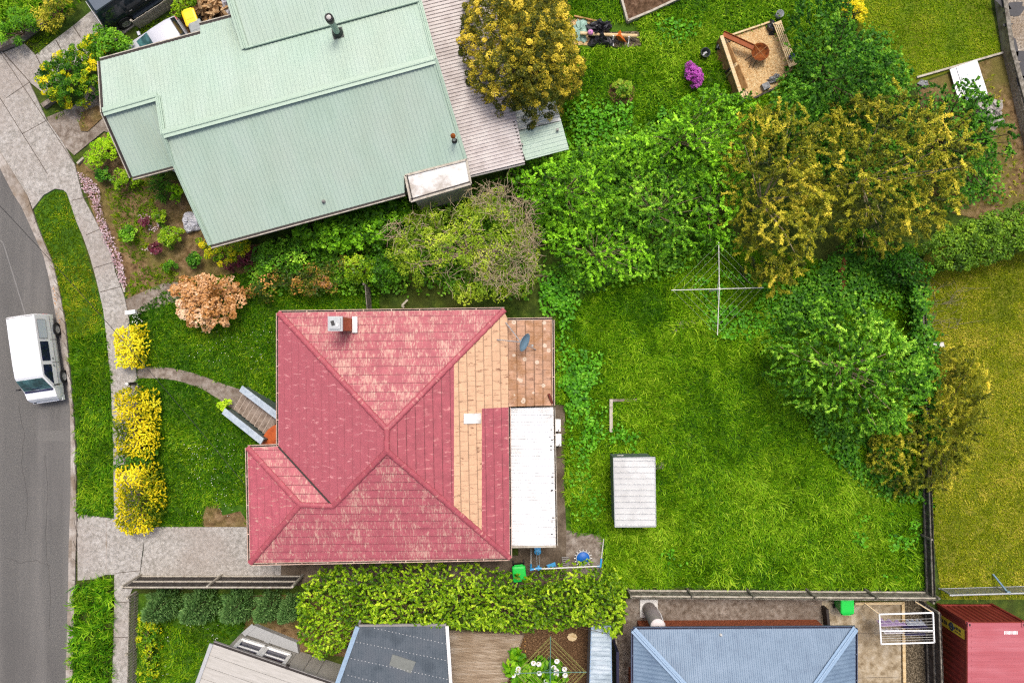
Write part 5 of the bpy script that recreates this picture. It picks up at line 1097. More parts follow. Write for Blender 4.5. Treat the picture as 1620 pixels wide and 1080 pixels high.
# ------------------------------------------------------------------ yard things
tk = thing('hot_water_tank', 'tall pale cylindrical water tank against the brick wall', 'water tank', W(1026, 960))
tb = W(1026, 961); mb = MB(); prof = [(.02, .1), (.31, .1)]
for k in range(17): prof += [(.31, .12 + k * .135), (.325, .16 + k * .135), (.31, .225 + k * .135)]
mb.lathe(prof + [(.31, 2.42)], 28, tb); mb.build('cylinder', flat('tank_body', srgb(176, 166, 162, K), .6), tk)
mb = MB(); mb.lathe([(.33, 0), (.34, .02), (.33, .05), (.2, .09), (0, .1)], 28, tb + Vector((0, 0, 2.42))); mb.build('lid', flat('tank_lid', srgb(226, 216, 214, K), .6, var=.03), tk)
MB().lathe([(.05, 0), (.05, .04), (0, .04)], 10, tb + Vector((0, 0, 2.52))).build('cap', M['grey_trim'], tk)
mb = MB(); mb.box(tb + Vector((0, 0, .06)), (.85, .85, .1)); mb.build('plinth', M['white_dirty'], tk)
mb = MB(); mb.tube([tb + Vector((.33, .1, 0.1)), tb + Vector((.36, .1, 1.2)), tb + Vector((.36, -.1, 2.2))], .025, 6); mb.build('pipe', M['white_paint'], tk)
sp = thing('slab_post', 'short dark post lying between brick wall and ochre slab', 'post', W(1306, 970)); MB().bar(W(1305, 960, .3), W(1308, 990, .3), .12, .6).build('post', M['dark'], sp)
# swing set
sw = thing('swing_set', 'white and blue metal swing set on the brown concrete', 'swing set', W(895, 890))
zb = 1.75; b0, b1 = W(840, 900, zb), W(950, 895, zb)
MB().tube([b0, b1], .035, 8).build('top_bar', M['pole_white'], sw)
for p, foot in ((b0, W(840, 868, 0)), (b1, W(955.5, 848, 0))):
    mb = MB(); mb.tube([foot, p], .03, 8); mb.build('leg', M['pole_white'], sw); f2 = Vector((p.x + (.12 if p is b1 else -.05), p.y - (foot.y - p.y) * .75, 0)); MB().tube([f2, p], .03, 8).build('leg', M['pole_white'], sw)
    mb = MB(); mb.tube([p.lerp(foot, -.03), p.lerp(foot, .22)], .05, 8); mb.tube([p + (b0 - p).normalized() * .1 if p is b1 else p, p + ((b1 - b0).normalized() * (.14 if p is b0 else -.14))], .05, 8); mb.build('joint', M['swing_blue'], sw)
s1_ = W(850.5, 872, .5); tb_ = W(852, 898.5, zb); mb = MB(); mb.lathe([(0, 0), (.16, 0), (.17, .03), (.12, .06), (0, .06)], 16, s1_); mb.bar(s1_ + Vector((0, .1, .02)), s1_ + Vector((0, .28, .02)), .3, .05); mb.build('swing_seat', M['swing_blue'], sw)
mb = MB(); 
for s_ in (-.06, .06): mb.tube([s1_ + Vector((s_, 0, .05)), tb_ + Vector((s_, 0, 0))], .018, 6)
mb.build('hanger', M['galv'], sw); mb = MB(); mb.tube([tb_ + Vector((-.14, 0, 0)), tb_ + Vector((.14, 0, 0))], .055, 8); mb.tube([tb_ + Vector((0, -.1, -.05)), tb_ + Vector((0, .12, -.05))], .05, 8); mb.build('hanger_clamp', M['swing_blue'], sw)
s2_ = W(872.5, 894, .55); mb = MB(); mb.box(s2_, (.42, .2, .04), R(20)); mb.box(s2_ + Vector((.04, .04, .03)), (.16, .14, .05), R(50)); mb.build('swing_seat', M['swing_blue'], sw)
mb = MB()
for s_ in (-.18, .18): mb.tube([s2_ + Vector((s_, .06 * s_, 0)), W(872.5, 898, zb) + Vector((s_, 0, 0))], .01, 5)
mb.build('rope', M['galv'], sw)
ld = thing('slatted_step', 'small grey slatted step ladder lying under the swing bar', 'ladder', W(895, 888)); 
for s_ in (0, 1): MB().bar(W(889 + s_ * 11, 880, .05), W(891 + s_ * 11, 897, .05), .04, .06).build('side_rail', M['timber_grey'], ld)
for k in range(6): MB().bar(W(888.5 + k * .5, 881.5 + k * 3, .1), W(899.5 + k * .4, 880.5 + k * 3, .1), .05, .03).build('rung', M['grey_trim'], ld)
tp = thing('mini_trampoline', 'small round blue trampoline on the concrete pad', 'trampoline', W(922, 882.5, .3)); tc = W(922.5, 882.5, .28)
MB().lathe([(0, 0), (.3, 0.005), (.31, -.02), (0, -.02)], 32, tc).build('mat', M['tramp_blue'], tp); MB().lathe([(.31, -.03), (.35, -.03), (.35, .03), (.31, .03)], 32, tc).build('frame', M['grey_paint'], tp)
mb = MB()
for k in range(16):
    a = 2 * math.pi * k / 16; mb.box(tc + Vector((math.cos(a) * .39, math.sin(a) * .39, .0)), (.09, .04, .05), a)
mb.build('spring_caps', M['white_dirty'], tp)
for k in range(4): a = 2 * math.pi * (k + .5) / 4; MB().tube([(tc.x + math.cos(a) * .33, tc.y + math.sin(a) * .33, .03), (tc.x + math.cos(a) * .33, tc.y + math.sin(a) * .33, .27)], .02, 6).build('leg', M['galv'], tp)
# old slab edge and stepping stones
oe = thing('concrete_edging', 'pale concrete edging corner half buried in the back lawn', 'edging', W(966, 640)); mb = MB(); mb.bar(W(966.5, 631, .14), W(966.5, 683, .14), .15, .2); mb.build('edge', M['rail_pale'], oe); MB().bar(W(969, 633, .14), W(1008, 632, .1), .12, .16).build('edge', M['concrete_old'], oe)
for px, r in (((1063, 521), .2), ((1081, 515), .24), ((1100, 507), .2)):
    c = W(*px); rg0 = random.Random(px[0]); MB_ = MB(); MB_.prism([c + Vector((math.cos(t) * r * rg0.uniform(.8, 1.2) * 1.2, math.sin(t) * r * rg0.uniform(.7, 1), 0)) for t in [2 * math.pi * k / 9 for k in range(9)]], -.05, .12)
    tag(MB_.build('stepping_stone', M['concrete_old']), 'worn stepping stone in the grass beside the rotary clothesline', 'stepping stone', 'stepping stones by the clothesline')
sb = thing('scrap_board', 'short piece of weathered board beside the garden shed', 'board', W(1043, 738)); MB().bar(W(1036, 737, .12), W(1050, 736, .1), .32, .05).build('board', M['timber_grey'], sb)
wp = thing('broken_pole', 'broken white pole lying on the grass above the red roof', 'pole', W(641, 478)); mb = MB(); mb.bar(W(636, 483, .3), W(645, 474, .35), .09, .05); mb.build('pole', M['rail_pale'], wp); MB().bar(W(636, 483, .3), W(639, 486, .25), .1, .05).build('end_piece', M['rail_pale'], wp)
# letterbox, gate post
lb = thing('letterbox', 'small white letterbox at the edge of the front lawn', 'letterbox', W(207, 495)); c = W(208, 494, .95); mb = MB(); mb.box(c, (.42, .18, .2), R(8)); mb.prism([c + Vector((-.24, -.11, 0)), c + Vector((.24, -.05, 0)), c + Vector((.22, .12, 0)), c + Vector((-.25, .07, 0))], c.z + .1, c.z + .13); mb.build('box', M['white_paint'], lb); MB().bar((c.x, c.y, 0), (c.x, c.y, .88), .07, .07, up=(1, 0, 0)).build('post', M['timber_grey'], lb)
gp_ = thing('gate_post', 'small dark gate post with a white cap at the path entrance', 'post', W(215, 606)); c = W(215.5, 606, 0); MB().bar(c, c + Vector((0, 0, .9)), .13, .13, up=(1, 0, 0)).build('post', M['timber_dark'], gp_); MB().lathe([(.08, 0), (.08, .06), (0, .12)], 10, c + Vector((0, 0, .9))).build('cap', M['white_paint'], gp_)
lw = thing('front_wall', 'low concrete front wall under the yellow bushes beside the footpath', 'wall', W(212, 700)); MB().bar(W(217, 612, .25), W(227, 835, .25), .16, .5).build('wall', M['concrete_old'], lw)
# overhead service cable
mb = MB(); a, b = W(-60, 262, 7.2), W(392, 772, 3.5); mb.tube([a.lerp(b, i / 14) - Vector((0, 0, .5 * math.sin(math.pi * i / 14))) for i in range(15)], .012, 5); tag(mb.build('overhead_cable', M['cable']), 'thin black service cable slanting over the verge to the red roof', 'cable')
# firewood, plastic sheet, white bag
rg0 = random.Random(12); proto = None
for i in range(46):
    p = W(rg0.uniform(311, 362), rg0.uniform(-8, 27), 0); z = .08 + .16 * rg0.randrange(3) * (1 if p.y > 15.5 else .6)
    if proto is None:
        lg = thing('firewood_log', 'split firewood log in the loose pile beside the green roof', 'firewood', (0, 0, 0), 'split logs in the firewood pile', True)
        mb = MB(); mb.faces([(-.2, -.09, 0), (.2, -.09, 0), (.2, .09, .01), (-.2, .09, .01), (-.2, .02, .14), (.2, -.01, .14)], [(3, 2, 1, 0), (0, 1, 5, 4), (2, 3, 4, 5), (1, 2, 5), (3, 0, 4)]); mb.build('split_face', M['wood_split'], lg); MB().box((0, -.0, -.012), (.4, .17, .02)).build('bark', M['bark'], lg); proto = lg; r = lg
    else: r = copy_thing(proto, (0, 0, 0))
    r.location = (p.x, p.y, z); r.rotation_euler = (rg0.uniform(-.7, .7), rg0.uniform(-.3, .3), rg0.uniform(0, 6.28)); k = rg0.uniform(.75, 1.25); r.scale = (k, k, k)
def lump(name, label, cat, c, rx, ry, h, mat, seed, n=18, m=8, rough=.25):
    rg = random.Random(seed); mb = MB(); vs_, fs = [], []
    for i in range(m + 1):
        f = i / m
        for k in range(n):
            a = 2 * math.pi * k / n; rr = math.cos(f * math.pi / 2) ** .7 * (1 + rough * (vnoise(np.array([math.cos(a) * 2 + seed]), np.array([math.sin(a) * 2 + f * 2]), .7, seed)[0] - .5) * 2) if i < m else 0
            vs_.append((c[0] + math.cos(a) * rx * rr, c[1] + math.sin(a) * ry * rr, c[2] + h * math.sin(f * math.pi / 2) * (1 + rough * rg.uniform(-.5, .5))))
    for i in range(m):
        for k in range(n): fs.append((i * n + k, i * n + (k + 1) % n, (i + 1) * n + (k + 1) % n, (i + 1) * n + k))
    mb.faces(vs_, fs); return tag(mb.build(name, M[mat]), label, cat)
lump('tied_sack', 'crumpled white plastic sack on the soil beside the green roof corner', 'sack', W(304, 353, 0), .42, .46, .5, 'tarp_white', 3, 22, 9, .4)
lump('plastic_sheet', 'crumpled white plastic sheet beside the firewood pile', 'sheet', W(366, 12, 0), .35, .6, .5, 'tarp_white', 5, 18, 7, .6)
# play pit yard
pit = [(1140, 60), (1218, 36), (1256, 108), (1226, 140), (1192, 156), (1172, 156), (1131, 82)]
struct('sand_pit', MB().prism(Ws(pit), -.05, .06), M['sand'], 'wood chip filled pit beside the dark trees')
el = thing('timber_edging', 'brown timber edging along the top of the wood chip pit', 'edging', W(1180, 48)); MB().bar(W(1140, 62, .1), W(1217, 36, .1), .08, .2).build('board', M['timber'], el)
el = thing('timber_edging', 'dark timber edging at the lower end of the wood chip pit', 'edging', W(1205, 150)); MB().bar(W(1192, 156, .1), W(1226, 140, .1), .08, .2).build('board', M['timber_dark'], el)
bn = thing('timber_bench', 'timber bench with a tall back panel at the wood chip pit', 'bench', W(1155, 105))
bt0, bt1 = W(1141, 57, .95), W(1174, 154, .95); bd = (bt1 - bt0).normalized(); bo = Vector((bd.y, -bd.x, 0)); bo = bo if bo.x < 0 else -bo
MB().bar(bt0, bt1, .16, .1).build('top_rail', M['timber'], bn)
for z in (.2, .42, .64, .84): MB().bar(bt0 + bo * .02 - Vector((0, 0, .95 - z)), bt1 + bo * .02 - Vector((0, 0, .95 - z)), .04, .2).build('back_board', M['timber_brown'], bn)
for k in range(4): MB().bar(bt0 - bo * (.14 + k * .095) - Vector((0, 0, .5)), bt1 - bo * (.14 + k * .095) - Vector((0, 0, .5)), .06, .04).build('seat_slat', M['timber'], bn)
for t in (.08, .5, .92): c = bt0.lerp(bt1, t); mb = MB(); mb.bar(c - bo * .1 - Vector((0, 0, .92)), c - bo * .1 - Vector((0, 0, .05)), .09, .09, up=(1, 0, 0)); mb.bar(c - bo * .48 - Vector((0, 0, .9)), c - bo * .48 - Vector((0, 0, .5)), .08, .08, up=(1, 0, 0)); mb.build('leg', M['timber_dark'], bn)
lo = thing('leaning_boards', 'brown boards leaning on the outer side of the tall backed bench', 'boards', W(1145, 110))
for a_, b_ in (((1130, 82), (1143, 112)), ((1146, 116), (1160, 152))):
    p, q_ = W(*a_), W(*b_); mb = MB(); u = -bo * .55 + Vector((0, 0, .72)); mb.faces([p, q_, q_ + u, p + u, p + bo * .04, q_ + bo * .04, q_ + u + bo * .04, p + u + bo * .04], [(0, 1, 2, 3), (7, 6, 5, 4), (0, 4, 5, 1), (2, 6, 7, 3), (1, 5, 6, 2), (0, 3, 7, 4)]); mb.build('board', M['timber_brown'], lo)
p, q_ = W(1147, 116, .05), W(1155, 108, .9); MB().bar(p, q_, .06, .08).build('prop', M['timber_dark'], lo); MB().bar(W(1149, 122, .05), W(1156, 112, .9), .05, .06).build('prop', M['timber'], lo)
cr = lambda nm, lab, px, rz: None
for px, lab in (((1138.5, 76), 'dark slatted crate at the upper end of the tall backed bench'), ((1166, 149), 'dark slatted crate at the lower end of the tall backed bench')):
    c = W(*px); o = thing('slatted_crate', lab, 'crate', c); mb = MB(); mb.box(c + Vector((0, 0, .2)), (.42, .42, .38), R(-18)); mb.build('box', M['tarp_black'], o); mb = MB()
    for k in range(4): u = Vector((math.cos(R(-18)), math.sin(R(-18)), 0)); v = Vector((-u.y, u.x, 0)); mb.bar(c + u * (-.15 + k * .1) - v * .2 + Vector((0, 0, .4)), c + u * (-.15 + k * .1) + v * .2 + Vector((0, 0, .4)), .03, .02)
    mb.build('slats', M['grey_paint'], o)
b2 = thing('slatted_bench', 'long pale slatted timber bench on the right edge of the wood chip pit' if False else 'long pale slatted timber bench by the grey bucket', 'bench', W(1242, 68))
q0, q1 = W(1229, 36, .45), W(1254, 103, .45); dd = (q1 - q0).normalized(); nn_ = Vector((dd.y, -dd.x, 0)); nn_ = nn_ if nn_.x > 0 else -nn_
for k in range(5): MB().bar(q0 + nn_ * (-.16 + k * .085), q1 + nn_ * (-.16 + k * .085), .05, .04).build('slat', M['timber'], b2)
for t in (0.02, .6, .99): c = q0.lerp(q1, t); MB().bar(c - nn_ * .2 + Vector((0, 0, .005)), c + nn_ * .22 + Vector((0, 0, .005)), .14, .05).build('cross_board', M['timber'], b2)
for t in (.05, .95):
    for s_ in (-.14, .16): c = q0.lerp(q1, t) + nn_ * s_; MB().bar(Vector((c.x, c.y, .02)), c - Vector((0, 0, .03)), .08, .08, up=(1, 0, 0)).build('leg', M['timber_brown'], b2)
fp = thing('fire_bowl', 'rusty steel fire bowl with crossed wires on thin legs', 'fire pit', W(1203, 83)); c = W(1202.5, 82.5, .55)
MB().lathe([(0, -.2), (.2, -.17), (.34, -.08), (.42, .04), (.43, .04), (.35, -.1), (.2, -.2), (0, -.23)], 28, c).build('bowl', M['rust'], fp)
mb = MB(); 
for a in (R(40), R(130)): mb.tube([c + Vector((math.cos(a) * .41, math.sin(a) * .41, .04)), c - Vector((math.cos(a) * .41, math.sin(a) * .41, -.04))], .01, 5)
mb.build('grill_wires', M['timber_brown'], fp)
for a in (R(200), R(250), R(300), R(60)): MB().tube([c + Vector((math.cos(a) * .3, math.sin(a) * .3, -.1)), (c.x + math.cos(a) * .62, c.y + math.sin(a) * .62, .06)], .016, 6).build('leg', M['dark'], fp)
mb = MB(); mb.tube([c + Vector((-.25, -.15, -.3)), c + Vector((-.38, -.6, -.48))], .012, 5); mb.build('poker', M['dark'], fp)
sh = thing('steel_chute', 'long rusty orange steel chute reaching to the fire bowl', 'chute', W(1170, 65)); a_, b_ = W(1144, 54, .75), W(1192, 76, .62); MB().bar(a_, b_, .26, .025).build('tray', flat('chute', srgb(158, 78, 22, K), .7, var=.2), sh)
sd_ = (b_ - a_).cross(Vector((0, 0, 1))).normalized()
for s_ in (-.13, .13): MB().bar(a_ + sd_ * s_ + Vector((0, 0, .03)), b_ + sd_ * s_ + Vector((0, 0, .03)), .025, .09).build('side_lip', M['rust'], sh)
MB().tube([(a_.x + .1, a_.y, 0.02), a_ + Vector((.1, 0, 0))], .02, 6).build('leg', M['rust'], sh)
bk_ = thing('metal_bucket', 'grey metal bucket standing past the end of the slatted bench', 'bucket', W(1229, 26)); MB().lathe([(0, .02), (.12, .02), (.17, .42), (.18, .42), (.14, .0)], 20, W(1230, 27, 0)).build('pail', M['galv'], bk_); MB().tube([W(1230, 27, .42) + Vector((.18 * math.cos(t), .05, .0 + .12 * math.sin(t))) for t in [math.pi * k / 8 for k in range(9)]], .008, 5).build('handle', M['grey_trim'], bk_)
lump('dark_bag', 'black crumpled bag beside the end of the slatted bench', 'bag', W(1220, 44, .05), .26, .34, .4, 'tarp_black', 8, 16, 6, .5)
lump('small_rock', 'grey rock beside the concrete block in the wood chip pit', 'rock', W(1221, 127, .05), .22, .16, .3, 'rock', 9, 12, 5, .4)
lump('small_rock', 'grey rock under the dark tree edge at the wood chip pit', 'rock', W(1227, 122, .05), .16, .13, .25, 'rock', 11, 12, 5, .4)
tag(MB().box(W(1211, 137, .2), (.34, .3, .26), R(25)).build('grey_block', M['rock']), 'square grey block on the lower edge of the wood chip pit', 'block')
o = thing('blue_mug', 'small blue and white mug left on the slatted bench', 'mug', W(1251, 91, .47)); MB().lathe([(0, 0), (.12, 0), (.13, .2), (.11, .2), (.1, .05), (0, .05)], 16, W(1251, 91, .47)).build('cup', flat('mug', srgb(60, 74, 130, K)), o); MB().box(W(1252.5, 93, .55) , (.12, .1, .12)).build('handle', M['white_paint'], o)
o = thing('plant_pot', 'round black plastic pot standing in the long grass', 'pot', W(1113, 88)); c = W(1113, 88, 0); MB().lathe([(0, .02), (.17, .02), (.215, .36), (.235, .38), (.235, .42), (.2, .42), (.18, .2), (0, .2)], 24, c).build('rim', M['bin_dark'], o); mb = MB(); mb.box(c + Vector((.02, .03, .26)), (.16, .08, .06), R(30)); mb.box(c + Vector((-.05, -.04, .25)), (.12, .07, .05), R(60)); mb.build('contents', M['grey_paint'], o)
rb = thing('raised_bed', 'timber edged raised bed of bare soil at the top of the long grass', 'garden bed', W(1010, 10)); mb = MB(); bed = [W(976, -20), W(991.5, 37), W(1028, 22), W(1075, 0), W(1060, -40)]
mb.prism(bed, 0, .28); mb.build('soil', surf('bedsoil', [srgb(74, 52, 36, K), srgb(116, 88, 66, K), srgb(150, 122, 100, K)], 4, (srgb(72, 56, 34, K), .8, .6), 1, .6, 25), rb)
for p, q_ in ((bed[0], bed[1]), (bed[1], bed[2]), (bed[2], bed[3])): MB().bar(p + Vector((0, 0, .17)), q_ + Vector((0, 0, .17)), .1, .34).build('board', M['rail_pale'], rb)
# cluttered play corner beside the golden tree
struct('play_sand', MB().sheet(Ws([(880, 26), (946, 34), (950, 50), (944, 72), (900, 72), (880, 60)], .01)), M['sand'], 'patch of sand beside the golden tree')
struct('grey_matting', MB().prism(Ws([(945, 52), (1010, 50), (1014, 72), (990, 76), (948, 74)]), -.02, .03), M['gravel_dark'], 'grey gravel mat under the orange tarp')
el = thing('timber_edging', 'brown timber edging above the patch of sand', 'edging', W(930, 30)); MB().bar(W(908, 26, .08), W(947, 35, .08), .07, .16).build('board', M['timber_brown'], el)
lgp = thing('timber_pole', 'long pale pole lying across the gravel mat and tarp', 'pole', W(960, 55)); MB().tube([W(918, 53, .3), W(960, 55.5, .32), W(1008, 57, .3)], .09, 8).build('pole', M['timber'], lgp)
lump('black_tarp', 'crumpled black tarpaulin heaped over the pale pole', 'tarpaulin', W(949, 54, .02), .55, .5, .42, 'tarp_black', 21, 26, 9, .75)
lump('black_tarp', 'dark rolled tarpaulin above the pale pole', 'tarpaulin', W(953, 43, .02), .5, .26, .3, 'tarp_black', 24, 22, 7, .6)
o = thing('ball', 'small pink ball on the end of the pale pole', 'ball', W(934, 51.5, .4)); MB().lathe([(0, -.14), (.08, -.12), (.13, -.05), (.14, 0), (.13, .05), (.08, .12), (0, .14)], 18, W(934, 51.5, .48)).build('skin', M['pink'], o); MB().box(W(934, 51, .62), (.03, .06, .02)).build('valve', M['black'], o)
o = thing('orange_tent', 'small orange pointed canvas propped on the pale pole', 'canvas', W(981, 58)); ap = W(980, 57.5, .75); ring = [W(972, 57, .25), W(981.5, 47.5, .2), W(985, 56, .3), W(991, 67.5, .15), W(979, 64.5, .25)]
mb = MB()
for i in range(5): mb.face([ring[i], ap, ring[(i + 1) % 5]])
for i in range(5): mb.face([ring[(i + 1) % 5], ap - Vector((0, 0, .03)), ring[i]])
mb.build('canvas', M['orange'], o)
o = thing('white_strap', 'pale strap hanging off the pole left of the orange canvas' if False else 'pale strap hanging off the pole between black tarpaulin and orange canvas', 'strap', W(970, 65)); MB().tube([W(970.5, 57, .42), W(969, 65, .1), W(970.5, 73, .06)], .03, 5).build('band', M['white_paint'], o)
o = thing('white_strap', 'pale strap hanging off the far end of the pole past the orange canvas', 'strap', W(995, 65)); MB().tube([W(995, 58, .4), W(994.5, 66, .1), W(993, 74, .06)], .03, 5).build('band', M['white_paint'], o)
lump('garden_net', 'pale teal garden netting bundled beside the golden tree', 'netting', W(918, 48, .02), .34, .5, .2, 'teal', 31, 16, 5, .6)
tag(MB().prism(Ws([(1499, 112), (1514, 107), (1528, 151), (1512, 158)]), .16, .2).build('roofing_sheet', M['white_roof']), 'white roofing sheet on the soil, the one nearer the dark tree', 'roofing sheet', 'white roofing sheets on the soil')
ws = thing('roofing_sheet', 'white ribbed roofing sheet lying on the soil nearer the retaining wall', 'roofing sheet', W(1535, 125), 'white roofing sheets on the soil'); mb = MB(); profiled(mb, Ws([(1513, 106), (1545, 94.5), (1563, 151), (1530, 160)], .24), 'ribs', .3, corr(.03), 0, 0, direction=(1, .25, 0)); mb.build('panel', surf('sheet_white', [(.6, .62, .64, 1), (.72, .73, .75, 1), (.8, .8, .82, 1)], 1.5, None, .5), ws)
for i, (px, py, sx, sy_, rz) in enumerate(((1585, 4, .5, .18, -35), (1605, 14, .55, .35, 20), (1594, 39, .25, .1, 10), (1605, 72, .16, .55, 12), (1613, 88, .4, .25, 30), (1617, 112, .3, .5, 0), (1616, 128, .3, .3, 15))):
    rg0 = random.Random(i); c = W(px, py, .56); o = MB().prism([c + Matrix.Rotation(R(rz), 3, 'Z') @ Vector((math.cos(t) * sx * rg0.uniform(.6, 1.2), math.sin(t) * sy_ * rg0.uniform(.6, 1.2), 0)) for t in [2 * math.pi * k / 10 for k in range(10)]], .552, .57).build('fabric_scrap', M['tarp_black']); tag(o, 'torn scrap of black weed fabric showing through the gravel terrace', 'fabric scrap', 'scraps of weed fabric on the gravel terrace')
for px, s_ in (((1462, 130), .2), ((1578, 178), .12), ((1548, 205), .14), ((1582, 66), .1)): 
    pass
lump('pale_rock', 'pale rock in the stony soil near the timber edging', 'rock', W(1460, 133, 0), .25, .2, .2, 'rock', 41, 10, 4, .4)
lump('pale_heap', 'heap of pale broken rubble below the roofing sheets', 'rubble', W(1568, 178, 0), .7, .6, .3, 'concrete', 43, 22, 6, .7)
fl = thing('fallen_log', 'mossy brown fallen trunk under the trees', 'log', W(1333, 445)); MB().tube([W(1336, 408, .25), W(1331, 430, .3), W(1334, 460, .28), W(1333, 486, .2)], [.15, .17, .15, .12], 10).build('stem', M['bark_rust'], fl)
fl = thing('concrete_pad', 'small pale concrete pad by the side fence and the golden bush', 'slab', W(1472, 545)); MB().prism(Ws([(1457, 543), (1490, 541), (1492, 549), (1458, 552)]), 0, .15).build('slab', M['white_dirty'], fl)
ys = MB().prism([W(905, 1006) + Vector((math.cos(t) * .24, math.sin(t) * .2, 0)) for t in [2 * math.pi * k / 8 for k in range(8)]], 0, .1); tag(ys.build('stepping_stone', M['timber']), 'tan stepping stone in the mulch below the hedge', 'stepping stone')

# ------------------------------------------------------------------ leaf materials
LM = {}
LM['bright'] = leafmat('leaf_bright', LB((18, 46, 6), (56, 102, 14), (96, 148, 28), (140, 188, 64), k=1.7), [0, .35, .65, 1])
LM['apple'] = leafmat('leaf_apple', LB((16, 44, 8), (50, 98, 20), (90, 142, 38), (148, 190, 86), k=1.5), [0, .38, .68, 1])
LM['mid'] = leafmat('leaf_mid', LB((18, 42, 8), (48, 92, 18), (84, 134, 32), (144, 186, 74), k=1.6), [0, .35, .68, 1])
LM['deep'] = leafmat('leaf_deep', LB((14, 38, 8), (38, 84, 18), (70, 120, 30), (124, 166, 66), k=1.55), [0, .4, .7, 1])
LM['golden'] = leafmat('leaf_golden', LB((24, 36, 8), (74, 86, 20), (130, 134, 38), (194, 184, 86), k=1.45), [0, .35, .66, 1])
LM['goldtree'] = leafmat('leaf_goldtree', LB((42, 54, 16), (88, 94, 30), (158, 148, 46), (212, 196, 92), k=1.15), [0, .38, .6, 1])
LM['yellow'] = leafmat('leaf_yellow', LB((56, 84, 8), (124, 142, 14), (212, 196, 22), (242, 226, 70), k=1.1), [0, .28, .5, 1], .3)
LM['yellowgreen'] = leafmat('leaf_yellowgreen', L((30, 74, 12), (66, 122, 22), (136, 168, 28), (222, 212, 30)), [0, .38, .65, .95], .3)
LM['lime'] = leafmat('leaf_lime', L((60, 110, 14), (124, 180, 20), (170, 214, 40), (200, 232, 80)), [0, .35, .65, 1], .3)
LM['hedge'] = leafmat('leaf_hedge', LB((28, 58, 8), (72, 110, 16), (120, 158, 26), (172, 194, 72), k=1.3), [0, .36, .68, 1], .2, .35)
LM['box'] = leafmat('leaf_box', LB((28, 50, 12), (62, 98, 26), (98, 136, 40), (140, 170, 62), k=1.3), [0, .36, .68, 1])
LM['cypress'] = leafmat('leaf_cypress', LF((46, 82, 38), (94, 138, 72), (136, 176, 100), (176, 206, 136)), [0, .35, .68, 1], .1)
LM['olivetwig'] = leafmat('leaf_olivetwig', LB((44, 62, 14), (88, 118, 28), (124, 150, 46), (162, 176, 84), k=1.5), [0, .36, .68, 1])
LM['photinia'] = leafmat('leaf_photinia', L((44, 70, 20), (98, 110, 40), (184, 132, 86), (226, 176, 140)), [0, .4, .68, 1])
LM['copper'] = leafmat('leaf_copper', LF((136, 90, 40), (198, 142, 78), (230, 184, 134), (246, 216, 182)), [0, .3, .62, 1])
LM['maroon'] = leafmat('leaf_maroon', LF((60, 24, 26), (96, 40, 52), (128, 58, 76), (150, 86, 104)))
LM['magenta'] = leafmat('leaf_magenta', LF((120, 40, 120), (176, 70, 170), (208, 104, 204), (230, 150, 226)))
LM['pinkwhite'] = leafmat('leaf_pinkwhite', LF((146, 104, 104), (196, 158, 164), (222, 200, 206), (246, 238, 240)))
LM['white'] = leafmat('petal_white', LF((220, 216, 196), (240, 238, 226), (250, 250, 244), (255, 255, 252)))
LM['grass'] = leafmat('grass_long', LB((36, 80, 4), (76, 126, 10), (114, 160, 24), (160, 194, 70), k=1.12), [0, .34, .64, 1], .3)
LM['grassd'] = leafmat('grass_front', L((26, 70, 4), (54, 106, 8), (90, 142, 16), (150, 184, 48)), [0, .36, .66, 1], .3)
LM['grassv'] = leafmat('grass_verge', L((58, 92, 4), (92, 132, 10), (124, 158, 22), (182, 176, 66)), [0, .36, .66, 1], .3)
LM['grasso'] = leafmat('grass_olive', L((82, 106, 8), (124, 146, 16), (160, 172, 42), (204, 194, 112)), [0, .34, .64, 1], .3)
LM['grassn'] = leafmat('grass_short', L((78, 112, 4), (110, 150, 12), (140, 170, 28), (178, 188, 76)), [0, .36, .66, 1], .3)
LM['weed'] = leafmat('weed_leaf', L((26, 70, 10), (62, 128, 24), (96, 168, 44), (140, 200, 84)), [0, .36, .66, 1], .25)
LM['strap'] = leafmat('strap_leaf', L((30, 80, 8), (70, 132, 16), (120, 176, 34), (170, 208, 70)), [0, .36, .66, 1], .25)
LM['rhub'] = leafmat('rhub_leaf', L((50, 90, 20), (90, 140, 40), (140, 170, 60), (170, 150, 80)))

# ------------------------------------------------------------------ grass and ground cover
grass('long_grass', 'lush long grass filling the back lawn', [[(880, 500), (1000, 430), (1110, 385), (1440, 440), (1470, 800), (1462, 928), (1200, 930), (958, 925), (955, 850), (905, 838), (894, 760), (893, 640), (878, 630)]], LM['grass'], 560, .34, .03, 11, .78, .9, (.46, .40, .19), 2.6, tuft=4, wild=.9, excl=[[(972, 726), (1034, 726), (1034, 830), (974, 830)]], tb=.25)
grass('tall_grass', 'taller pale grass tufts along the lower back lawn', [[(960, 850), (1060, 800), (1250, 770), (1440, 810), (1455, 925), (960, 922)], [(950, 560), (1060, 560), (1060, 720), (960, 720)], [(1050, 440), (1230, 450), (1240, 560), (1060, 540)]], LM['grass'], 80, .48, .036, 47, .8, .7, (.54, .3, .2), 1.2, tuft=5, wild=.9)
grass('lawn_grass', 'dense green grass of the front lawn', [[(203, 500), (260, 462), (330, 440), (600, 405), (600, 497), (440, 497), (440, 706), (392, 706), (392, 831), (229, 831), (222, 640)]], LM['grassd'], 520, .19, .028, 12, .72, .9, (.48, .42, .22), 1.8, wild=1.2, excl=[FP_T + FP_B[::-1], [(320, 800), (390, 800), (390, 832), (320, 832)], [(372, 610), (445, 640), (445, 700), (362, 650)]], tuft=3)
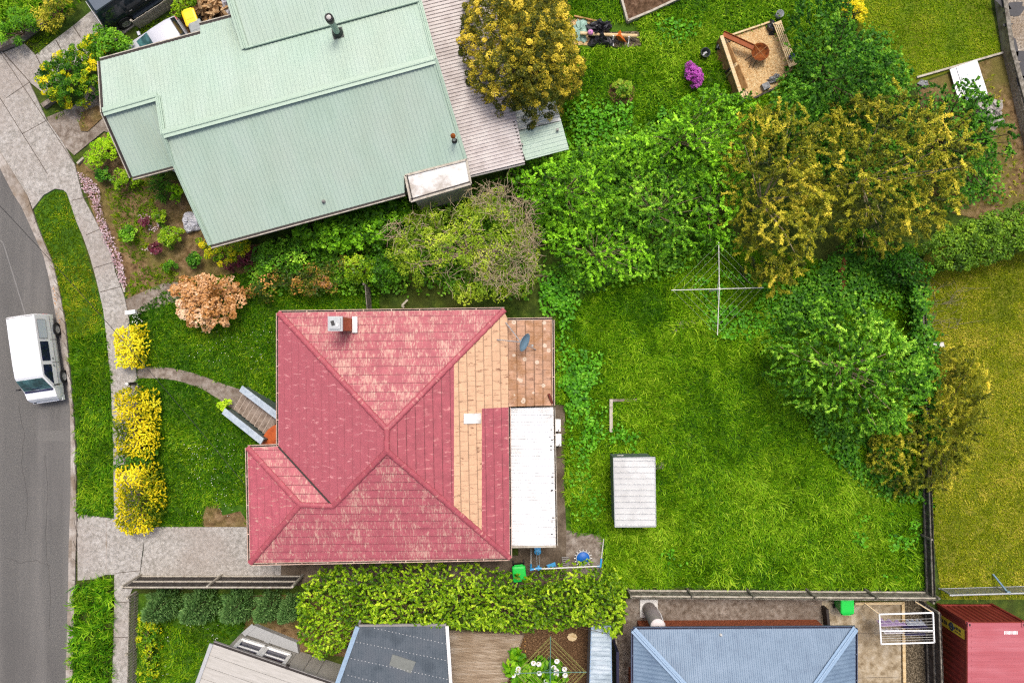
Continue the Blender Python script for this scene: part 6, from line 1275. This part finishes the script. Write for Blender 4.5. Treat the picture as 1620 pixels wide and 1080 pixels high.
grass('verge_grass', 'short grass of the kerbside verge', [[(56, 331), (72, 311), (88, 301), (103, 305), (122, 355), (162, 493), (164, 520), (112, 545), (104, 506), (95, 467), (64, 361)]], LM['grassv'], 500, .13, .025, 13, .7, 1.0, (.48, .36, .2), 1.5, tuft=2)
grass('verge_long_grass', 'longer unmown grass of the verge beside the van', [[(112, 540), (168, 520), (176, 600), (180, 700), (181, 818), (125, 812), (123, 700), (116, 600)]], LM['grassd'], 460, .28, .032, 14, .75, 1.2, (.55, .32, .18), 1.5, tuft=3)
grass('yard_grass', 'wild long grass behind the green roofed house', [[(890, -30), (978, -30), (990, 38), (1060, 0), (1060, -30), (1330, -30), (1300, 180), (1150, 260), (880, 270), (890, 200)]], LM['grass'], 520, .3, .03, 15, .78, 1.0, (.44, .42, .22), 2.0, tuft=4, wild=1.0, excl=[pit, [(900, 30), (1012, 40), (1014, 76), (900, 74)]], tb=.2)
grass('dry_grass', 'short dry olive grass beyond the side fence', [[(1452, 420), (1640, 400), (1640, 945), (1488, 945), (1472, 800)]], LM['grasso'], 620, .10, .026, 16, .7, .6, (.5, .5, .22), 1.3, tuft=2, wild=3, tb=.25)
grass('short_grass', 'short bright grass beside the retaining wall', [[(1340, -30), (1556, -30), (1582, 84), (1445, 124), (1400, 150), (1370, 60)]], LM['grassn'], 620, .10, .026, 17, .7, .6, (.46, .46, .22), 1.2, tuft=2, wild=3, tb=.25)
grass('cottage_grass', 'lush grass on the small lawn below the cypresses', [[(218, 975), (395, 950), (390, 1000), (330, 1020), (300, 1090), (218, 1090)]], LM['grassd'], 420, .2, .03, 18, .7, 1.0, (.55, .3, .2), 1.2, tuft=3)
grass('strappy_verge', 'strappy leaved clumps on the verge below the driveway', [[(120, 925), (180, 915), (180, 1000), (176, 1090), (114, 1090), (118, 1000)]], LM['strap'], 260, .6, .05, 19, .7, .9, (.5, .35, .2), 1.0, tuft=7, wild=.8)
grass('corner_grass', 'tufted green grass at the street corner above the low wall', [[(-40, 95), (60, 40), (130, 10), (150, -20), (-40, -40)]], LM['strap'], 260, .4, .04, 20, .7, .8, (.5, .3, .2), 1.0, tuft=6, wild=.8)
grass('garden_weeds', 'thin grass growing through the soil garden', [[(165, 290), (240, 285), (250, 335), (235, 390), (222, 425), (195, 400)], [(195, 470), (215, 430), (262, 415), (290, 440), (240, 460)], [(80, 178), (112, 170), (100, 185), (84, 186)], [(40, 70), (80, 40), (98, 48), (60, 85)], [(126, 195), (134, 180), (140, 190), (134, 206)], [(212, 45), (285, 20), (262, 62), (225, 66)]], LM['grassv'], 240, .2, .03, 21, .75, .7, (.42, .3, .2), 1.0, tuft=3)
grass('bare_weeds', 'sparse weeds on the stony soil', [[(1500, 170), (1570, 110), (1615, 240), (1620, 330), (1540, 330)]], LM['grasso'], 50, .18, .03, 22, .75, .7, (.5, .3, .2), 1.0, tuft=3)
weeds('ground_cover_leaves', 'round leaved ground cover along the wall of the red roofed house', [[(850, 420), (930, 440), (905, 520), (890, 560), (940, 600), (925, 660), (900, 690), (880, 630), (878, 510), (850, 500)], [(880, 540), (960, 560), (950, 610), (890, 630)]], LM['weed'], 320, .15, .5, 31, .28)
weeds('ground_cover_leaves', 'scattered round leaved weeds in the back lawn', [[(900, 600), (960, 640), (960, 740), (960, 820), (900, 830), (895, 700)], [(1020, 830), (1110, 850), (1140, 900), (1040, 890)], [(1350, 800), (1455, 800), (1455, 925), (1330, 900)], [(1080, 420), (1240, 430), (1260, 540), (1130, 560)], [(960, 660), (1020, 680), (1010, 720), (940, 710)]], LM['weed'], 130, .15, .42, 32, .46)
weeds('undergrowth', 'dark leafy undergrowth below the trees of the back corner', [[(1230, 450), (1330, 380), (1450, 380), (1460, 520), (1380, 480), (1250, 540), (1200, 520)], [(1240, 620), (1440, 700), (1470, 800), (1380, 790), (1300, 720)]], LM['deep'], 240, .15, .55, 33, .25)
weeds('fence_creeper', 'leafy creeper growing over the upper end of the dark fence', [[(1418, 440), (1458, 445), (1466, 560), (1474, 700), (1440, 700), (1425, 560)]], LM['deep'], 420, .15, 1.5, 45, .1, feather=.3)
weeds('undergrowth', 'leafy undergrowth around the thicket above the clothesline', [[(845, 420), (1000, 380), (1160, 350), (1180, 400), (1060, 440), (990, 460), (900, 470)], [(800, 260), (1000, 200), (1200, 160), (1200, 300), (1000, 400), (850, 400)]], LM['mid'], 220, .15, .5, 34, .15)
weeds('undergrowth', 'leafy undergrowth between the two houses', [[(380, 400), (640, 300), (800, 280), (850, 400), (840, 480), (720, 470), (600, 470), (480, 470), (400, 470)]], LM['mid'], 200, .15, .5, 35, .2)
weeds('undergrowth', 'leafy undergrowth below the dark tree and wood chip pit', [[(1210, 150), (1300, 0), (1420, 60), (1450, 150), (1560, 130), (1590, 320), (1440, 350), (1200, 260)]], LM['deep'], 150, .15, .5, 36, .2)
weeds('yard_weeds', 'broad leaved weeds in the long grass yard', [[(890, 150), (1040, 160), (1140, 200), (1000, 260), (890, 260)], [(1030, 20), (1110, 30), (1100, 80), (1020, 70)]], LM['weed'], 110, .15, .4, 37, .42)
weeds('daisies', 'small white daisies scattered over the front lawn', [[(270, 690), (390, 640), (392, 830), (300, 830)], [(300, 500), (440, 500), (440, 600), (300, 570)]], LM['white'], 14, .035, .2, 38, .5)
weeds('daisies', 'small white daisies on the small lawn of the cream house', [[(260, 975), (390, 965), (350, 1010), (300, 1080), (255, 1080)]], LM['white'], 34, .045, .2, 39, .42)
weeds('flower_border', 'pale pink and white flower border along the footpath', [[(124, 272), (136, 274), (160, 295), (168, 340), (185, 380), (198, 415), (206, 440), (202, 462), (194, 450), (180, 410), (168, 380), (155, 345), (148, 320), (132, 300)]], LM['pinkwhite'], 420, .085, .3, 40, .2, tilt=.6, feather=.08)
weeds('flower_border', 'white starry flowers beside the letterbox', [[(203, 494), (226, 490), (236, 512), (222, 524), (208, 512)]], LM['white'], 90, .06, .5, 41, feather=.2)
weeds('flower_border', 'white alyssum flowers among the soil garden shrubs', [[(215, 338), (238, 335), (240, 352), (222, 358)], [(236, 355), (258, 352), (250, 370), (236, 368)], [(224, 392), (250, 385), (248, 404), (228, 402)]], LM['pinkwhite'], 160, .08, .18, 42, feather=.15)
weeds('fallen_leaves', 'brown leaf litter lying in the gutter', [[(78, 430), (92, 430), (104, 506), (108, 545), (95, 545), (86, 485)]], LM['copper'], 110, .06, .02, 43, .3, feather=.15)
weeds('wood_chips', 'scattered split wood chips on the dirt beside the bins', [[(270, 36), (300, 40), (340, 25), (360, 28), (330, 60), (285, 70)], [(803, 1003), (850, 1003), (840, 1040), (815, 1040)]], leafmat('chip', L((120, 84, 48), (166, 124, 80), (206, 168, 122), (228, 200, 160)), None, 0), 60, .1, .03, 44, asp=.35)

# ------------------------------------------------------------------ trees and shrubs
plant('golden_tree', 'round golden flowered tree overhanging the patio roof', 'tree', [(735, -40), (722, 55), (738, 120), (775, 158), (812, 165), (845, 186), (880, 165), (912, 135), (930, 105), (918, 60), (905, 10), (900, -40)], LM['goldtree'], 2.2, 6.2, dome=2.6, clump=.17, lpc=85, leaf=.08, asp=.6, seed=61, rough_=.3, tint=(.44, .40, .2, .2), lump=.45, under=1.5, inset=.2, r0=.18, nlimb=20)
G = 'green shrubs of the thicket above the clothesline'
for nm, lab, poly, z1, seed, mt in (('thicket_shrub', 'bright green thicket shrub nearest the patio roof', [(800, 275), (850, 250), (920, 232), (965, 240), (985, 290), (960, 350), (900, 360), (850, 340), (820, 310)], 3.2, 62, 'bright'),
    ('thicket_shrub', 'bright green thicket shrub with bare grey twigs above the long grass', [(850, 345), (905, 355), (960, 345), (1010, 370), (1040, 410), (1010, 440), (965, 440), (940, 455), (900, 435), (868, 400)], 2.8, 63, 'bright'),
    ('thicket_shrub', 'darker green thicket shrub in the middle of the thicket', [(975, 270), (1040, 260), (1110, 280), (1130, 330), (1100, 390), (1050, 410), (1000, 370), (965, 340)], 3.0, 64, 'mid'),
    ('thicket_shrub', 'bright green thicket shrub below the purple flowering bush', [(940, 235), (1000, 215), (1060, 190), (1080, 150), (1130, 135), (1190, 150), (1205, 195), (1190, 245), (1120, 275), (1040, 262), (975, 268)], 3.0, 65, 'bright'),
    ('thicket_shrub', 'bright green thicket shrub against the golden conifer', [(1090, 280), (1160, 250), (1190, 290), (1165, 340), (1150, 385), (1100, 400), (1090, 350)], 2.9, 66, 'bright')):
    plant(nm, lab, 'shrub', poly, LM[mt], .5, z1, G, dome=1.1, clump=.21, lpc=34, leaf=.135, asp=.55, seed=seed, mode='sprig', rough_=.5, tint=(.48, .26, .22, .3), lump=.7, under=.9, gap=.16, r0=.06, nlimb=24, inset=.0, bark='twig', part='foliage', stem='branches')
# twiggy half bare tree
tw = plant('fruit_tree', 'spreading half bare twiggy tree between the two houses', 'tree', [(612, 365), (640, 335), (690, 315), (730, 318), (790, 300), (830, 330), (850, 380), (845, 440), (825, 478), (780, 470), (740, 485), (690, 465), (640, 435), (612, 405)], LM['olivetwig'], .8, 3.6, dome=2.2, clump=.34, lpc=90, leaf=.13, asp=.42, seed=67, tint=(.5, .26, .2, .25), lump=.5, under=.4, gap=.22, r0=.14, nlimb=24, bark='twig')
rg = rng_(68); mb = MB()
for poly, n in (([(740, 300), (800, 292), (845, 330), (850, 400), (800, 360), (750, 330)], 750), ([(755, 390), (850, 380), (848, 450), (800, 470), (760, 440)], 550), ([(640, 340), (760, 320), (800, 440), (700, 460), (620, 400)], 300), ([(615, 355), (650, 350), (640, 380), (612, 380)], 60)):
    P = pw(poly, 2.8)
    for x, y in scatter(P, n, rg):
        a = rg.uniform(0, 6.28); l = rg.uniform(.25, .6); z = 2.7 + .9 * rg.random(); b_ = Vector((x, y, z)); e = b_ + Vector((math.cos(a) * l, math.sin(a) * l, rg.uniform(.1, .45))); mb.tube([b_, b_.lerp(e, .5) + Vector((rg.normal(0, .04), rg.normal(0, .04), .02)), e], [.015, .011, .006], 3, caps=False, sm=False)
mb.build('twigs', M['twig'], tw)
plant('laurel_shrub', 'glossy green shrub under the eave of the green roofed house', 'shrub', [(455, 362), (540, 338), (620, 315), (645, 320), (650, 345), (610, 385), (560, 395), (500, 390)], LM['bright'], .5, 2.0, dome=.9, clump=.26, lpc=60, leaf=.16, asp=.7, seed=69, tint=(.42, .24, .2, .2), lump=.3, under=.5, part='foliage', stem='branches')
plant('mixed_shrub', 'dark green shrub by the green roof corner below the red shrub', 'shrub', [(395, 400), (440, 375), (480, 375), (500, 395), (480, 430), (430, 440), (395, 430)], LM['mid'], .3, 1.5, dome=.8, clump=.28, lpc=60, leaf=.13, seed=70, tint=(.38, .24, .2, .2), part='foliage', stem='branches')
plant('photinia_shrub', 'pink tipped shrub straggling along the boundary', 'shrub', [(385, 450), (420, 430), (480, 415), (530, 400), (560, 410), (545, 440), (510, 470), (450, 470), (395, 485)], LM['photinia'], .3, 1.5, dome=.8, clump=.3, lpc=50, leaf=.12, seed=71, tint=(.26, .36, .22, .3), gap=.28, part='foliage', stem='branches')
plant('photinia_shrub', 'tan leaved small shrub above the red roof gutter', 'shrub', [(492, 440), (512, 432), (524, 445), (515, 462), (496, 458)], LM['copper'], .2, 1.3, dome=.5, clump=.2, lpc=40, leaf=.13, seed=72, tint=(.4, .26, .22, .2), part='foliage', stem='branches')
plant('lemon_shrub', 'yellow green rounded shrub above the short side fence', 'shrub', [(540, 412), (570, 400), (592, 410), (596, 440), (570, 455), (548, 445)], LM['hedge'], .3, 1.9, dome=.8, clump=.24, lpc=60, leaf=.11, seed=73, tint=(.5, .24, .2, .2), part='foliage', stem='branches')
plant('laurel_shrub', 'deep green shrub beside the half bare twiggy tree', 'shrub', [(590, 395), (625, 400), (640, 440), (610, 462), (585, 450)], LM['mid'], .3, 1.7, dome=.7, clump=.26, lpc=60, leaf=.13, seed=74, tint=(.4, .24, .2, .2), part='foliage', stem='branches')
o = plant('copper_bush', 'peach and orange leaved round bush on the front lawn', 'bush', [(268, 455), (285, 438), (310, 440), (335, 430), (365, 438), (385, 460), (382, 490), (365, 515), (330, 522), (300, 515), (278, 490)], LM['copper'], .2, 1.9, dome=1.2, clump=.27, lpc=70, leaf=.14, asp=.8, seed=75, tint=(.52, .26, .22, .3), part='foliage', stem='branches')
GC = 'golden feathery conifers in the back corner'
for lab, poly, z1, seed in (('golden feathery conifer nearest the rotary clothesline', [(1168, 300), (1158, 250), (1195, 165), (1245, 145), (1295, 190), (1305, 260), (1318, 320), (1312, 380), (1262, 462), (1225, 450), (1195, 400), (1180, 340)], 6.5, 76), ('broad golden feathery conifer beside the white roofing sheets', [(1290, 250), (1330, 180), (1350, 140), (1410, 130), (1475, 150), (1538, 210), (1548, 262), (1520, 300), (1530, 345), (1460, 385), (1400, 380), (1330, 350), (1300, 300)], 7.5, 77)):
    plant('golden_conifer', lab, 'conifer', poly, LM['golden'], 1.0, z1, GC, dome=3.0, clump=.27, lpc=75, leaf=.14, asp=.3, seed=seed, mode='sprig', rough_=.4, tint=(.46, .34, .2, .4), lump=1.4, under=2.0, gap=.14, r0=.10, nlimb=9, inset=0, bark='twig')
plant('dark_tree', 'dark green leafy tree beside the wood chip pit', 'tree', [(1280, 70), (1275, 10), (1295, -40), (1345, -20), (1368, 50), (1420, 72), (1442, 125), (1425, 175), (1350, 170), (1290, 190), (1250, 178), (1236, 152), (1268, 118)], LM['deep'], 1.0, 5.2, dome=2.0, clump=.22, lpc=36, leaf=.14, asp=.55, seed=78, mode='sprig', rough_=.4, inset=0, tint=(.46, .26, .22, .26), lump=.8, under=1.1, gap=.14, r0=.08, nlimb=8)
plant('dark_tree', 'dark green tree partly covering the white roofing sheets', 'tree', [(1440, 135), (1500, 128), (1530, 120), (1550, 150), (1572, 190), (1590, 240), (1570, 290), (1545, 325), (1520, 330), (1530, 270), (1530, 210), (1470, 165)], LM['deep'], .6, 4.4, dome=1.3, clump=.22, lpc=36, leaf=.14, asp=.55, seed=79, mode='sprig', rough_=.4, inset=0, tint=(.46, .26, .22, .2), lump=.9, under=.5, gap=.26, r0=.12, nlimb=20)
plant('apple_tree', 'bright green leafy tree leaning over the side fence', 'tree', [(1228, 545), (1262, 495), (1308, 468), (1370, 470), (1430, 515), (1475, 555), (1490, 605), (1455, 650), (1440, 688), (1375, 690), (1330, 660), (1265, 640), (1240, 600)], LM['apple'], 1.0, 4.8, dome=1.8, clump=.22, lpc=36, leaf=.14, asp=.48, seed=80, mode='sprig', rough_=.4, inset=0, tint=(.46, .28, .24, .3), lump=.9, under=1.3, gap=.1, r0=.09, nlimb=16, bark='twig')
plant('golden_bush', 'olive gold feathery bush along the side fence', 'bush', [(1490, 555), (1540, 545), (1578, 600), (1570, 640), (1560, 690), (1540, 735), (1500, 778), (1440, 788), (1395, 755), (1392, 700), (1440, 670), (1480, 640)], LM['golden'], .3, 2.9, dome=1.6, clump=.24, lpc=70, leaf=.13, asp=.28, seed=81, inset=0, mode='sprig', tint=(.44, .28, .18, .3), lump=.8, under=1.6, r0=.06, nlimb=8)
plant('clipped_hedge', 'dense clipped green hedge beyond the golden conifers', 'hedge', [(1452, 402), (1490, 368), (1540, 342), (1620, 322), (1680, 310), (1680, 395), (1620, 398), (1560, 420), (1510, 428), (1470, 415)], LM['box'], .9, 2.0, dome=.7, clump=.26, lpc=110, leaf=.12, asp=.65, seed=82, tint=(.46, .2, .2, .25), lump=.15, under=.4, part='foliage', stem='branches')
plant('holly_shrub', 'very dark shrub in the shade below the golden conifers', 'shrub', [(1400, 400), (1440, 390), (1480, 420), (1465, 455), (1420, 450), (1395, 425)], LM['deep'], .3, 1.8, dome=1.0, clump=.3, lpc=60, leaf=.14, seed=83, tint=(.32, .22, .2, .2), part='foliage', stem='branches')
plant('elder_shrub', 'mid green shrub rising between golden conifer and fallen trunk', 'shrub', [(1330, 365), (1380, 355), (1400, 380), (1375, 400), (1340, 395)], LM['mid'], .3, 2.4, dome=1.0, clump=.28, lpc=60, leaf=.14, seed=84, tint=(.38, .22, .2, .2), part='foliage', stem='branches')
plant('yellow_shrub', 'small vivid yellow shrub at the edge of the short lawn', 'shrub', [(1336, 5), (1350, -5), (1368, 5), (1372, 28), (1355, 30), (1340, 22)], LM['yellow'], .3, 1.4, dome=.7, clump=.2, lpc=70, leaf=.09, seed=85, tint=(.66, .2, .2, .2), part='foliage', stem='branches')
HP = [(468, 965), (478, 922), (520, 905), (545, 893), (580, 897), (640, 893), (700, 900), (745, 898), (800, 912), (840, 922), (875, 905), (930, 897), (975, 905), (992, 935), (990, 985), (975, 1010), (955, 1004), (935, 992), (880, 998), (800, 1000), (720, 995), (640, 988), (570, 985), (548, 1030), (508, 1046), (480, 1025), (470, 1000)]
plant('boundary_hedge', 'long bushy yellow green hedge beside the red roofed house', 'hedge', HP, LM['hedge'], .8, 2.7, dome=.7, clump=.13, lpc=34, leaf=.10, asp=.6, seed=86, mode='sprig', rough_=.3, tint=(.47, .28, .24, .3), lump=.4, under=.9, gap=.1, inset=.1, part='foliage', stem='branches', nlimb=40)
GY = 'yellow leaved bushes along the front footpath'
for lab, poly, seed, tm in (('small square yellow bush above the path entrance', [(181, 520), (224, 513), (228, 555), (222, 582), (182, 580)], 87, .68), ('tall yellow bush with green patches below the path entrance', [(182, 622), (200, 612), (238, 616), (244, 640), (247, 700), (240, 726), (183, 720)], 88, .56), ('round yellow bush beside the driveway', [(184, 738), (245, 732), (254, 775), (252, 820), (230, 845), (200, 846), (183, 830)], 89, .6)):
    plant('yellow_bush', lab, 'bush', poly, LM['yellow'], .5, 1.35, GY, dome=.3, clump=.09, lpc=38, leaf=.07, asp=.5, seed=seed, nlimb=4, mode='sprig', tint=(tm - .06, .24, .24, .75), lump=.14, under=1.3, inset=0, rough_=.3, part='foliage', stem='branches', pscale=1.0)
plant('green_bush', 'low dark green gap plant between the two lower yellow bushes', 'bush', [(186, 715), (245, 705), (248, 740), (186, 745)], LM['mid'], .3, .9, dome=.4, clump=.16, lpc=60, leaf=.1, seed=90, tint=(.4, .2, .2, .2), part='foliage', stem='branches')
plant('variegated_hedge', 'green hedge splashed with yellow beside the slab driveway', 'hedge', [(56, 118), (72, 100), (100, 82), (125, 70), (155, 50), (172, 80), (168, 112), (156, 138), (124, 158), (92, 162), (68, 145)], LM['yellowgreen'], .5, 1.7, dome=.5, clump=.17, lpc=50, leaf=.13, asp=.42, inset=0, seed=91, tint=(.5, .4, .18, .5), lump=.3, part='foliage', stem='branches', pscale=1.0)
plant('green_bush', 'fresh green bush between the slab driveway and silver hatchback', 'bush', [(134, 74), (148, 48), (170, 40), (200, 52), (208, 75), (192, 95), (162, 112), (146, 98)], LM['mid'], .4, 1.7, dome=.8, clump=.22, lpc=80, leaf=.12, seed=92, tint=(.52, .24, .2, .2), part='foliage', stem='branches')
plant('lime_bush', 'bright lime green bush against the corner of the green roof', 'bush', [(130, 256), (142, 232), (160, 215), (186, 204), (192, 230), (186, 248), (160, 262), (140, 264)], LM['lime'], .3, 1.2, dome=.7, clump=.2, lpc=90, leaf=.09, seed=93, tint=(.5, .16, .2, .15), lump=.12, part='foliage', stem='branches')
plant('green_bush', 'yellow green bush below the porch roof corner', 'bush', [(176, 280), (195, 264), (215, 275), (222, 288), (195, 300), (178, 295)], LM['hedge'], .2, .9, dome=.5, clump=.2, lpc=60, leaf=.12, seed=94, tint=(.58, .22, .2, .2), part='foliage', stem='branches')
plant('agapanthus', 'dark strappy clump beside the grey porch wall', 'plant', [(236, 280), (250, 270), (266, 285), (272, 305), (255, 318), (242, 300)], LM['mid'], .2, .8, dome=.5, clump=.3, lpc=70, leaf=.3, asp=.12, seed=95, mode='spray', tint=(.36, .2, .2, .2), part='foliage', stem='stems', nlimb=5)
plant('fern_plant', 'light green leafy plant against the wall of the green roofed house', 'plant', [(262, 298), (280, 290), (295, 300), (290, 318), (272, 322)], LM['lime'], .2, .8, dome=.5, clump=.2, lpc=45, leaf=.16, seed=96, tint=(.32, .2, .2, .2), part='foliage', stem='stems', nlimb=6)
for nm, lab, c, r, mt, seed, tm in (('round_shrub', 'smaller round yellow green shrub in the soil garden', (253, 339), 13, 'hedge', 97, .5), ('round_shrub', 'larger round yellow green shrub in the soil garden', (270, 374), 18, 'hedge', 98, .55), ('purple_shrub', 'small purple shrub next to the smaller round shrub', (230, 352), 9, 'maroon', 99, .5), ('purple_shrub', 'small purple shrub below the larger round shrub', (247, 394), 10, 'maroon', 100, .5), ('green_shrub', 'small dark green shrub low in the soil garden', (268, 421), 10, 'mid', 101, .5), ('green_shrub', 'low green shrub by the pink flower border', (203, 370), 14, 'mid', 102, .55), ('green_shrub', 'dull dark shrub on bare soil near the copper bush', (308, 411), 12, 'deep', 103, .4), ('green_shrub', 'small dark shrub beneath the lime bush', (163, 275), 12, 'deep', 104, .4), ('lime_plant', 'pale lime plant at the foot of the front steps', (356, 641), 10, 'lime', 105, .75), ('purple_bush', 'upper lobe of vivid purple flowering bush' if False else 'vivid purple flowering bush nearer the black pot', (1091, 110), 11, 'magenta', 106, .5), ('purple_bush', 'vivid purple flowering bush nearer the bright thicket', (1099, 121), 14, 'magenta', 107, .5), ('seedling_plant', 'pale leafy vegetable clump in a dug soil circle', (983, 138), 15, 'rhub', 108, .5)):
    poly = [(c[0] + math.cos(t) * r * 1.0, c[1] + math.sin(t) * r * .92) for t in [2 * math.pi * k / 10 for k in range(10)]]
    hgt = min(1.2, r * .055 + .15); plant(nm, lab, 'shrub', poly, LM[mt], .1, hgt, dome=max(.3, r / 36), clump=.14, lpc=60, leaf=.09 if mt != 'rhub' else .16, asp=.6, seed=seed, tint=(tm, .2, .22, .2), lump=.08, inset=.2, under=.4, part='foliage', stem='stems', r0=.03, nlimb=8, gap=0 if mt != 'rhub' else .4)
struct('dug_circle', MB().prism([W(983, 147) + Vector((math.cos(t) * .66, math.sin(t) * .6, 0)) for t in [2 * math.pi * k / 14 for k in range(14)]], -.05, .1), M['mulch'], 'circle of dug soil in the long grass')
plant('variegated_shrub', 'spreading yellow variegated shrub under the green roof corner', 'shrub', [(310, 372), (328, 388), (345, 392), (388, 382), (396, 398), (375, 415), (345, 420), (322, 405)], LM['yellowgreen'], .2, 1.0, dome=.5, clump=.18, lpc=70, leaf=.10, seed=109, tint=(.68, .22, .2, .2), part='foliage', stem='branches')
plant('red_shrub', 'reddish leaved shrub beside the variegated shrub', 'shrub', [(385, 395), (402, 385), (412, 400), (400, 420), (380, 424), (355, 424), (365, 412)], LM['maroon'], .2, 1.0, dome=.5, clump=.2, lpc=40, leaf=.11, seed=110, tint=(.3, .3, .2, .2), part='foliage', stem='branches')
plant('corner_bush', 'dark green grassy bush above the low concrete wall', 'bush', [(-20, 60), (0, 30), (30, 15), (60, 25), (58, 45), (30, 62), (0, 74)], LM['mid'], .3, 1.6, dome=.9, clump=.3, lpc=90, leaf=.22, asp=.2, seed=111, mode='spray', tint=(.5, .22, .2, .2), part='foliage', stem='branches')
plant('amber_bush', 'amber gold bush at the street corner', 'bush', [(55, 20), (75, -5), (105, -15), (118, 5), (100, 25), (75, 42), (60, 38)], LM['golden'], .3, 1.4, dome=.8, clump=.26, lpc=100, leaf=.13, asp=.3, seed=112, mode='spray', tint=(.56, .2, .2, .2), part='foliage', stem='branches')
plant('green_bush', 'olive bush above the silvery paling fence', 'bush', [(268, 15), (280, -15), (312, -15), (316, 8), (295, 24), (275, 28)], LM['hedge'], .3, 1.3, dome=.7, clump=.24, lpc=80, leaf=.12, seed=113, tint=(.44, .22, .2, .2), part='foliage', stem='branches')
plant('border_plants', 'yellow flowering border plants behind the picket fence', 'plants', [(219, 975), (245, 968), (252, 1000), (248, 1090), (219, 1090)], LM['yellowgreen'], .1, .8, dome=.4, clump=.2, lpc=45, leaf=.11, seed=114, tint=(.55, .3, .22, .3), part='foliage', stem='stems', gap=.2)
# cypress row: cones leaning away from the lens only because of their height
GX = 'grey green cypresses along the driveway fence'
for px, py, h, r, seed, lab in ((268, 948, 2.7, .86, 115, 'grey green cypress nearest the picket fence'), (326, 950, 2.8, .88, 116, 'grey green cypress second from the picket fence'), (384, 950, 2.7, .84, 117, 'grey green cypress in the middle of the row'), (432, 952, 2.6, .7, 118, 'grey green cypress beside the grey porch slab'), (466, 955, 2.5, .6, 119, 'grey green cypress touching the yellow green hedge')):
    rg = rng_(seed); n = 5200; u = rg.uniform(0, 1, n) ** 1.5; z = .1 + u * (h - .1); a = rg.uniform(0, 6.28, n); rr = r * (1 - u) ** .75 * rg.uniform(.45, 1.05, n) * (1 + .22 * np.sin(a * 7 + u * 9)); c = W(px, py)
    P = np.column_stack([c.x + np.cos(a) * rr, c.y + np.sin(a) * rr, z]); out = np.column_stack([np.cos(a), np.sin(a), np.zeros(n)]); T = unit(out * .8 + np.array([0, 0, .8]) + rg.normal(0, .25, (n, 3))); N = unit(np.cross(T, rg.normal(size=(n, 3))))
    o = thing('cypress', lab, 'conifer', (c.x, c.y, 0), GX); np_obj('crown', kites(P, N, .17 * rg.uniform(.6, 1.4, n), .045 * rg.uniform(.7, 1.3, n), rg, T), .46 + .2 * rg.normal(0, .7, n) + .25 * (vnoise(a * 2, z * 3, .6, seed) - .5), LM['cypress'], o); MB().tube([(c.x, c.y, 0), (c.x, c.y, h * .8)], [.07, .02], 6).build('trunk', M['bark'], o)
# arum lilies
li = thing('arum_lily', 'broad leaved white arum lilies under the green armed clothesline', 'lily clump', W(840, 1055))
V, t, _ = crown([(800, 1050), (815, 1030), (830, 1035), (850, 1045), (880, 1050), (895, 1065), (890, 1100), (795, 1100)], .15, .8, dome=.5, clump=.34, lpc=30, leaf=.34, asp=.5, seed=121, tint=(.5, .24, .22, .2), under=.5); np_obj('leaves', V, t, LM['strap'], li)
for px, py in ((844, 1048), (852.5, 1049.5), (820, 1057), (819, 1062), (812, 1067), (876, 1055), (880, 1060), (893, 1057.5), (880, 1066), (894, 1067), (864, 1077), (853, 1064), (881, 1045)):
    c = W(px, py, .85); mb = MB(); mb.lathe([(.01, -.12), (.04, -.04), (.09, .03), (.13, .05), (.085, .035), (.035, -.03)], 10, c); f = mb.build('flower', M['white_paint'], li)
    mb = MB(); mb.tube([c + Vector((0, 0, -.05)), c + Vector((0, 0, .07))], .014, 5); mb.build('spadix', M['yellow'], f)
# dead branches on the dry lawn and by the fence
db = thing('dead_branches', 'grey dead branches lying on the dry lawn by the fence', 'branches', W(1490, 480)); rg = rng_(130); mb = MB()
for k in range(70):
    b_ = W(rg.uniform(1448, 1525), rg.uniform(450, 530), .05); a = rg.uniform(-.2, 3.0); l = rg.uniform(.3, 1.3); e = b_ + Vector((math.cos(a) * l, math.sin(a) * l * .6, rg.uniform(0, .2))); mb.tube([b_, b_.lerp(e, .5) + Vector((rg.normal(0, .08), rg.normal(0, .08), .06)), e], [.009, .007, .004], 4, caps=False)
mb.build('twigs', flat('twig_grey', srgb(150, 140, 112, K), .9), db)
